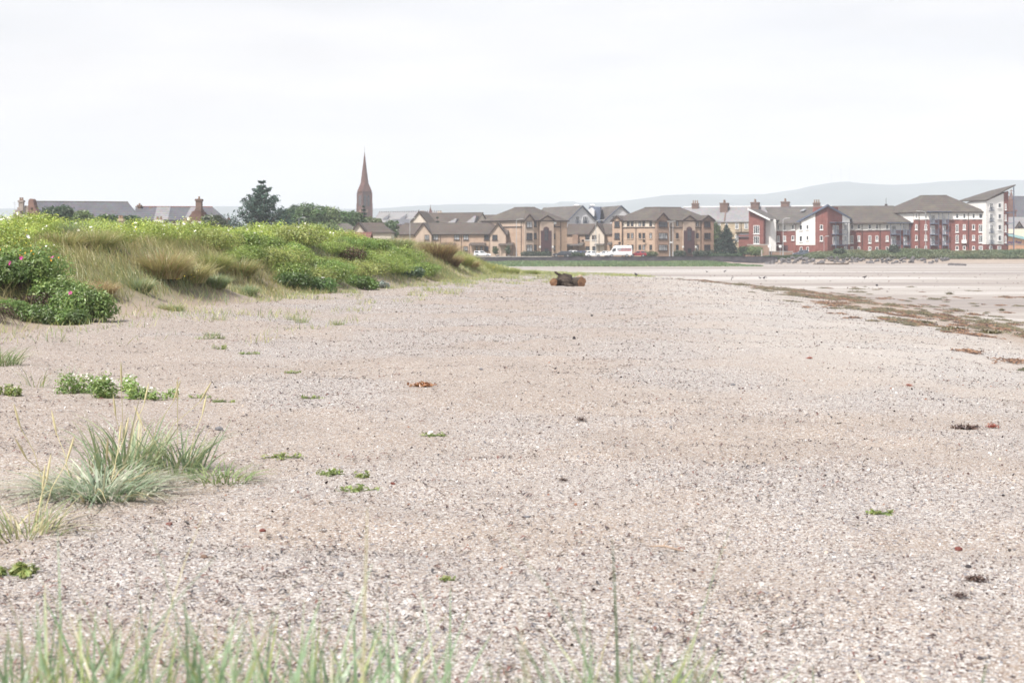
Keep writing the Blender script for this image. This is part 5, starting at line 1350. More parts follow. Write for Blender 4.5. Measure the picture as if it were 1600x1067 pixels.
x, d = UX(1048.3, 345.3), 345.3; o = thing('notice_plate', 'small white plate hung between the paired lamp posts', 'sign', (x, d, VZ(379, d)))
m = MB(); m.box(UX(1046.6, d), UX(1050.5, d), d - .16, d - .13, VZ(379.6, d), VZ(378, d)); m.build('panel', M['white_trim'], o)

# ---------------------------------------------------------------- rocks of the sea defence
def rock_mesh(seed):
    import bmesh
    bm = bmesh.new(); bmesh.ops.create_icosphere(bm, subdivisions=2, radius=.5)
    r = random.Random(seed); dirs = [Vector((r.gauss(0, 1), r.gauss(0, 1), r.gauss(0, 1))).normalized() for _ in range(9)]; cut = [r.uniform(.26, .42) for _ in dirs]
    for v in bm.verts:
        for d, c in zip(dirs, cut):
            k = v.co.dot(d)
            if k > c: v.co -= d * (k - c)
        v.co.x *= 1.25
    me = bpy.data.meshes.new('boulder'); bm.to_mesh(me); bm.free(); me.materials.append(M['rock']); return me
M['rock'] = surf('grey boulder stone', (0.125, 0.118, 0.12), 0.9, 0.55, 1.2, 0.2, bump=.05)
rm = [rock_mesh(i) for i in range(6)]
rr = random.Random(12)
for i in range(160):
    u = rr.uniform(1196, 1482) if i < 138 else rr.uniform(1196, 1300)
    y = rr.uniform(334.5, 341.5); x = UX(u, y)
    o = bpy.data.objects.new('boulder', rm[i % 6]); COL.objects.link(o)
    s = rr.uniform(.45, 1.2); o.scale = (s, s * rr.uniform(.7, 1), s * rr.uniform(.6, .95)); o.rotation_euler = (rr.uniform(-.5, .5), rr.uniform(-.5, .5), rr.uniform(0, 6.28))
    o.location = (x, y, h1(x, y) + .10 * s + (.25 if y > 338 else 0))
    tag(o, 'angular grey boulder in the rock bank at the foot of the road', 'boulder', 'boulders of the rock bank')
for lab, u, v, sx in (('large dark boulder alone on the sand below the green bank', 1491, 413.5, 2.3), ('paler flat boulder on the sand beside the large dark one', 1501, 414, 2.0)):
    d = 2222 * 2.35 / (v - HZ); x = UX(u, d)
    o = bpy.data.objects.new('boulder', rm[1]); COL.objects.link(o); o.scale = (sx, 1.2, .9); o.location = (x, d, h1(x, d) + .15); tag(o, lab, 'boulder')
d = 318; x0, x1 = UX(1272, d), UX(1325, d); zb = h1((x0 + x1) / 2, d)
o = thing('timber_baulk', 'long dark weathered timber lying on the sand below the boulders', 'timber', ((x0 + x1) / 2, d, zb))
m = MB(); m.tube([(x0, d + 1, zb + .05), ((x0 + x1) / 2, d, zb + .12), (x1, d - .6, zb + .16)], [.14, .17, .2], 8); m.build('beam', M['bark'], o)
m = MB(); m.cyl((x1 - .15, d - .6, zb - .1), (x1 - .1, d - .6, zb + .55), .17, .15, 7); m.build('stump_end', M['bark'], o)

# ---------------------------------------------------------------- foliage generators
def leaf_quads(c, size, nrm, rng, elong=1.6):
    """diamond leaves: centres c (N,3), half-sizes, facing nrm"""
    n = len(c); nrm = nrm / np.linalg.norm(nrm, axis=1, keepdims=True)
    r = rng.normal(size=(n, 3)); a = np.cross(nrm, r); a /= np.linalg.norm(a, axis=1, keepdims=True) + 1e-9
    b = np.cross(nrm, a); s = size[:, None]
    v = np.stack([c - a * s * elong, c - b * s * .75 + nrm * s * .22, c + a * s * elong, c + b * s * .75 + nrm * s * .22], 1)
    return v.reshape(-1, 3), np.arange(n * 4).reshape(-1, 4)
def crown_points(blobs, n, rng, shell=.55):
    """points spread through a set of (x,y,z,rx,ry,rz) blobs, mostly near their skins, uneven from clump to clump"""
    B = np.array(blobs); wgt = (B[:, 3] * B[:, 4] * B[:, 5]) ** .7; i = rng.choice(len(B), n, p=wgt / wgt.sum())
    d = rng.normal(size=(n, 3)); d /= np.linalg.norm(d, axis=1, keepdims=True)
    r = shell + (1.08 - shell) * rng.random(n) ** .6
    r = r * (1 + .22 * np.sin(d[:, 0] * 6 + i) * np.sin(d[:, 1] * 7 + 2 * i) + .12 * rng.normal(size=n))
    return B[i, :3] + d * r[:, None] * B[i, 3:], d, i
def tints(base, n, rng, idx=None, var=.25, clump=.25, warm=.15):
    c = np.array(base)[None, :] * (1 + var * (rng.random((n, 1)) * 2 - 1))
    if idx is not None:
        k = rng.random(idx.max() + 1) * 2 - 1; c = c * (1 + clump * k[idx][:, None])
    c[:, 0] *= 1 + warm * (rng.random(n) * 2 - 1)
    return c
def crown(name, blobs, n, size, base, rng, mat_='leaf', parent=None, loc=(0, 0, 0), up=.5, var=.25, clump=.3):
    p, d, i = crown_points(blobs, n, rng)
    nm = d + rng.normal(size=d.shape) * .6; nm[:, 2] += up
    v, q = leaf_quads(p, size * rng.uniform(.6, 1.3, n), nm, rng)
    return np_mesh(name, v, q, M[mat_], np.repeat(tints(base, n, rng, i, var, clump), 4, 0), parent, loc)
def broadleaf(name, label, u, d, v_top, v_bot, wpx, base, seed, n=3200, cat='tree', grp=None, leafs=.17, lobes=15, trunk_r=.22):
    rng = np.random.default_rng(seed); r = random.Random(seed)
    x, g = UX(u, d), .55; H_ = VZ(v_top, d) - g; Wd = wpx * d / F / 2; bot = max(.8, VZ(v_bot, d) - g)
    o = lthing(name, label, cat, (x, d, g), grp)
    blobs = []; ch = H_ - bot
    for k in range(lobes):
        t = (k + .5) / lobes; zc = bot + ch * (.12 + .76 * t); rad = Wd * math.sqrt(max(.05, 1 - (1.9 * t - .85) ** 2 * .8)) * .72; a = k * 2.4 + r.uniform(-.5, .5); q = r.uniform(.55, 1.0)
        br = Wd * r.uniform(.27, .44)
        blobs.append((rad * q * math.cos(a), rad * q * math.sin(a), min(zc, H_ - br * .62), br, br, br * r.uniform(.6, .85)))
    blobs.append((0, 0, bot + ch * .5, Wd * .6, Wd * .6, ch * .42))
    m = MB(); m.tube([(0, 0, 0), (.1, .05, bot * .6), (-.05, 0, bot + ch * .4), (0, .1, bot + ch * .8)], [trunk_r, trunk_r * .8, trunk_r * .55, trunk_r * .2], 7)
    for b_ in blobs[:lobes]: m.tube([(0, 0, bot * .7 + ch * .1), (b_[0] * .5, b_[1] * .5, (bot + b_[2]) / 2), b_[:3]], [trunk_r * .4, trunk_r * .25, trunk_r * .1], 5)
    m.build('trunk', M['bark'], o)
    crown('crown', blobs, n, leafs, base, rng, parent=o)
    return o
DARK = (.055, .105, .042); MID = (.10, .175, .055); PALE = (.16, .225, .075); OLIVE = (.13, .16, .065)
TG = 'broadleaf trees left of the spire'
for a in (('wide dark broadleaf tree directly right of the conifer', 452, 290, 327, 366, 44, MID, 1), ('sparse topped tree rising behind its neighbours right of the conifer', 462, 318, 319.5, 360, 30, DARK, 2),
          ('tall rounded tree, highest of the row left of the spire', 486, 300, 319.5, 364, 56, MID, 3), ('broad green tree in the middle of the row left of the spire', 512, 306, 323, 362, 50, PALE, 4),
          ('lower green tree in the row, nearer the spire', 534, 312, 330, 360, 44, MID, 5), ('low spreading tree just left of the spire tower', 553, 318, 331.5, 358, 38, MID, 6), ('low tree at the foot of the spire tower, right side', 584, 324, 341, 360, 36, OLIVE, 8)):
    broadleaf('broadleaf_tree', *a[:5], a[5], a[6], a[7], 3800, 'tree', TG, .2)
broadleaf('broadleaf_tree', 'dark domed tree in front of the long slate roof', 91, 228, 324, 352, 62, DARK, 21, 4200)
broadleaf('broadleaf_tree', 'thin pale tree right of the dark domed tree', 128, 215, 329, 352, 34, PALE, 22, 1300)
broadleaf('broadleaf_tree', 'grey green tree before the villa right of its shaped gable', 331, 215, 336, 362, 44, (.09, .115, .06), 23, 2200)
broadleaf('broadleaf_tree', 'small green tree between bungalow and terrace roof', 612, 350, 342.5, 372, 26, MID, 24, 1500)
broadleaf('shrub', 'low green shrubs before the right end of the long slate roof', 168, 210, 336.5, 352, 46, MID, 25, 2200, 'shrub')
broadleaf('shrub', 'low dark shrub left of the pale chimney before the slate roof', 205, 212, 338, 352, 34, DARK, 26, 1700, 'shrub')
broadleaf('shrub', 'broad rounded pale green bush in front of the hip roofed house', 506, 268, 350, 370, 54, PALE, 27, 3000, 'shrub')
broadleaf('broadleaf_tree', 'bright green tree beside the right end of the tan corner flats', 1119, 374, 345, 398, 24, (.08, .13, .03), 28, 2600)
broadleaf('shrub', 'tall garden shrub between the terrace porches', 774, 356, 385, 401, 11, OLIVE, 29, 700, 'shrub', None, .13, 8, .08)
broadleaf('shrub', 'round topped garden shrub right of the terrace porch', 794, 355, 383.5, 401, 10, (.08, .12, .045), 30, 700, 'shrub', None, .13, 8, .08)
broadleaf('shrub', 'spreading bush with yellowish leaves beside the brick garden wall', 1180, 346.5, 386, 403, 34, PALE, 31, 2200, 'shrub', None, .13)
broadleaf('shrub', 'low leafy bush right of the dark conical tree', 1163, 347, 385, 403, 22, (.07, .12, .04), 32, 1500, 'shrub', None, .13)
broadleaf('shrub', 'round grey green bush on the bank below the balconies', 1396.5, 345, 382, 400, 20, (.06, .085, .05), 33, 2400, 'shrub', None, .12)
broadleaf('shrub', 'green bush on the bank below the big corner gable', 1311, 344, 388.5, 402, 22, (.06, .10, .04), 34, 1800, 'shrub', None, .12)
def hedge(label, u0, u1, d, v0, base, seed, n=1500):
    rng = np.random.default_rng(seed); x0, x1 = UX(u0, d), UX(u1, d); h = VZ(v0, d) - .7
    o = lthing('hedge', label, 'hedge', ((x0 + x1) / 2, d, .7), 'garden hedges of the flats')
    k = max(3, int((x1 - x0) / 1.1)); rr = random.Random(seed)
    blobs = [((x0 - x1) / 2 + (x1 - x0) * (i + .5) / k, rr.uniform(-.2, .2), h * .5, (x1 - x0) / k * .75, .7, h * rr.uniform(.45, .56)) for i in range(k)]
    m = MB()
    for b_ in blobs: m.cyl((b_[0], 0, -.1), (b_[0] + .1, 0, h * .8), .06, .02, 5)
    m.build('stems', M['bark'], o); crown('foliage', blobs, n, .12, base, rng, parent=o)
hedge('long grey green hedge before the entrance of the left flats', 816, 860, 354, 393, (.07, .105, .06), 41, 2600)
hedge('dark hedge between the dark saloon and the lawn', 884, 903, 351.5, 394, DARK, 42, 1000)
hedge('yellow green clipped hedge left of the white hatchback', 900, 922, 352.5, 395.5, (.10, .135, .04), 43, 1200)
hedge('low hedge right of the red car', 1007, 1026, 350.5, 393, OLIVE, 44, 1300)
hedge('grey green hedge right of the paired lamp posts', 1053, 1071, 351, 391.5, (.06, .10, .05), 45, 1200)
hedge('hedge at the right end of the tan corner flats', 1084, 1116, 350.5, 391.5, (.055, .095, .05), 46, 1900)
hedge('dark low hedge below the conical tree on the sea wall', 1112, 1160, 346.5, 396, DARK, 47, 2000)
for lab, u in (('pale round stone on the coping beside the terrace', 777.5), ('pale heap of sand bags on the coping left of the lamp post', 795)):
    x, d = UX(u, 343.6), 343.6
    o = bpy.data.objects.new('pale_stone', rm[2]); COL.objects.link(o); o.scale = (.9, .7, .8); o.location = (x, d, .85); tag(o, lab, 'stone')

def conifer(label, u, d, v_top, wpx, base, seed, whorls=22, lean=0.0, n_per=34, leafs=.16, g=.55, curl=.25, name='conifer_tree', irregular=.35, flat=.42):
    rng = np.random.default_rng(seed); r = random.Random(seed)
    x = UX(u, d); H_ = VZ(v_top, d) - g; R = wpx * d / F / 2
    o = lthing(name, label, 'tree', (x, d, g))
    m = MB(); m.tube([(0, 0, 0), (0, 0, H_ * .5), (.05, 0, H_ * .98)], [.03 * H_, .018 * H_, .02], 8)
    pts, nrm, idx = [], [], []
    k = 0
    for wv in range(whorls):
        t = wv / (whorls - 1); z = H_ * (.06 + .92 * t); nb = 7 if t < .8 else 5
        for b_ in range(nb):
            a = b_ * 2 * math.pi / nb + wv * 1.3 + r.uniform(-.3, .3)
            L = R * ((1 - t) ** .85 * .95 + .06) * r.uniform(1 - irregular, 1.08)
            tip = (math.cos(a) * L, math.sin(a) * L, z + L * (curl + .1 * t) - .1 * L)
            mid = (math.cos(a) * L * .55, math.sin(a) * L * .55, z - L * .06)
            m.tube([(0, 0, z), mid, tip], [.018 * L + .03, .012 * L + .02, .01], 4)
            n = int(n_per * (.3 + L / R)) + 6
            s = rng.random(n) ** .75
            p = np.outer((1 - s) ** 2, (0, 0, z)) + np.outer(2 * s * (1 - s), mid) + np.outer(s ** 2, tip)
            sp = (.14 + .10 * np.sin(s * 3.1)) * (L * .5 + .35)
            q = rng.normal(size=(n, 3)) * sp[:, None] * np.array([1, 1, flat]); q[:, 2] -= sp * .3
            pts.append(p + q); nn = rng.normal(size=(n, 3)) * .7; nn[:, 2] += .8; nn[:, 0] += math.cos(a) * .5; nn[:, 1] += math.sin(a) * .5
            nrm.append(nn); idx.append(np.full(n, k)); k += 1
    m.build('trunk', M['bark'], o)
    P_, N_, I_ = np.concatenate(pts), np.concatenate(nrm), np.concatenate(idx)
    v, q = leaf_quads(P_, leafs * rng.uniform(.6, 1.3, len(P_)), N_, rng, 2.0)
    np_mesh('crown', v, q, M['needle'], np.repeat(tints(base, len(P_), rng, I_, .25, .22, .1), 4, 0), o)
    return o
conifer('large dark blue green conifer with upswept branches, standing above the dune', 409, 262, 283, 150, (.05, .095, .07), 51, 16, n_per=190, leafs=.15, curl=.5, irregular=.6, flat=.24)
conifer('narrow dark conifer standing before the church tower', 568.5, 330, 321, 30, (.032, .06, .036), 52, 14, n_per=30, leafs=.15, curl=.2)
conifer('dark conical evergreen between tan flats and red brick wing', 1135, 350, 352, 46, (.028, .05, .034), 53, 16, n_per=70, leafs=.14, curl=.3, irregular=.25)
conifer('small dark conifer before the brown roof left of the flats', 683.5, 372, 339, 24, (.035, .06, .036), 54, 10, n_per=26, leafs=.15)

# ---------------------------------------------------------------- scrub on the bank and weeds at the foot of the sea wall
def scrub(name, label, x0, x1, y0, y1, hgt, n, base, seed, leafs=.11, patch=.0, cat='scrub', ps=3.0, ragged=False):
    rng = np.random.default_rng(seed)
    x, y = rng.uniform(x0, x1, n), rng.uniform(y0, y1, n)
    f = fbm(x / ps, y / ps, seed); edge = ss(x0, x0 + 3, x) * ss(x1, x1 - 3, x)
    keep = (f * edge > (patch + (.22 * ss(y0 + 55, y0, y) if ragged else 0)) * (1 + .3 * rng.normal(size=n))); x, y, f, edge = x[keep], y[keep], f[keep], edge[keep]; n = len(x)
    top = hgt * (.35 + 1.0 * f) * (.3 + .7 * edge); z = H(x, y) + top * rng.random(n) ** .55
    nm = rng.normal(size=(n, 3)); nm[:, 2] += .7
    v, q = leaf_quads(np.stack([x, y, z], -1), leafs * rng.uniform(.6, 1.4, n), nm, rng, 1.9)
    g = fbm(x / 1.8, y / 1.8, seed + 3)
    c = tints(base, n, rng) * (0.75 + .5 * g[:, None]); c[:, 0] *= .8 + .5 * fbm(x / 5, y / 5, seed + 9)
    o = np_mesh(name, v, q, M['leaf'], np.repeat(c, 4, 0)); return tag(o, label, cat, kind='stuff')
scrub('bank_scrub', 'green scrub covering the bank above the boulders', UX(1252, 345), 175, 341, 350.5, .98, 90000, (.17, .215, .105), 61, .12)
scrub('shore_weeds', 'strip of green weeds along the foot of the sea wall', -14, UX(1128, 335), 268, 341.2, .30, 190000, (.15, .23, .095), 62, .12, .46, 'weeds', 7.0, True)
scrub('roadside_grass', 'rough grass on the verge beside the boulders', UX(1190, 344), UX(1275, 344), 341.8, 346, .5, 9000, (.075, .11, .045), 63, .09)
# ---------------------------------------------------------------- grass and bushes of the dune
def blades(p, L, w, az, lean, bend, rng, seg=2):
    """curved tapering blades: p (N,3) roots, az heading of the lean"""
    n = len(p); d = np.stack([np.cos(az), np.sin(az), np.zeros(n)], -1)
    a2 = az + np.pi / 2 + rng.uniform(-1.2, 1.2, n); sd = np.stack([np.cos(a2), np.sin(a2), np.zeros(n)], -1)
    lv = []
    for k in range(seg + 1):
        t = k / seg
        hz = (lean * t + bend * t * t); up = t * np.sqrt(np.clip(1 - lean ** 2, .1, 1)) - .55 * bend * t * t
        c = p + d * (hz * L)[:, None]; c[:, 2] += up * L
        ww = (w * (1 - t) ** .65 + .0007)[:, None]
        lv += [c - sd * ww, c + sd * ww]
    V = np.stack(lv, 1).reshape(-1, 3); m = 2 * (seg + 1)
    b0 = np.arange(n)[:, None] * m
    Q = np.concatenate([b0 + np.array([[2 * k, 2 * k + 1, 2 * k + 3, 2 * k + 2]]) for k in range(seg)])
    return V, Q, m
def mixcol(pal, wts, n, rng, var=.2):
    pal = np.array(pal); i = rng.choice(len(pal), n, p=np.array(wts) / sum(wts))
    return pal[i] * (1 + var * (rng.random((n, 1)) * 2 - 1))
GREEN_B = (.235, .30, .11); KHAKI = (.41, .385, .155); STRAW = (.54, .47, .27); BLUEG = (.26, .34, .20); BROWN = (.36, .25, .13); YELL = (.38, .40, .11)

def grass_stuff():
    rng = np.random.default_rng(71)
    n = 520000
    y = 27 + 97 * rng.random(n) ** .85; s = rng.uniform(-.7, 10.5, n); x = xf(y) - s
    f = fbm(x / 1.6, y / 2.2, 81, 3); g = fbm(x / 4, y / 6, 82, 3)
    foot = ss(-.5, .8, s + 1.2 * (f - .5) - .7 * ss(48, 38, y)); back = ss(11, 7, s)
    roses = ss(46, 53, y) * ss(78, 70, y) * ss(4.6, 3.8, s)              # bushes rule this stretch of the slope
    crest_roses = ss(70, 62, y) * ss(3.4, 4.6, s)
    dens = foot * back * (1 - .58 * roses) * (1 - .72 * crest_roses) * ss(124, 108, y) * (.35 + .9 * f) * ss(28, 33, y)
    keep = rng.random(n) < dens * .52
    x, y, s, f, g = x[keep], y[keep], s[keep], f[keep], g[keep]; n = len(x)
    L = (.34 + .42 * f) * rng.uniform(.6, 1.25, n) * (.55 + .45 * ss(.0, 1.5, s)) * (1 - .25 * ss(98, 116, y))
    w = rng.uniform(.004, .008, n) * (.8 + y / 110)
    az = rng.uniform(0, 2 * np.pi, n) * .55 + fbm(x / 3, y / 3, 85) * 5 - .6
    V, Q, m = blades(np.stack([x, y, H(x, y) - .02], -1), L, w, az, rng.uniform(.1, .5, n), rng.uniform(.1, .7, n), rng)
    kk = ss(.40, .64, g)[:, None]; tail = ss(84, 100, y)[:, None]
    ca = mixcol([GREEN_B, BLUEG, KHAKI, STRAW], [.42, .2, .28, .10], n, rng); cb = mixcol([KHAKI, STRAW, GREEN_B, BROWN], [.5, .24, .2, .06], n, rng); ct = mixcol([YELL, GREEN_B, KHAKI, STRAW], [.38, .34, .2, .08], n, rng)
    c = (ca * (1 - kk) + cb * kk) * (1 - tail) + ct * tail
    o = np_mesh('dune_grass', V, Q, M['blade'], np.repeat(c, m, 0))
    tag(o, 'rough green and straw coloured marram grass covering the dune', 'grass', kind='stuff')
    # thin fringe of seedling grass on the sand at the dune foot and beyond the dune end
    n = 60000
    y = 24 + 100 * rng.random(n); s = rng.uniform(-5.5, .6, n); x = xf(y) - s
    f = fbm(x / 1.1, y / 2.6, 88, 3)
    keep = rng.random(n) < ss(.60, .74, f + .26 * ss(-3.2, .3, s) + .05 * ss(70, 100, y)) * (.75 - .5 * ss(48, 40, y))
    x, y, f = x[keep], y[keep], f[keep]
    n2 = 12000; x2 = rng.uniform(2, 10.6, n2); y2 = rng.uniform(100, 116, n2)        # the grassy tail beyond the logs
    k2 = rng.random(n2) < ss(.36, .6, fbm(x2 / 2, y2 / 3, 90)) * ss(0, 2.5, x2 - 1) * ss(11, 8.5, x2)
    x = np.concatenate([x, x2[k2]]); y = np.concatenate([y, y2[k2]]); n = len(x)
    L = rng.uniform(.10, .30, n); w = rng.uniform(.003, .006, n) * (.8 + y / 90)
    V, Q, m = blades(np.stack([x, y, H(x, y) - .01], -1), L, w, rng.uniform(0, 6.28, n), rng.uniform(.1, .6, n), rng.uniform(.1, .5, n), rng)
    o = np_mesh('fringe_grass', V, Q, M['blade'], np.repeat(mixcol([YELL, GREEN_B, BLUEG, STRAW], [.35, .35, .15, .15], n, rng), m, 0))
    tag(o, 'thin yellow green grass creeping from the dune foot onto the shingle', 'grass', kind='stuff')
grass_stuff()

def petal_mesh(name, r, petals=5, cup=.35):
    v, f = [(0, 0, 0)], []
    for i in range(petals):
        a = i * 2 * math.pi / petals; b = math.pi / petals * .95; k = len(v)
        v += [(r * .55 * math.cos(a - b), r * .55 * math.sin(a - b), r * cup * .4), (r * math.cos(a - b * .5), r * math.sin(a - b * .5), r * cup), (r * math.cos(a + b * .5), r * math.sin(a + b * .5), r * cup), (r * .55 * math.cos(a + b), r * .55 * math.sin(a + b), r * cup * .4)]
        f.append((0, k, k + 1, k + 2, k + 3))
    me = bpy.data.meshes.new(name); me.from_pydata(v, [], f); return me
def flat_mat(name, c): 
    k = NT(name); k.principled(c, .7, None, .2); return k.m
FL = {}
for nm, c, r in (('white', (.80, .78, .72), .048), ('pink', (.55, .07, .30), .052), ('orange', (.75, .36, .04), .028), ('yellow', (.72, .56, .05), .026), ('crimson', (.30, .01, .05), .04)):
    FL[nm] = petal_mesh('flower', r); FL[nm].materials.append(flat_mat(nm + ' petals', c))
def flower(parent, loc, kind, rng, name='flower', k=1.0):
    o = bpy.data.objects.new(name, FL[kind]); COL.objects.link(o); o.parent = parent; o.location = loc
    o.rotation_euler = (rng.uniform(.2, 1.3), rng.uniform(-.5, .5), rng.uniform(-1, 1)); o.scale = (k, k, k); return o

def bush(name, label, cat, loc, R, h, base, seed, n=1500, leafs=.035, lobes=8, grp=None, flowers=(), up=.5, mat_='leaf', var=.3, stems=True):
    r = random.Random(seed); rng = np.random.default_rng(seed)
    o = lthing(name, label, cat, loc, grp)
    blobs = []
    for k in range(lobes):
        a = k * 2.4 + r.uniform(-.3, .3); q = math.sqrt((k + .4) / lobes) * R * .72; br = R * r.uniform(.30, .46)
        blobs.append((q * math.cos(a), q * math.sin(a), h * (.34 + .34 * (1 - q / R)) + r.uniform(-.05, .08) * h, br, br, h * r.uniform(.30, .42)))
    if stems:
        m = MB()
        for b_ in blobs: m.tube([(b_[0] * .2, b_[1] * .2, -.05), (b_[0] * .6, b_[1] * .6, b_[2] * .6), (b_[0], b_[1], b_[2] + b_[5] * .5)], [.012, .009, .004], 4)
        for i in range(10): a = r.uniform(0, 6.28); q = r.uniform(.3, 1) * R * .7; m.tube([(q * .4 * math.cos(a), q * .4 * math.sin(a), -.03), (q * math.cos(a), q * math.sin(a), h * r.uniform(.4, .8))], [.008, .003], 4)
        m.build('stems', M['bark'], o)
    crown('foliage', blobs, n, leafs, base, rng, mat_, o, up=up, var=var, clump=.35)
    for kind, cnt, k in flowers:
        for i in range(cnt):
            b_ = blobs[r.randrange(lobes)]; a = r.uniform(0, 6.28); e = r.uniform(.35, 1.0)
            # on the seaward and upper side where one can see them
            flower(o, (b_[0] + b_[3] * math.cos(e) * math.sin(a), b_[1] - b_[4] * abs(math.cos(e) * math.cos(a)) * 1.05, b_[2] + b_[5] * math.sin(e) * 1.08), kind, r, k=k)
    return o
ROSE = (.40, .49, .11); ROSE_D = (.22, .32, .085)
# white flowered roses on the crest: a few source bushes, then copies
src = [bush('rose_bush', 'white flowered wild rose bush in the thicket along the dune crest', 'bush', (-20, 60, 1.8), rad, hh, ROSE, 100 + i, 4600, .0265, 11, 'white flowered rose bushes along the dune crest', (('white', nf, 1.25),)) for i, (rad, hh, nf) in enumerate(((1.25, .95, 4), (1.1, .8, 2), (1.35, 1.0, 5), (1.0, .85, 3)))]
rr = random.Random(44); first = {}
def put(o, x, y, k, dz=0.0, rz=None):
    o.location = (x, y, h1(x, y) - .05 + dz); o.scale = (k, k, k * rr.uniform(.85, 1.15)); o.rotation_euler = (0, 0, rr.uniform(-.7, .7) if rz is None else rz)
spots = []
y = 31.5
while y < 74:
    for s in (4.0, 5.3, 6.8, 8.4):
        if s < 4.5 and (y < 42 or y > 68) and rr.random() < .6: continue
        if s < 6 and rr.random() < .16: continue
        spots.append((float(xf(y)) - s + rr.uniform(-.4, .4), y + rr.uniform(-.5, .5), rr.uniform(.55, 1.12)))
    y += 1.55
for i, (x, y, k) in enumerate(spots):
    j = i % 4
    o = src[j] if j not in first else copy_tree(src[j]); first[j] = 1
    put(o, x, y, k)
# leafy bushes on the seaward slope in the middle of the dune
src2 = [bush('dune_shrub', 'leafy yellow green rose bush on the seaward slope in the middle of the dune', 'bush', (-20, 62, 1), rad, hh, c, 120 + i, 4200, .0275, 10, 'bushes on the middle slope of the dune', fl) for i, (rad, hh, c, fl) in enumerate(((1.15, .85, (.31, .40, .10), ()), (1.0, .75, (.22, .33, .08), (('white', 1, 1.2),)), (1.2, .9, (.34, .39, .11), ()), (.95, .8, (.26, .36, .085), ())))]
first = {}; spots = []
y = 50.0
while y < 76:
    for s in (.7, 1.9, 3.0):
        if s < 1 and y < 53: continue
        spots.append((float(xf(y)) - s + rr.uniform(-.4, .4), y + rr.uniform(-.5, .5), rr.uniform(.5, 1.08)))
    y += 1.7
for i, (x, y, k) in enumerate(spots):
    j = rr.randrange(4)
    o = src2[j] if j not in first else copy_tree(src2[j]); first[j] = 1
    put(o, x, y, k)
for j in range(4):
    if j not in first: put(src2[j], float(xf(60 + j)) - 2.4, 60 + j, .8)

def gp(u, v, dmax=400):
    """where the line of sight through photo point (u, v) meets the ground"""
    d = np.concatenate([np.linspace(3.2, 60, 1500), np.linspace(60, dmax, 2500)])
    x = (u - CX) * d / F; z = EYE - (v - HZ) * d / F
    i = np.argmax(z <= H(x, d)); return float(x[i]), float(d[i]), float(H(x[i:i + 1], d[i:i + 1])[0])
def at(u, d): x = UX(u, d); return (x, d, h1(x, d) - .04)

# the rose bushes at the near left end
o = bush('rose_bush', 'large rose bush with pink blooms and orange flowers at the left edge of the photo', 'bush', at(42, 32.3), 1.15, .95, ROSE_D, 140, 7600, .0255, 12, None, (('pink', 4, .9), ('orange', 26, .8)))
bush('rose_bush', 'green rose bush left of the dead grass mat, cut by the frame edge', 'bush', at(-2, 31.4), .9, .8, (.15, .235, .06), 141, 4800, .0255, 8, None, (('pink', 1, 1.0),))
bush('rose_bush', 'rose bush with magenta and crimson blooms standing at the foot of the dune', 'bush', at(137, 30.6), .62, .82, (.19, .28, .08), 142, 4600, .0245, 9, None, (('pink', 4, .85), ('crimson', 3, .8)))
bush('rose_bush', 'leafy rose bush filling the gap right of the orange flowered one', 'bush', at(88, 31.6), .7, .72, (.20, .29, .08), 146, 4200, .025, 9)
bush('rose_bush', 'small bright rose bush between the magenta one and the orange flowered one', 'bush', at(95, 30.9), .6, .55, (.15, .235, .06), 145, 3000, .0245, 7)
for i, (u, d, R_, lab) in enumerate(((14, 29.6, .55, 'first low rose runner on the sand, at the frame edge'), (48, 29.6, .55, 'second low rose runner creeping down onto the sand'), (84, 29.5, .5, 'third low rose runner, under the dark hollow'), (116, 29.3, .38, 'last small rose runner reaching out onto the sand'))):
    bush('rose_runner', lab, 'bush', at(u, d), R_, .36, (.15, .235, .06), 150 + i, 1900, .023, 7, 'low rose runners on the sand')
m = MB(); x, yd, z = at(12, 28.2); rj = random.Random(8)
ob = thing('dead_twigs', 'bare grey brown twigs spilling over the sand at the left edge', 'twigs', (x, yd, z))
for i in range(46):
    a = rj.uniform(-.4, 1.3); q = rj.uniform(.2, .85); p0 = (x - .55 + rj.uniform(0, .3), yd + rj.uniform(-.15, .3), z + .30 + rj.uniform(0, .12))
    m.tube([p0, (p0[0] + q * .5 * math.cos(a), p0[1] - q * .4 * abs(math.sin(a)), p0[2] + .03), (p0[0] + q * math.cos(a), p0[1] - q * .6 * abs(math.sin(a)), z + .03)], [.007, .006, .003], 4)
m.build('twigs', M['bark'], ob)

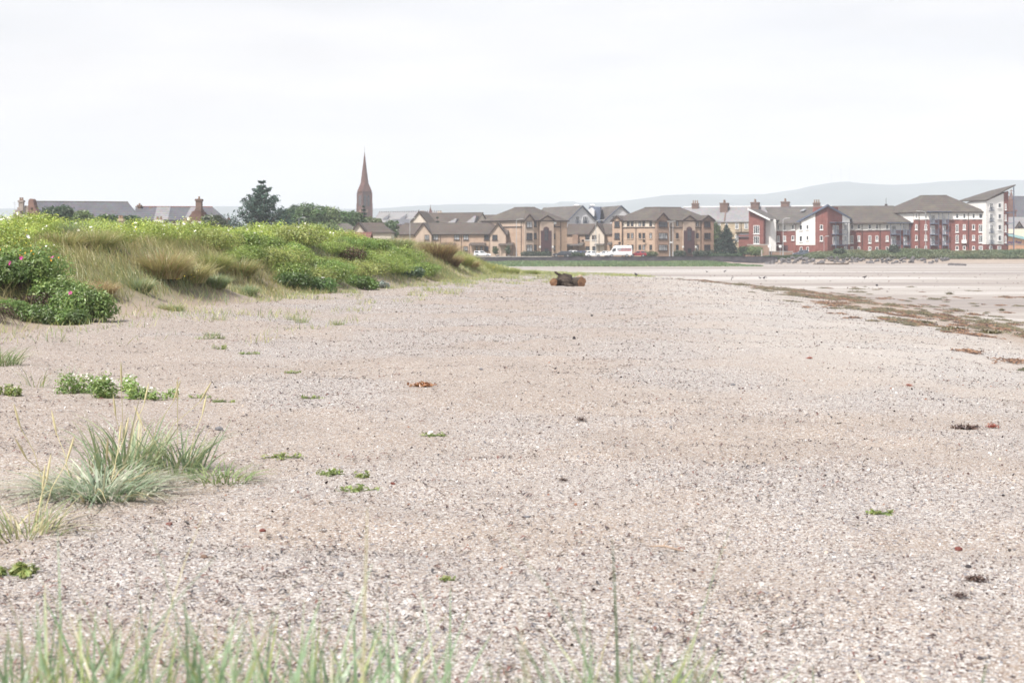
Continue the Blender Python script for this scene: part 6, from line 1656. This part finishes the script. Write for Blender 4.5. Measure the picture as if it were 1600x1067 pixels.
def tussock(name, label, loc, R, h, pal, wts, seed, n=900, w=.006, grp=None, droop=(.2, .9), cat='grass tussock', seg=3, heads=0, az0=None, azs=0):
    rng = np.random.default_rng(seed)
    o = lthing(name, label, cat, loc, grp)
    a = rng.uniform(0, 2 * np.pi, n); q = R * .62 * np.sqrt(rng.random(n))
    p = np.stack([q * np.cos(a), q * np.sin(a), np.full(n, -.03)], -1)
    az = a + rng.normal(0, .6, n) if az0 is None else az0 + rng.normal(0, azs, n)
    L = h * rng.uniform(.55, 1.2, n) * (1 - .25 * q / R)
    V, Q, m = blades(p, L, w * rng.uniform(.6, 1.3, n), az, .12 + .5 * (q / R) * rng.uniform(.5, 1, n), rng.uniform(*droop, n), rng, seg)
    np_mesh('leaves', V, Q, M['blade'], np.repeat(mixcol(pal, wts, n, rng), m, 0), o)
    r = random.Random(seed)
    for i in range(heads):
        aa = r.uniform(0, 6.28); qq = r.uniform(0, R * .6); b_ = Vector((qq * math.cos(aa), qq * math.sin(aa), 0)); ln = h * r.uniform(.7, 1.45); dr = Vector((math.cos(aa), math.sin(aa), 0)) * r.uniform(.1, .9)
        mb = MB(); mb.tube([b_, b_ + dr * ln * .4 + Vector((0, 0, ln * .55)), b_ + dr * ln * .85 + Vector((0, 0, ln * .85))], [.003, .0028, .0025], 4)
        st = mb.build('stalk', M['straw'], o); mb = MB(); t0 = b_ + dr * ln * .85 + Vector((0, 0, ln * .85)); dd = (dr * .6 + Vector((0, 0, .8))).normalized()
        mb.tube([t0, t0 + dd * .04, t0 + dd * .11, t0 + dd * .16], [.003, .0075, .007, .002], 6); mb.build('seed_head', M['straw'], st)
    return o
M['straw'] = surf('straw stalk', (.48, .43, .25), .8, .2, 20)
ALLG = [GREEN_B, BLUEG, KHAKI, STRAW]
for u, d, R_, h, pal, wts, lab, n, sd in (
    (256, 41.2, .8, 1.05, [KHAKI, BROWN, STRAW, GREEN_B], [.4, .3, .2, .1], 'tall tawny grass tussock overhanging a dark sandy hollow', 2600, 1),
    (300, 42.6, .6, .85, [KHAKI, STRAW, GREEN_B], [.45, .35, .2], 'smaller tawny tussock right of the tall overhanging one', 1500, 2),
    (150, 35.5, .6, .55, [BROWN, STRAW, KHAKI], [.55, .35, .1], 'mat of brown dead grass above the magenta rose bush', 1800, 3),
    (118, 33.6, .55, .5, [BROWN, STRAW, KHAKI], [.5, .4, .1], 'mat of brown dead grass beside the orange flowers', 1500, 4),
    (150, 41, .7, .8, [KHAKI, STRAW, GREEN_B], [.45, .2, .35], 'olive brown tussock high on the grassy slope', 1700, 5),
    (95, 40, .7, .75, [KHAKI, BROWN, GREEN_B], [.5, .15, .35], 'brownish tussock on the slope below the rose crest at left', 1600, 6),
    (130, 44, .8, .95, [BLUEG, GREEN_B, KHAKI], [.5, .3, .2], 'blue green tussock on the crest between white roses', 2000, 7),
    (330, 47, .75, .8, [GREEN_B, KHAKI, YELL], [.45, .3, .25], 'green tussock right of the tawny ones on the slope', 1800, 8),
    (375, 48.5, .7, .75, [GREEN_B, KHAKI, BROWN], [.4, .4, .2], 'dark based tussock at the bend of the slope', 1700, 9),
    (335, 43.5, .55, .55, [BLUEG, GREEN_B, STRAW], [.5, .4, .1], 'blue green tussock at the dune foot over bare sand', 1300, 10),
    (380, 46, .6, .5, [BLUEG, GREEN_B, STRAW], [.5, .35, .15], 'spreading pale tussock at the foot of the slope', 1300, 11),
    (215, 38, .5, .5, [BLUEG, GREEN_B, STRAW], [.45, .35, .2], 'low blue green tussock right of the dead grass mat', 1100, 12),
    (265, 36.5, .5, .32, [GREEN_B, STRAW, BLUEG], [.4, .4, .2], 'low pale tuft lying on the sand below the overhang', 700, 13),
    (682, 84, 1.35, 1.35, [BROWN, (.20, .14, .08), KHAKI], [.45, .35, .2], 'big dark brown dead tussock leaning seaward on the dune end', 3200, 14),
    (700, 86, 1.0, 1.0, [BROWN, (.20, .14, .08), KHAKI], [.5, .35, .15], 'smaller brown dead tussock against the big one', 2000, 15),
    (735, 92, .8, .6, [BROWN, KHAKI, STRAW], [.4, .4, .2], 'reddish brown tussock near the tip of the dune', 1300, 16),
    (720, 90, 1.1, .9, [YELL, KHAKI, GREEN_B], [.4, .4, .2], 'yellow green tussock on the dune end crest', 2000, 17),
    (620, 80, 1.1, .9, [KHAKI, GREEN_B, BLUEG], [.4, .35, .25], 'khaki tussock on the crest before the terrace', 2000, 18),
    (795, 102, 1.0, .7, [GREEN_B, YELL, KHAKI], [.45, .35, .2], 'green tussock where the dune runs out before the sea wall', 1800, 19),
    (830, 104, .8, .5, [YELL, GREEN_B], [.5, .5], 'short yellow green tussock left of the sawn logs', 1300, 20)):
    tussock('grass_tussock', lab, at(u, d), R_, h, pal, wts, 200 + sd, n, .0055 + d * .00005, 'grass tussocks of the dune', (.15, .75))
for u, v, h, n, lab in ((455, 500, .25, 60, 'thin green tuft on shingle left of the grass line'), (471, 505, .3, 90, 'upright green tuft on shingle, second from the dune'), (528, 508, .22, 110, 'tuft at the left end of the grass line on shingle'), (345, 492 + 8, .2, 60, 'sparse tuft on sand below the spreading tussock'),
                        (57, 604, .35, 26, 'few thin blades on bare sand left of the flowering sea rocket'), (108, 600, .3, 22, 'pair of thin leaning blades beside the sea rocket'), (330, 525, .18, 80, 'sprawling tuft on the sand edge, farthest of the green patches'), (92, 505, .22, 16, 'wispy grass blades below the last rose runner')):
    tussock('grass_tuft', lab, gp(u, v), .22, h, ALLG, [.45, .3, .1, .15], int(u + v), n, .004, 'small grass tufts on the beach', (.1, .6), 'grass tuft', 2)
bush('dune_shrub', 'round bright green bush at the dune foot beside a grey leaved plant', 'bush', at(566, 58.5), .72, .62, (.14, .23, .05), 160, 2200, .038, 8)
bush('dune_shrub', 'bushy green plant at the dune foot left of the round bright bush', 'bush', at(500, 54.0), .75, .65, (.115, .20, .055), 161, 2200, .036, 8, None, (('white', 1, 1.2),))
bush('dune_shrub', 'leafy green bush at the dune foot, leftmost of the middle slope', 'bush', at(455, 51.5), .8, .65, (.12, .205, .05), 162, 2200, .036, 8)
bush('dune_shrub', 'dark green low bush right of the grey leaved plant', 'bush', at(640, 69), .9, .6, (.08, .14, .06), 163, 2000, .04, 8)
bush('grey_leaved_plant', 'silvery grey leaved plant beside the round bright bush', 'plant', at(594, 60.5), .4, .36, (.34, .38, .34), 164, 900, .03, 6)
bush('dead_thicket', 'dark brown leafless thicket in a hollow of the middle dune', 'bush', at(548, 63), .95, .8, (.085, .055, .035), 165, 1500, .03, 8, None, (), .2, 'needle')
bush('dead_thicket', 'dark tangle of dead stems under the orange flowered rose', 'bush', at(64, 31.0), .6, .42, (.075, .05, .035), 166, 900, .025, 8, None, (), .2, 'needle')
for u, d, n, lab in ((22, 36.5, 10, 'ragwort with yellow heads on the left grass slope'), (38, 35, 8, 'small yellow flowered ragwort above the pink rose'), (287, 41.0, 9, 'ragwort with yellow heads in the tawny tussock'), (200, 44, 9, 'few yellow flowers below the rose crest'), (772, 97, 12, 'yellow flowers scattered at the tip of the dune')):
    x, y, z = at(u, d); o = lthing('ragwort', lab, 'flowering plant', (x, y, z)); r = random.Random(int(u)); m = MB(); tips = []
    for i in range(n):
        a, q, hh = r.uniform(0, 6.28), r.uniform(.05, .5), r.uniform(.4, .7); t = (q * math.cos(a), q * math.sin(a), hh); tips.append(t); m.tube([(t[0] * .3, t[1] * .3, 0), t], [.005, .003], 4)
    m.build('stems', M['stalk'] if 'stalk' in M else M.setdefault('stalk', surf('green stalk', (.10, .14, .05), .8)), o)
    for t in tips: flower(o, t, 'yellow', r, k=.75)

# ---------------------------------------------------------------- lyme grass close to the camera
tussock('lyme_grass', 'big sprawling clump of blue green lyme grass with straw seed heads on the sand', gp(152, 772), .56, .40, [(.29, .37, .25), (.40, .45, .32), (.56, .56, .44), (.54, .48, .28), (.21, .29, .16)], [.34, .24, .20, .08, .14], 301, 380, .0084, None, (.6, 1.5), 'grass clump', 4, 6)
tussock('lyme_grass', 'taller bluish blades behind the big sprawling lyme grass clump', gp(195, 730), .46, .50, [(.26, .35, .20), (.34, .40, .21), (.50, .47, .30)], [.5, .35, .15], 302, 120, .0085, None, (.05, .7), 'grass clump', 4, 5)
tussock('lyme_grass', 'lyme grass shoots at the right end of the sprawling clump', gp(278, 735), .34, .42, [(.19, .27, .15), (.27, .33, .16), (.46, .43, .27)], [.5, .35, .15], 306, 110, .0075, None, (.1, .7), 'grass clump', 4, 3)
tussock('lyme_grass', 'low green lyme grass spray right of the sprawling clump', gp(348, 752), .34, .24, [(.19, .27, .11), (.27, .33, .14), (.46, .43, .27)], [.5, .35, .15], 303, 100, .007, None, (.5, 1.2), 'grass clump', 4, 0)
tussock('lyme_grass', 'small lyme grass clump by the left frame edge, nearest the bottom grass', gp(38, 838), .34, .34, [(.24, .30, .14), (.34, .36, .17), (.50, .46, .28)], [.4, .35, .25], 304, 90, .0065, None, (.2, 1.1), 'grass clump', 4, 3)
tussock('lyme_grass', 'grassy tuft on a sand hummock at the left frame edge', gp(-8, 570), .55, .42, [(.19, .27, .11), (.27, .33, .14), (.46, .43, .27)], [.5, .35, .15], 305, 260, .006, None, (.3, 1.0), 'grass clump', 4, 0)
def foreground_grass():
    rng = np.random.default_rng(310); n = 3300
    d = rng.uniform(2.35, 4.3, n); u = rng.uniform(-500, 1750, n); x = (u - CX) * d / F
    f = fbm(x / .22, d / .3, 311, 3)
    fall = ss(1300, 980, u); k = rng.random(n) < (.04 + .96 * fall) * (.12 + 1.2 * ss(.3, .7, f)) * .72
    x, d, u, f, fall = x[k], d[k], u[k], f[k], fall[k]; n = len(x)
    L = (.19 + .27 * f + .14 * rng.random(n)) * (.72 + .28 * fall); tall = rng.random(n) < .06; L = np.where(tall, L * rng.uniform(1.2, 1.75, n), L)
    p = np.stack([x, d, H(x, d) - .02], -1)
    w = np.where(tall, rng.uniform(.003, .0045, n), rng.uniform(.0035, .0085, n))
    V, Q, m = blades(p, L, w, rng.uniform(0, 6.28, n), rng.uniform(.02, .42, n), rng.uniform(0, .40, n), rng, 5)
    c = mixcol([(.23, .34, .19), (.31, .42, .24), (.36, .42, .16), (.54, .51, .32), (.17, .27, .13)], [.34, .24, .16, .10, .16], n, rng)
    o = np_mesh('foreground_grass', V, Q, M['blade'], np.repeat(c, m, 0)); tag(o, 'blurred blue green lyme grass blades along the bottom of the photo', 'grass', kind='stuff')
foreground_grass()

# ---------------------------------------------------------------- sea rocket and other mats on the shingle
def mat_plant(lab, u, v, R, h, base, seed, n, flowers=0, cat='plant', name='sea_rocket', grp=None, leafs=.014):
    x, y, z = gp(u, v); o = lthing(name, lab, cat, (x, y, z), grp); r = random.Random(seed); rng = np.random.default_rng(seed)
    blobs = [(R * 1.15 * math.sqrt(r.random()) * math.cos(a), .9 * R * math.sin(a) * r.random(), h * r.uniform(.2, .5), R * r.uniform(.12, .3), R * r.uniform(.1, .24), h * r.uniform(.35, .6)) for a in [r.uniform(0, 6.28) for _ in range(9)]]
    m = MB()
    for b_ in blobs: m.tube([(b_[0] * .2, b_[1] * .2, 0), (b_[0], b_[1], b_[2])], [.005, .003], 4)
    m.build('stems', M.setdefault('stalk', surf('green stalk', (.10, .14, .05), .8)), o)
    crown('foliage', blobs, n, leafs, base, rng, parent=o, up=.8)
    for i in range(flowers):
        b_ = blobs[r.randrange(9)]; a, e = r.uniform(0, 6.28), r.uniform(.5, 1.3); flower(o, (b_[0] + b_[3] * math.cos(a) * math.cos(e), b_[1] + b_[4] * math.sin(a) * math.cos(e), b_[2] + b_[5] * 1.1 * math.sin(e)), 'white', r, k=.30)
LIME = (.30, .36, .12); RKT = (.26, .37, .11)
mat_plant('sea rocket with many small white flowers behind the lyme grass', 162, 618, .48, .28, RKT, 401, 2100, 26)
mat_plant('lower sea rocket right of the flowering one', 240, 624, .26, .15, RKT, 402, 700, 10)
mat_plant('small bright plant at the left edge, beside bare sand', 14, 618, .12, .12, LIME, 403, 350)
mat_plant('bright green sprig on the sand at the lower left edge', 14, 900, .13, .05, LIME, 404, 260)
GM = 'small green sand plants on the shingle'
for i, (u, v, R, h, n, lab) in enumerate(((330, 530, .30, .10, 420, 'long low green mat nearest the dune, on pale sand'), (345, 546, .18, .12, 320, 'rounded green cushion below the long low mat'), (382, 554, .22, .06, 260, 'flat green sprig right of the rounded cushion'), (458, 583, .18, .05, 220, 'yellowish sprig on shingle, second row from the dune'),
        (490, 623, .14, .04, 170, 'faint green sprig alone on the shingle slope'), (440, 716, .16, .05, 240, 'green sprig right of the low lyme grass spray'), (525, 741, .14, .06, 260, 'bright sprig on the rim of a small sand hollow, upper left'), (565, 747, .06, .06, 120, 'tiny upright sprig beside a dark twig'), (556, 768, .16, .04, 260, 'lime green sprig on the lower rim of the sand hollow'),
        (1370, 803, .12, .03, 160, 'yellow green sprig on open shingle at right'), (672, 682, .16, .04, 130, 'thin green sprig beside the white stone'), (355, 628, .16, .04, 130, 'sparse green sprig right of the lower sea rocket'), (312, 622, .14, .06, 160, 'narrow green sprig at the end of the sea rocket'), (696, 908, .05, .02, 60, 'tiny lime sprig on the near shingle'))):
    mat_plant(lab, u, v, R * .85, h * .8, LIME if i % 2 else (.26, .33, .11), 410 + i, int(n * .4), 0, 'plant', 'sand_plant', GM, .011)

# ---------------------------------------------------------------- sawn logs
def end_grain():
    k = NT('sawn end grain'); v = k.coord('Object'); w_ = k.n('ShaderNodeTexWave', wave_type='RINGS', rings_direction='X'); k.l(v, w_.inputs['Vector'])
    w_.inputs['Scale'].default_value = 7; w_.inputs['Distortion'].default_value = 3; w_.inputs['Detail'].default_value = 3
    c = k.ramp(w_.outputs['Fac'], [(0, (.13, .065, .035)), (1, (.33, .20, .12))]); c = k.mix(k.ramp(k.noise(v, 3.0, 4), [(.45, 0), (.62, .85)]), c, (.10, .05, .03)); k.principled(c, .85, None, .2); return k.m
M['end_grain'] = end_grain()
M['log_bark'] = surf('dark furrowed bark', (.045, .034, .03), .95, .55, 7, .1, c2=(.10, .08, .065), bump=.06)
M['log_pale'] = surf('pale peeled wood', (.34, .26, .20), .9, .3, 6, .1)
def log(label, p0, p1, r0, r1, seed, stub=None, extra=None):
    o = thing('sawn_log', label, 'log', p0); r = random.Random(seed); p0, p1 = Vector(p0), Vector(p1)
    ax = (p1 - p0).normalized(); a = ax.cross(Vector((0, 0, 1))).normalized(); b_ = a.cross(ax); N, K = 18, 9
    m = MB()
    ph = [r.uniform(0, 6.28) for _ in range(4)]
    for i in range(K):
        t = i / (K - 1); c = p0 + (p1 - p0) * t; R_ = r0 + (r1 - r0) * t
        for j in range(N):
            q = 2 * math.pi * j / N; rad = R_ * (1 + .09 * math.sin(2 * q + ph[0]) + .07 * math.sin(5 * q + ph[1] + t * 3) + .05 * math.sin(9 * q + ph[2]) + (0 if i in (0,) else .10 * r.uniform(-1, 1)))
            m.v.append(tuple(c + (a * math.cos(q) + b_ * math.sin(q)) * rad))
    for i in range(K - 1):
        for j in range(N): k = (j + 1) % N; m.f.append((i * N + j, i * N + k, (i + 1) * N + k, (i + 1) * N + j))
    m.f.append(tuple(range((K - 1) * N, K * N)))
    ring = m.v[:N]; bk = m.build('bark', M['log_bark'], o, sm=True)
    m = MB(); c = p0 - ax * .012; m.v = [tuple(Vector(q) - ax * .004) for q in ring] + [tuple(c + (Vector(q) - p0) * .93 - ax * .0) for q in ring] + [tuple(c)]
    m.f = [(j, (j + 1) % N, N + (j + 1) % N, N + j) for j in range(N)] + [(N + j, N + (j + 1) % N, 2 * N) for j in range(N)]; cf = m.build('cut_face', M['end_grain'], o)
    for pts, rs, nm, mt in (stub or []): m = MB(); m.tube(pts, rs, 9); m.build(nm, M[mt], o, sm=True)
    return o
d0 = gp(866, 447)[1]
g0 = h1(UX(866, d0), d0)
A_ = (UX(865, d0), d0, g0 + .18); B_ = (UX(891, d0 + 1.1), d0 + 1.1, g0 + .2)
log('dark sawn log with orange cut end facing left and a broken branch stub', A_, B_, .215, .23, 1,
    [([(UX(873, d0 + .3), d0 + .3, g0 + .40), (UX(882, d0 + .6), d0 + .6, g0 + .47), (UX(890, d0 + .8), d0 + .8, g0 + .42), (UX(893, d0 + .9), d0 + .9, g0 + .15)], [.10, .15, .15, .12], 'side_limb', 'log_bark'),
     ([(UX(876, d0 + .1), d0 + .1, g0 + .30), (UX(884, d0 - .1), d0 - .1, g0 + .22), (UX(896, d0 + .1), d0 + .1, g0 + .10)], [.05, .12, .05], 'broken_limb', 'log_bark'), ([(UX(871, d0 + .25), d0 + .25, g0 + .16), (UX(878, d0 + .3), d0 + .3, g0 + .22), (UX(886, d0 + .35), d0 + .35, g0 + .24), (UX(893, d0 + .4), d0 + .4, g0 + .15), (UX(899, d0 + .45), d0 + .45, g0 + .08)], [.17, .26, .29, .22, .10], 'root_mass', 'log_bark'), ([(UX(880, d0 + .1), d0 + .1, g0 + .10), (UX(887, d0 - .3), d0 - .3, g0 + .07), (UX(898, d0 - .35), d0 - .35, g0 + .02)], [.10, .09, .03], 'bark_slab', 'log_bark'), ([(UX(878, d0 + .5), d0 + .5, g0 + .5), (UX(872, d0 + .4), d0 + .4, g0 + .58), (UX(868, d0 + .35), d0 + .35, g0 + .66), (UX(866.5, d0 + .35), d0 + .35, g0 + .70)], [.07, .065, .06, .03], 'branch_stub', 'log_bark')])
A_ = (UX(909, d0 - .2), d0 - .2, g0 + .19); B_ = (UX(893, d0 + .6), d0 + .6, g0 + .18)
log('sawn log with large orange cut end facing right, pale bark on top', A_, B_, .245, .19, 2,
    [([(UX(907.0, d0 + .0), d0 + .0, g0 + .44), (UX(903.5, d0 + .35), d0 + .35, g0 + .41)], [.115, .09], 'pale_bark', 'log_pale'), ([(UX(897, d0 + .1), d0 + .1, g0 + .06), (UX(893, d0 + .2), d0 + .2, g0 + .12), (UX(890, d0 + .3), d0 + .3, g0 + .05)], [.06, .09, .05], 'root_piece', 'log_bark')])

# ---------------------------------------------------------------- strand line
def wrack():
    rng = np.random.default_rng(501); nc = 900
    yc = 22 + 92 * rng.random(nc) ** 1.25; wander = 2.6 * (fbm(yc * 0, yc / 7, 505) - .5)
    tc = rng.normal(.2, 1, nc) * (1.1 + 1.3 * ss(70, 28, yc)) + wander
    ns = 520; yc = np.concatenate([yc, 28 + 85 * rng.random(ns)]); tc = np.concatenate([tc, 1.5 + 15 * rng.random(ns) ** 1.5]); xc = xs(yc) + tc; nc += ns
    kc = (vn(xc / 1.4, yc / 4.0, 506) > .40 + .22 * ss(70, 105, yc)) & (yc < 108) & (tc > -3.2); xc, yc = xc[kc], yc[kc]; nc = len(xc)
    Rc = np.clip(np.exp(rng.normal(np.log(.20), .55, nc)), .06, .75); cnt = (30 + 330 * Rc).astype(int)
    ic = np.repeat(np.arange(nc), cnt); n = len(ic)
    gx, gy = rng.normal(0, .5, n), rng.normal(0, .62, n)
    x, y = xc[ic] + gx * Rc[ic], yc[ic] + gy * Rc[ic]; f = rng.random(n)
    dome = np.exp(-(gx ** 2 + gy ** 2) * 1.6) * Rc[ic] * .30 * vn(xc * 3, yc * 3, 9)[ic]
    L = rng.uniform(.02, .075, n); a = rng.normal(0, .8, n); w = L * rng.uniform(.12, .4, n); z = H(x, y) + .008 + dome * rng.random(n)
    dx, dy = np.cos(a), np.sin(a); lv = []
    for q in (-1, 0, 1):
        bd = (1 - abs(q)) * L * .3 * rng.uniform(-1, 1, n); cx, cy = x + dx * L * q - dy * bd, y + dy * L * q + dx * bd; cz = z + (1 - abs(q)) * L * .35; w_ = w * (1 if q == 0 else .5)
        lv += [np.stack([cx - dy * w_, cy + dx * w_, cz + w_ * .7], -1), np.stack([cx + dy * w_, cy - dx * w_, cz], -1)]
    V = np.stack(lv, 1).reshape(-1, 3); b0 = np.arange(n)[:, None] * 6; Q = np.concatenate([b0 + np.array([[0, 1, 3, 2]]), b0 + np.array([[2, 3, 5, 4]])])
    g = vn(xc * 2.1, yc * 1.3, 507)[ic]
    c = np.where((g > .5)[:, None], mixcol([(.14, .12, .055), (.17, .125, .07), (.075, .064, .038), (.09, .095, .045)], [.3, .25, .25, .2], n, rng), mixcol([(.20, .11, .06), (.12, .068, .042), (.28, .16, .085), (.07, .042, .033)], [.3, .3, .2, .2], n, rng))
    o = np_mesh('strand_line_seaweed', V, Q, M['weed'], np.repeat(c, 6, 0)); tag(o, 'line of brown and olive seaweed washed up along the edge of the shingle', 'seaweed', kind='stuff')
    n = 5000; y = rng.uniform(90, 300, n); x = rng.uniform(-12, 60, n); t = x - xs(y); f = fbm(x / 9, y / 5, 511, 4)
    keep = (t > 1) & (rng.random(n) < ss(.58, .72, f + .10 * ss(240, 150, y)) * .5); x, y = x[keep], y[keep]; n = len(x)
    nm = rng.normal(size=(n, 3)) * .4; nm[:, 2] += 1
    v, q = leaf_quads(np.stack([x, y, H(x, y) + .03], -1), rng.uniform(.03, .09, n), nm, rng, 1.8)
    o = np_mesh('flat_seaweed', v, q, M['weed'], np.repeat(mixcol([(.12, .08, .06), (.20, .13, .10), (.08, .07, .06)], [.4, .3, .3], n, rng), 4, 0)); tag(o, 'thin scatter of weed over the far sand flat', 'seaweed', kind='stuff')
wrack()
def weed_heap(lab, u, v, wpx, hgt, pal, seed, n=260, dry=False, name='seaweed_clump'):
    x, y, z = gp(u, v); R = wpx * y / F / 2; rng = np.random.default_rng(seed); o_ = None
    q = rng.normal(size=(n, 3)) * np.array([R * .5, R * .35, hgt * .30]); q[:, 2] = np.abs(q[:, 2]) + .008
    nm = rng.normal(size=(n, 3)) * .6; nm[:, 2] += .8
    vv, qq = leaf_quads(q, rng.uniform(.25, .6, n) * R * .20, nm, rng, 2.0)
    o = np_mesh(name, vv, qq, M['weed'], np.repeat(mixcol(pal, [1] * len(pal), n, rng), 4, 0), None, (x, y, z)); return tag(o, lab, 'seaweed')
RUST = [(.36, .16, .06), (.28, .11, .04), (.42, .22, .09)]; REDW = [(.32, .06, .04), (.20, .04, .03), (.42, .14, .05)]; OLV = [(.12, .11, .04), (.08, .07, .03), (.17, .14, .06)]; DKW = [(.10, .055, .045), (.06, .035, .03), (.15, .09, .06)]
for i, a in enumerate((('rust orange seaweed patch lying alone on the shingle', 660, 604, 36, .05, RUST), ('orange red seaweed scrap at the right side of the shingle', 1551, 669, 18, .05, REDW), ('dark red seaweed strip left of the orange red scrap', 1510, 670, 40, .03, DKW),
        ('thick olive seaweed heap on the strand line at the right', 1545, 521, 44, .10, OLV), ('low olive heap left of the thick one on the strand line', 1490, 515, 34, .07, OLV), ('olive seaweed heap higher on the strand line', 1440, 505, 30, .07, OLV), ('round olive weed mound on the wet sand flat', 1483, 460, 12, .2, OLV), ('small weed mound on the flat, near the right edge', 1565, 486, 11, .16, OLV),
        ('reddish seaweed scrap on shingle near right centre', 1420, 604, 10, .04, REDW), ('small orange weed scrap below the log stretch', 1265, 561, 9, .04, REDW), ('brown weed tangle on near shingle at the right', 1525, 910, 34, .03, DKW), ('brown weed tangle below the bigger one at the right', 1500, 936, 24, .025, DKW), ('dark curved weed scrap on the shingle, middle distance', 908, 658, 14, .04, DKW), ('brown leaf like weed scrap right of the rust patch', 880, 753, 14, .04, DKW))):
    weed_heap(a[0], a[1], a[2], a[3], a[4], a[5], 520 + i)

# ---------------------------------------------------------------- stones one can pick out, sticks, birds
M['brick_red'] = surf('worn red brick', (.16, .06, .05), .9, .2, 30, .2); M['st_dark'] = surf('dark grey stone', (.05, .045, .05), .85, .3, 20, .3); M['st_grey'] = surf('grey stone', (.17, .17, .18), .85, .25, 15, .3); M['st_white'] = surf('white stone', (.62, .60, .56), .85, .1, 15, .3); M['st_pink'] = surf('pinkish stone', (.36, .26, .21), .85, .2, 15, .3); M['st_brown'] = surf('brown stone', (.16, .11, .085), .9, .3, 20, .3)
for i, (lab, u, v, wpx, asp, mt) in enumerate((('worn red brick fragment on the near shingle at right', 1497, 860, 14, .62, 'brick_red'), ('dark angular stone below the red brick fragment', 1513, 889, 10, .7, 'st_dark'), ('black stone near the bottom right corner', 1531, 1031, 10, .65, 'st_dark'), ('flat grey stone in the middle of the shingle', 823, 809, 15, .3, 'st_grey'),
        ('rounded grey stone left of centre near the bottom grass', 533, 901, 13, .6, 'st_grey'), ('small red stone right of the lime sprigs', 410, 832, 11, .6, 'brick_red'), ('reddish pebble below the big lyme grass clump', 265, 821, 13, .45, 'brick_red'), ('brown stone between lyme grass and bottom grass', 318, 872, 14, .5, 'st_brown'), ('smooth white stone among thin sprigs', 672, 679, 14, .5, 'st_white'),
        ('grey pebble just right of the rust patch', 752, 578, 7, .7, 'st_grey'), ('small dark pebble far right of the rust patch', 868, 577, 5, .8, 'st_dark'), ('pinkish stone right of the lyme grass shoots', 334, 716, 9, .8, 'st_pink'), ('grey stone with dark underside above the low grass spray', 342, 672, 13, .6, 'st_grey'), ('dark stone on the shingle far behind the rust patch', 897, 530, 5, 1.2, 'st_dark'), ('dark stone right below the sawn logs', 925, 494, 5, .7, 'st_dark'), ('grey stone on right half of the shingle', 1146, 602, 9, .5, 'st_grey'), ('dark stone near the strand line', 1370, 447, 5, .8, 'st_dark'), ('small red stone beside a leaf stalk on the sand hollow', 614, 757, 9, .6, 'brick_red'))):
    x, y, z = gp(u, v); s = wpx * y / F
    o = bpy.data.objects.new('stone', bpy.data.meshes.new('stone')); bmx = rock_mesh(600 + i); bmx.materials.clear(); bmx.materials.append(M[mt]); o.data = bmx
    COL.objects.link(o); o.scale = (s * .85, s * .8, s * asp); o.rotation_euler = (rr.uniform(-.2, .2), rr.uniform(-.2, .2), rr.uniform(-.4, .4)); o.location = (x, y, z + s * asp * .28); tag(o, lab, 'stone', 'stones picked out on the shingle')
x, y, z = gp(1045, 862); o = thing('white_stick', 'thin white forked stick lying on the near shingle', 'stick', (x, y, z)); m = MB(); m.tube([(x - .10, y + .05, z + .02), (x - .02, y, z + .03), (x + .07, y - .06, z + .015)], [.004, .006, .005], 5); m.tube([(x - .03, y + .01, z + .03), (x + .01, y + .07, z + .05)], [.004, .002], 5); m.build('twig', M['log_pale'], o)
def bird_mesh():
    m = MB(); prof = [(-.24, .012, .20), (-.15, .03, .205), (-.08, .062, .205), (0, .078, .215), (.07, .07, .235), (.12, .05, .265), (.145, .04, .295), (.175, .042, .31), (.20, .032, .308), (.225, .012, .30), (.27, .003, .292)]
    m.tube([(a, 0, c) for a, b_, c in prof], [b_ for a, b_, c in prof], 8); return m
bsrc = None
for lab, u, v, k, rz in (('dark crow standing at the edge of the strand line, lower of two', 1194, 438, 1.1, .9), ('dark crow beside the lower crow on the sand', 1187.5, 437, .8, 2.2), ('small dark bird on the far sand flat, right of another', 1132.5, 426.5, 1.0, .3), ('tiny dark bird farthest out on the sand flat', 1104.5, 426.5, .8, 2.6), ('dark bird walking on the flat above the shingle corner', 1351, 436.5, 1.0, .2), ('dark bird at the end of the grassy tail', 994, 433.5, .9, 2.0)):
    x, y, z = gp(u, v)
    if bsrc is None:
        o = lthing('crow', lab, 'bird', (x, y, z), 'birds on the sand'); bm_ = bird_mesh(); bm_.build('body', M['st_dark'], o, sm=True)
        for s in (-1, 1):
            m = MB(); m.tube([(.0, s * .03, .16), (-.015, s * .035, .08), (.0, s * .04, 0)], [.008, .006, .006], 5); m.box(-.02, .05, s * .04 - .012, s * .04 + .012, 0, .008); m.build('leg', M['st_dark'], o)
            m = MB(); m.prism([(-.26, s * .02, .20), (-.05, s * .085, .20), (.07, s * .07, .23)], [(-.26, s * .03, .22), (-.05, s * .075, .255), (.07, s * .055, .27)]); m.build('wing', M['st_dark'], o)
        bsrc = o
    else: o = copy_tree(bsrc); o.location = (x, y, z); o['label'] = lab
    o.scale = (k, k, k); o.rotation_euler = (0, 0, rz)
x, y, z = gp(1143, 438); o = thing('bent_stick', 'dark hooked stick standing upright in the sand left of the crows', 'stick', (x, y, z)); m = MB(); m.tube([(x, y, z - .05), (x - .02, y, z + .12), (x + .03, y, z + .22), (x + .12, y, z + .26), (x + .18, y, z + .21)], [.025, .025, .03, .035, .015], 6); m.build('branch', M['st_dark'], o)
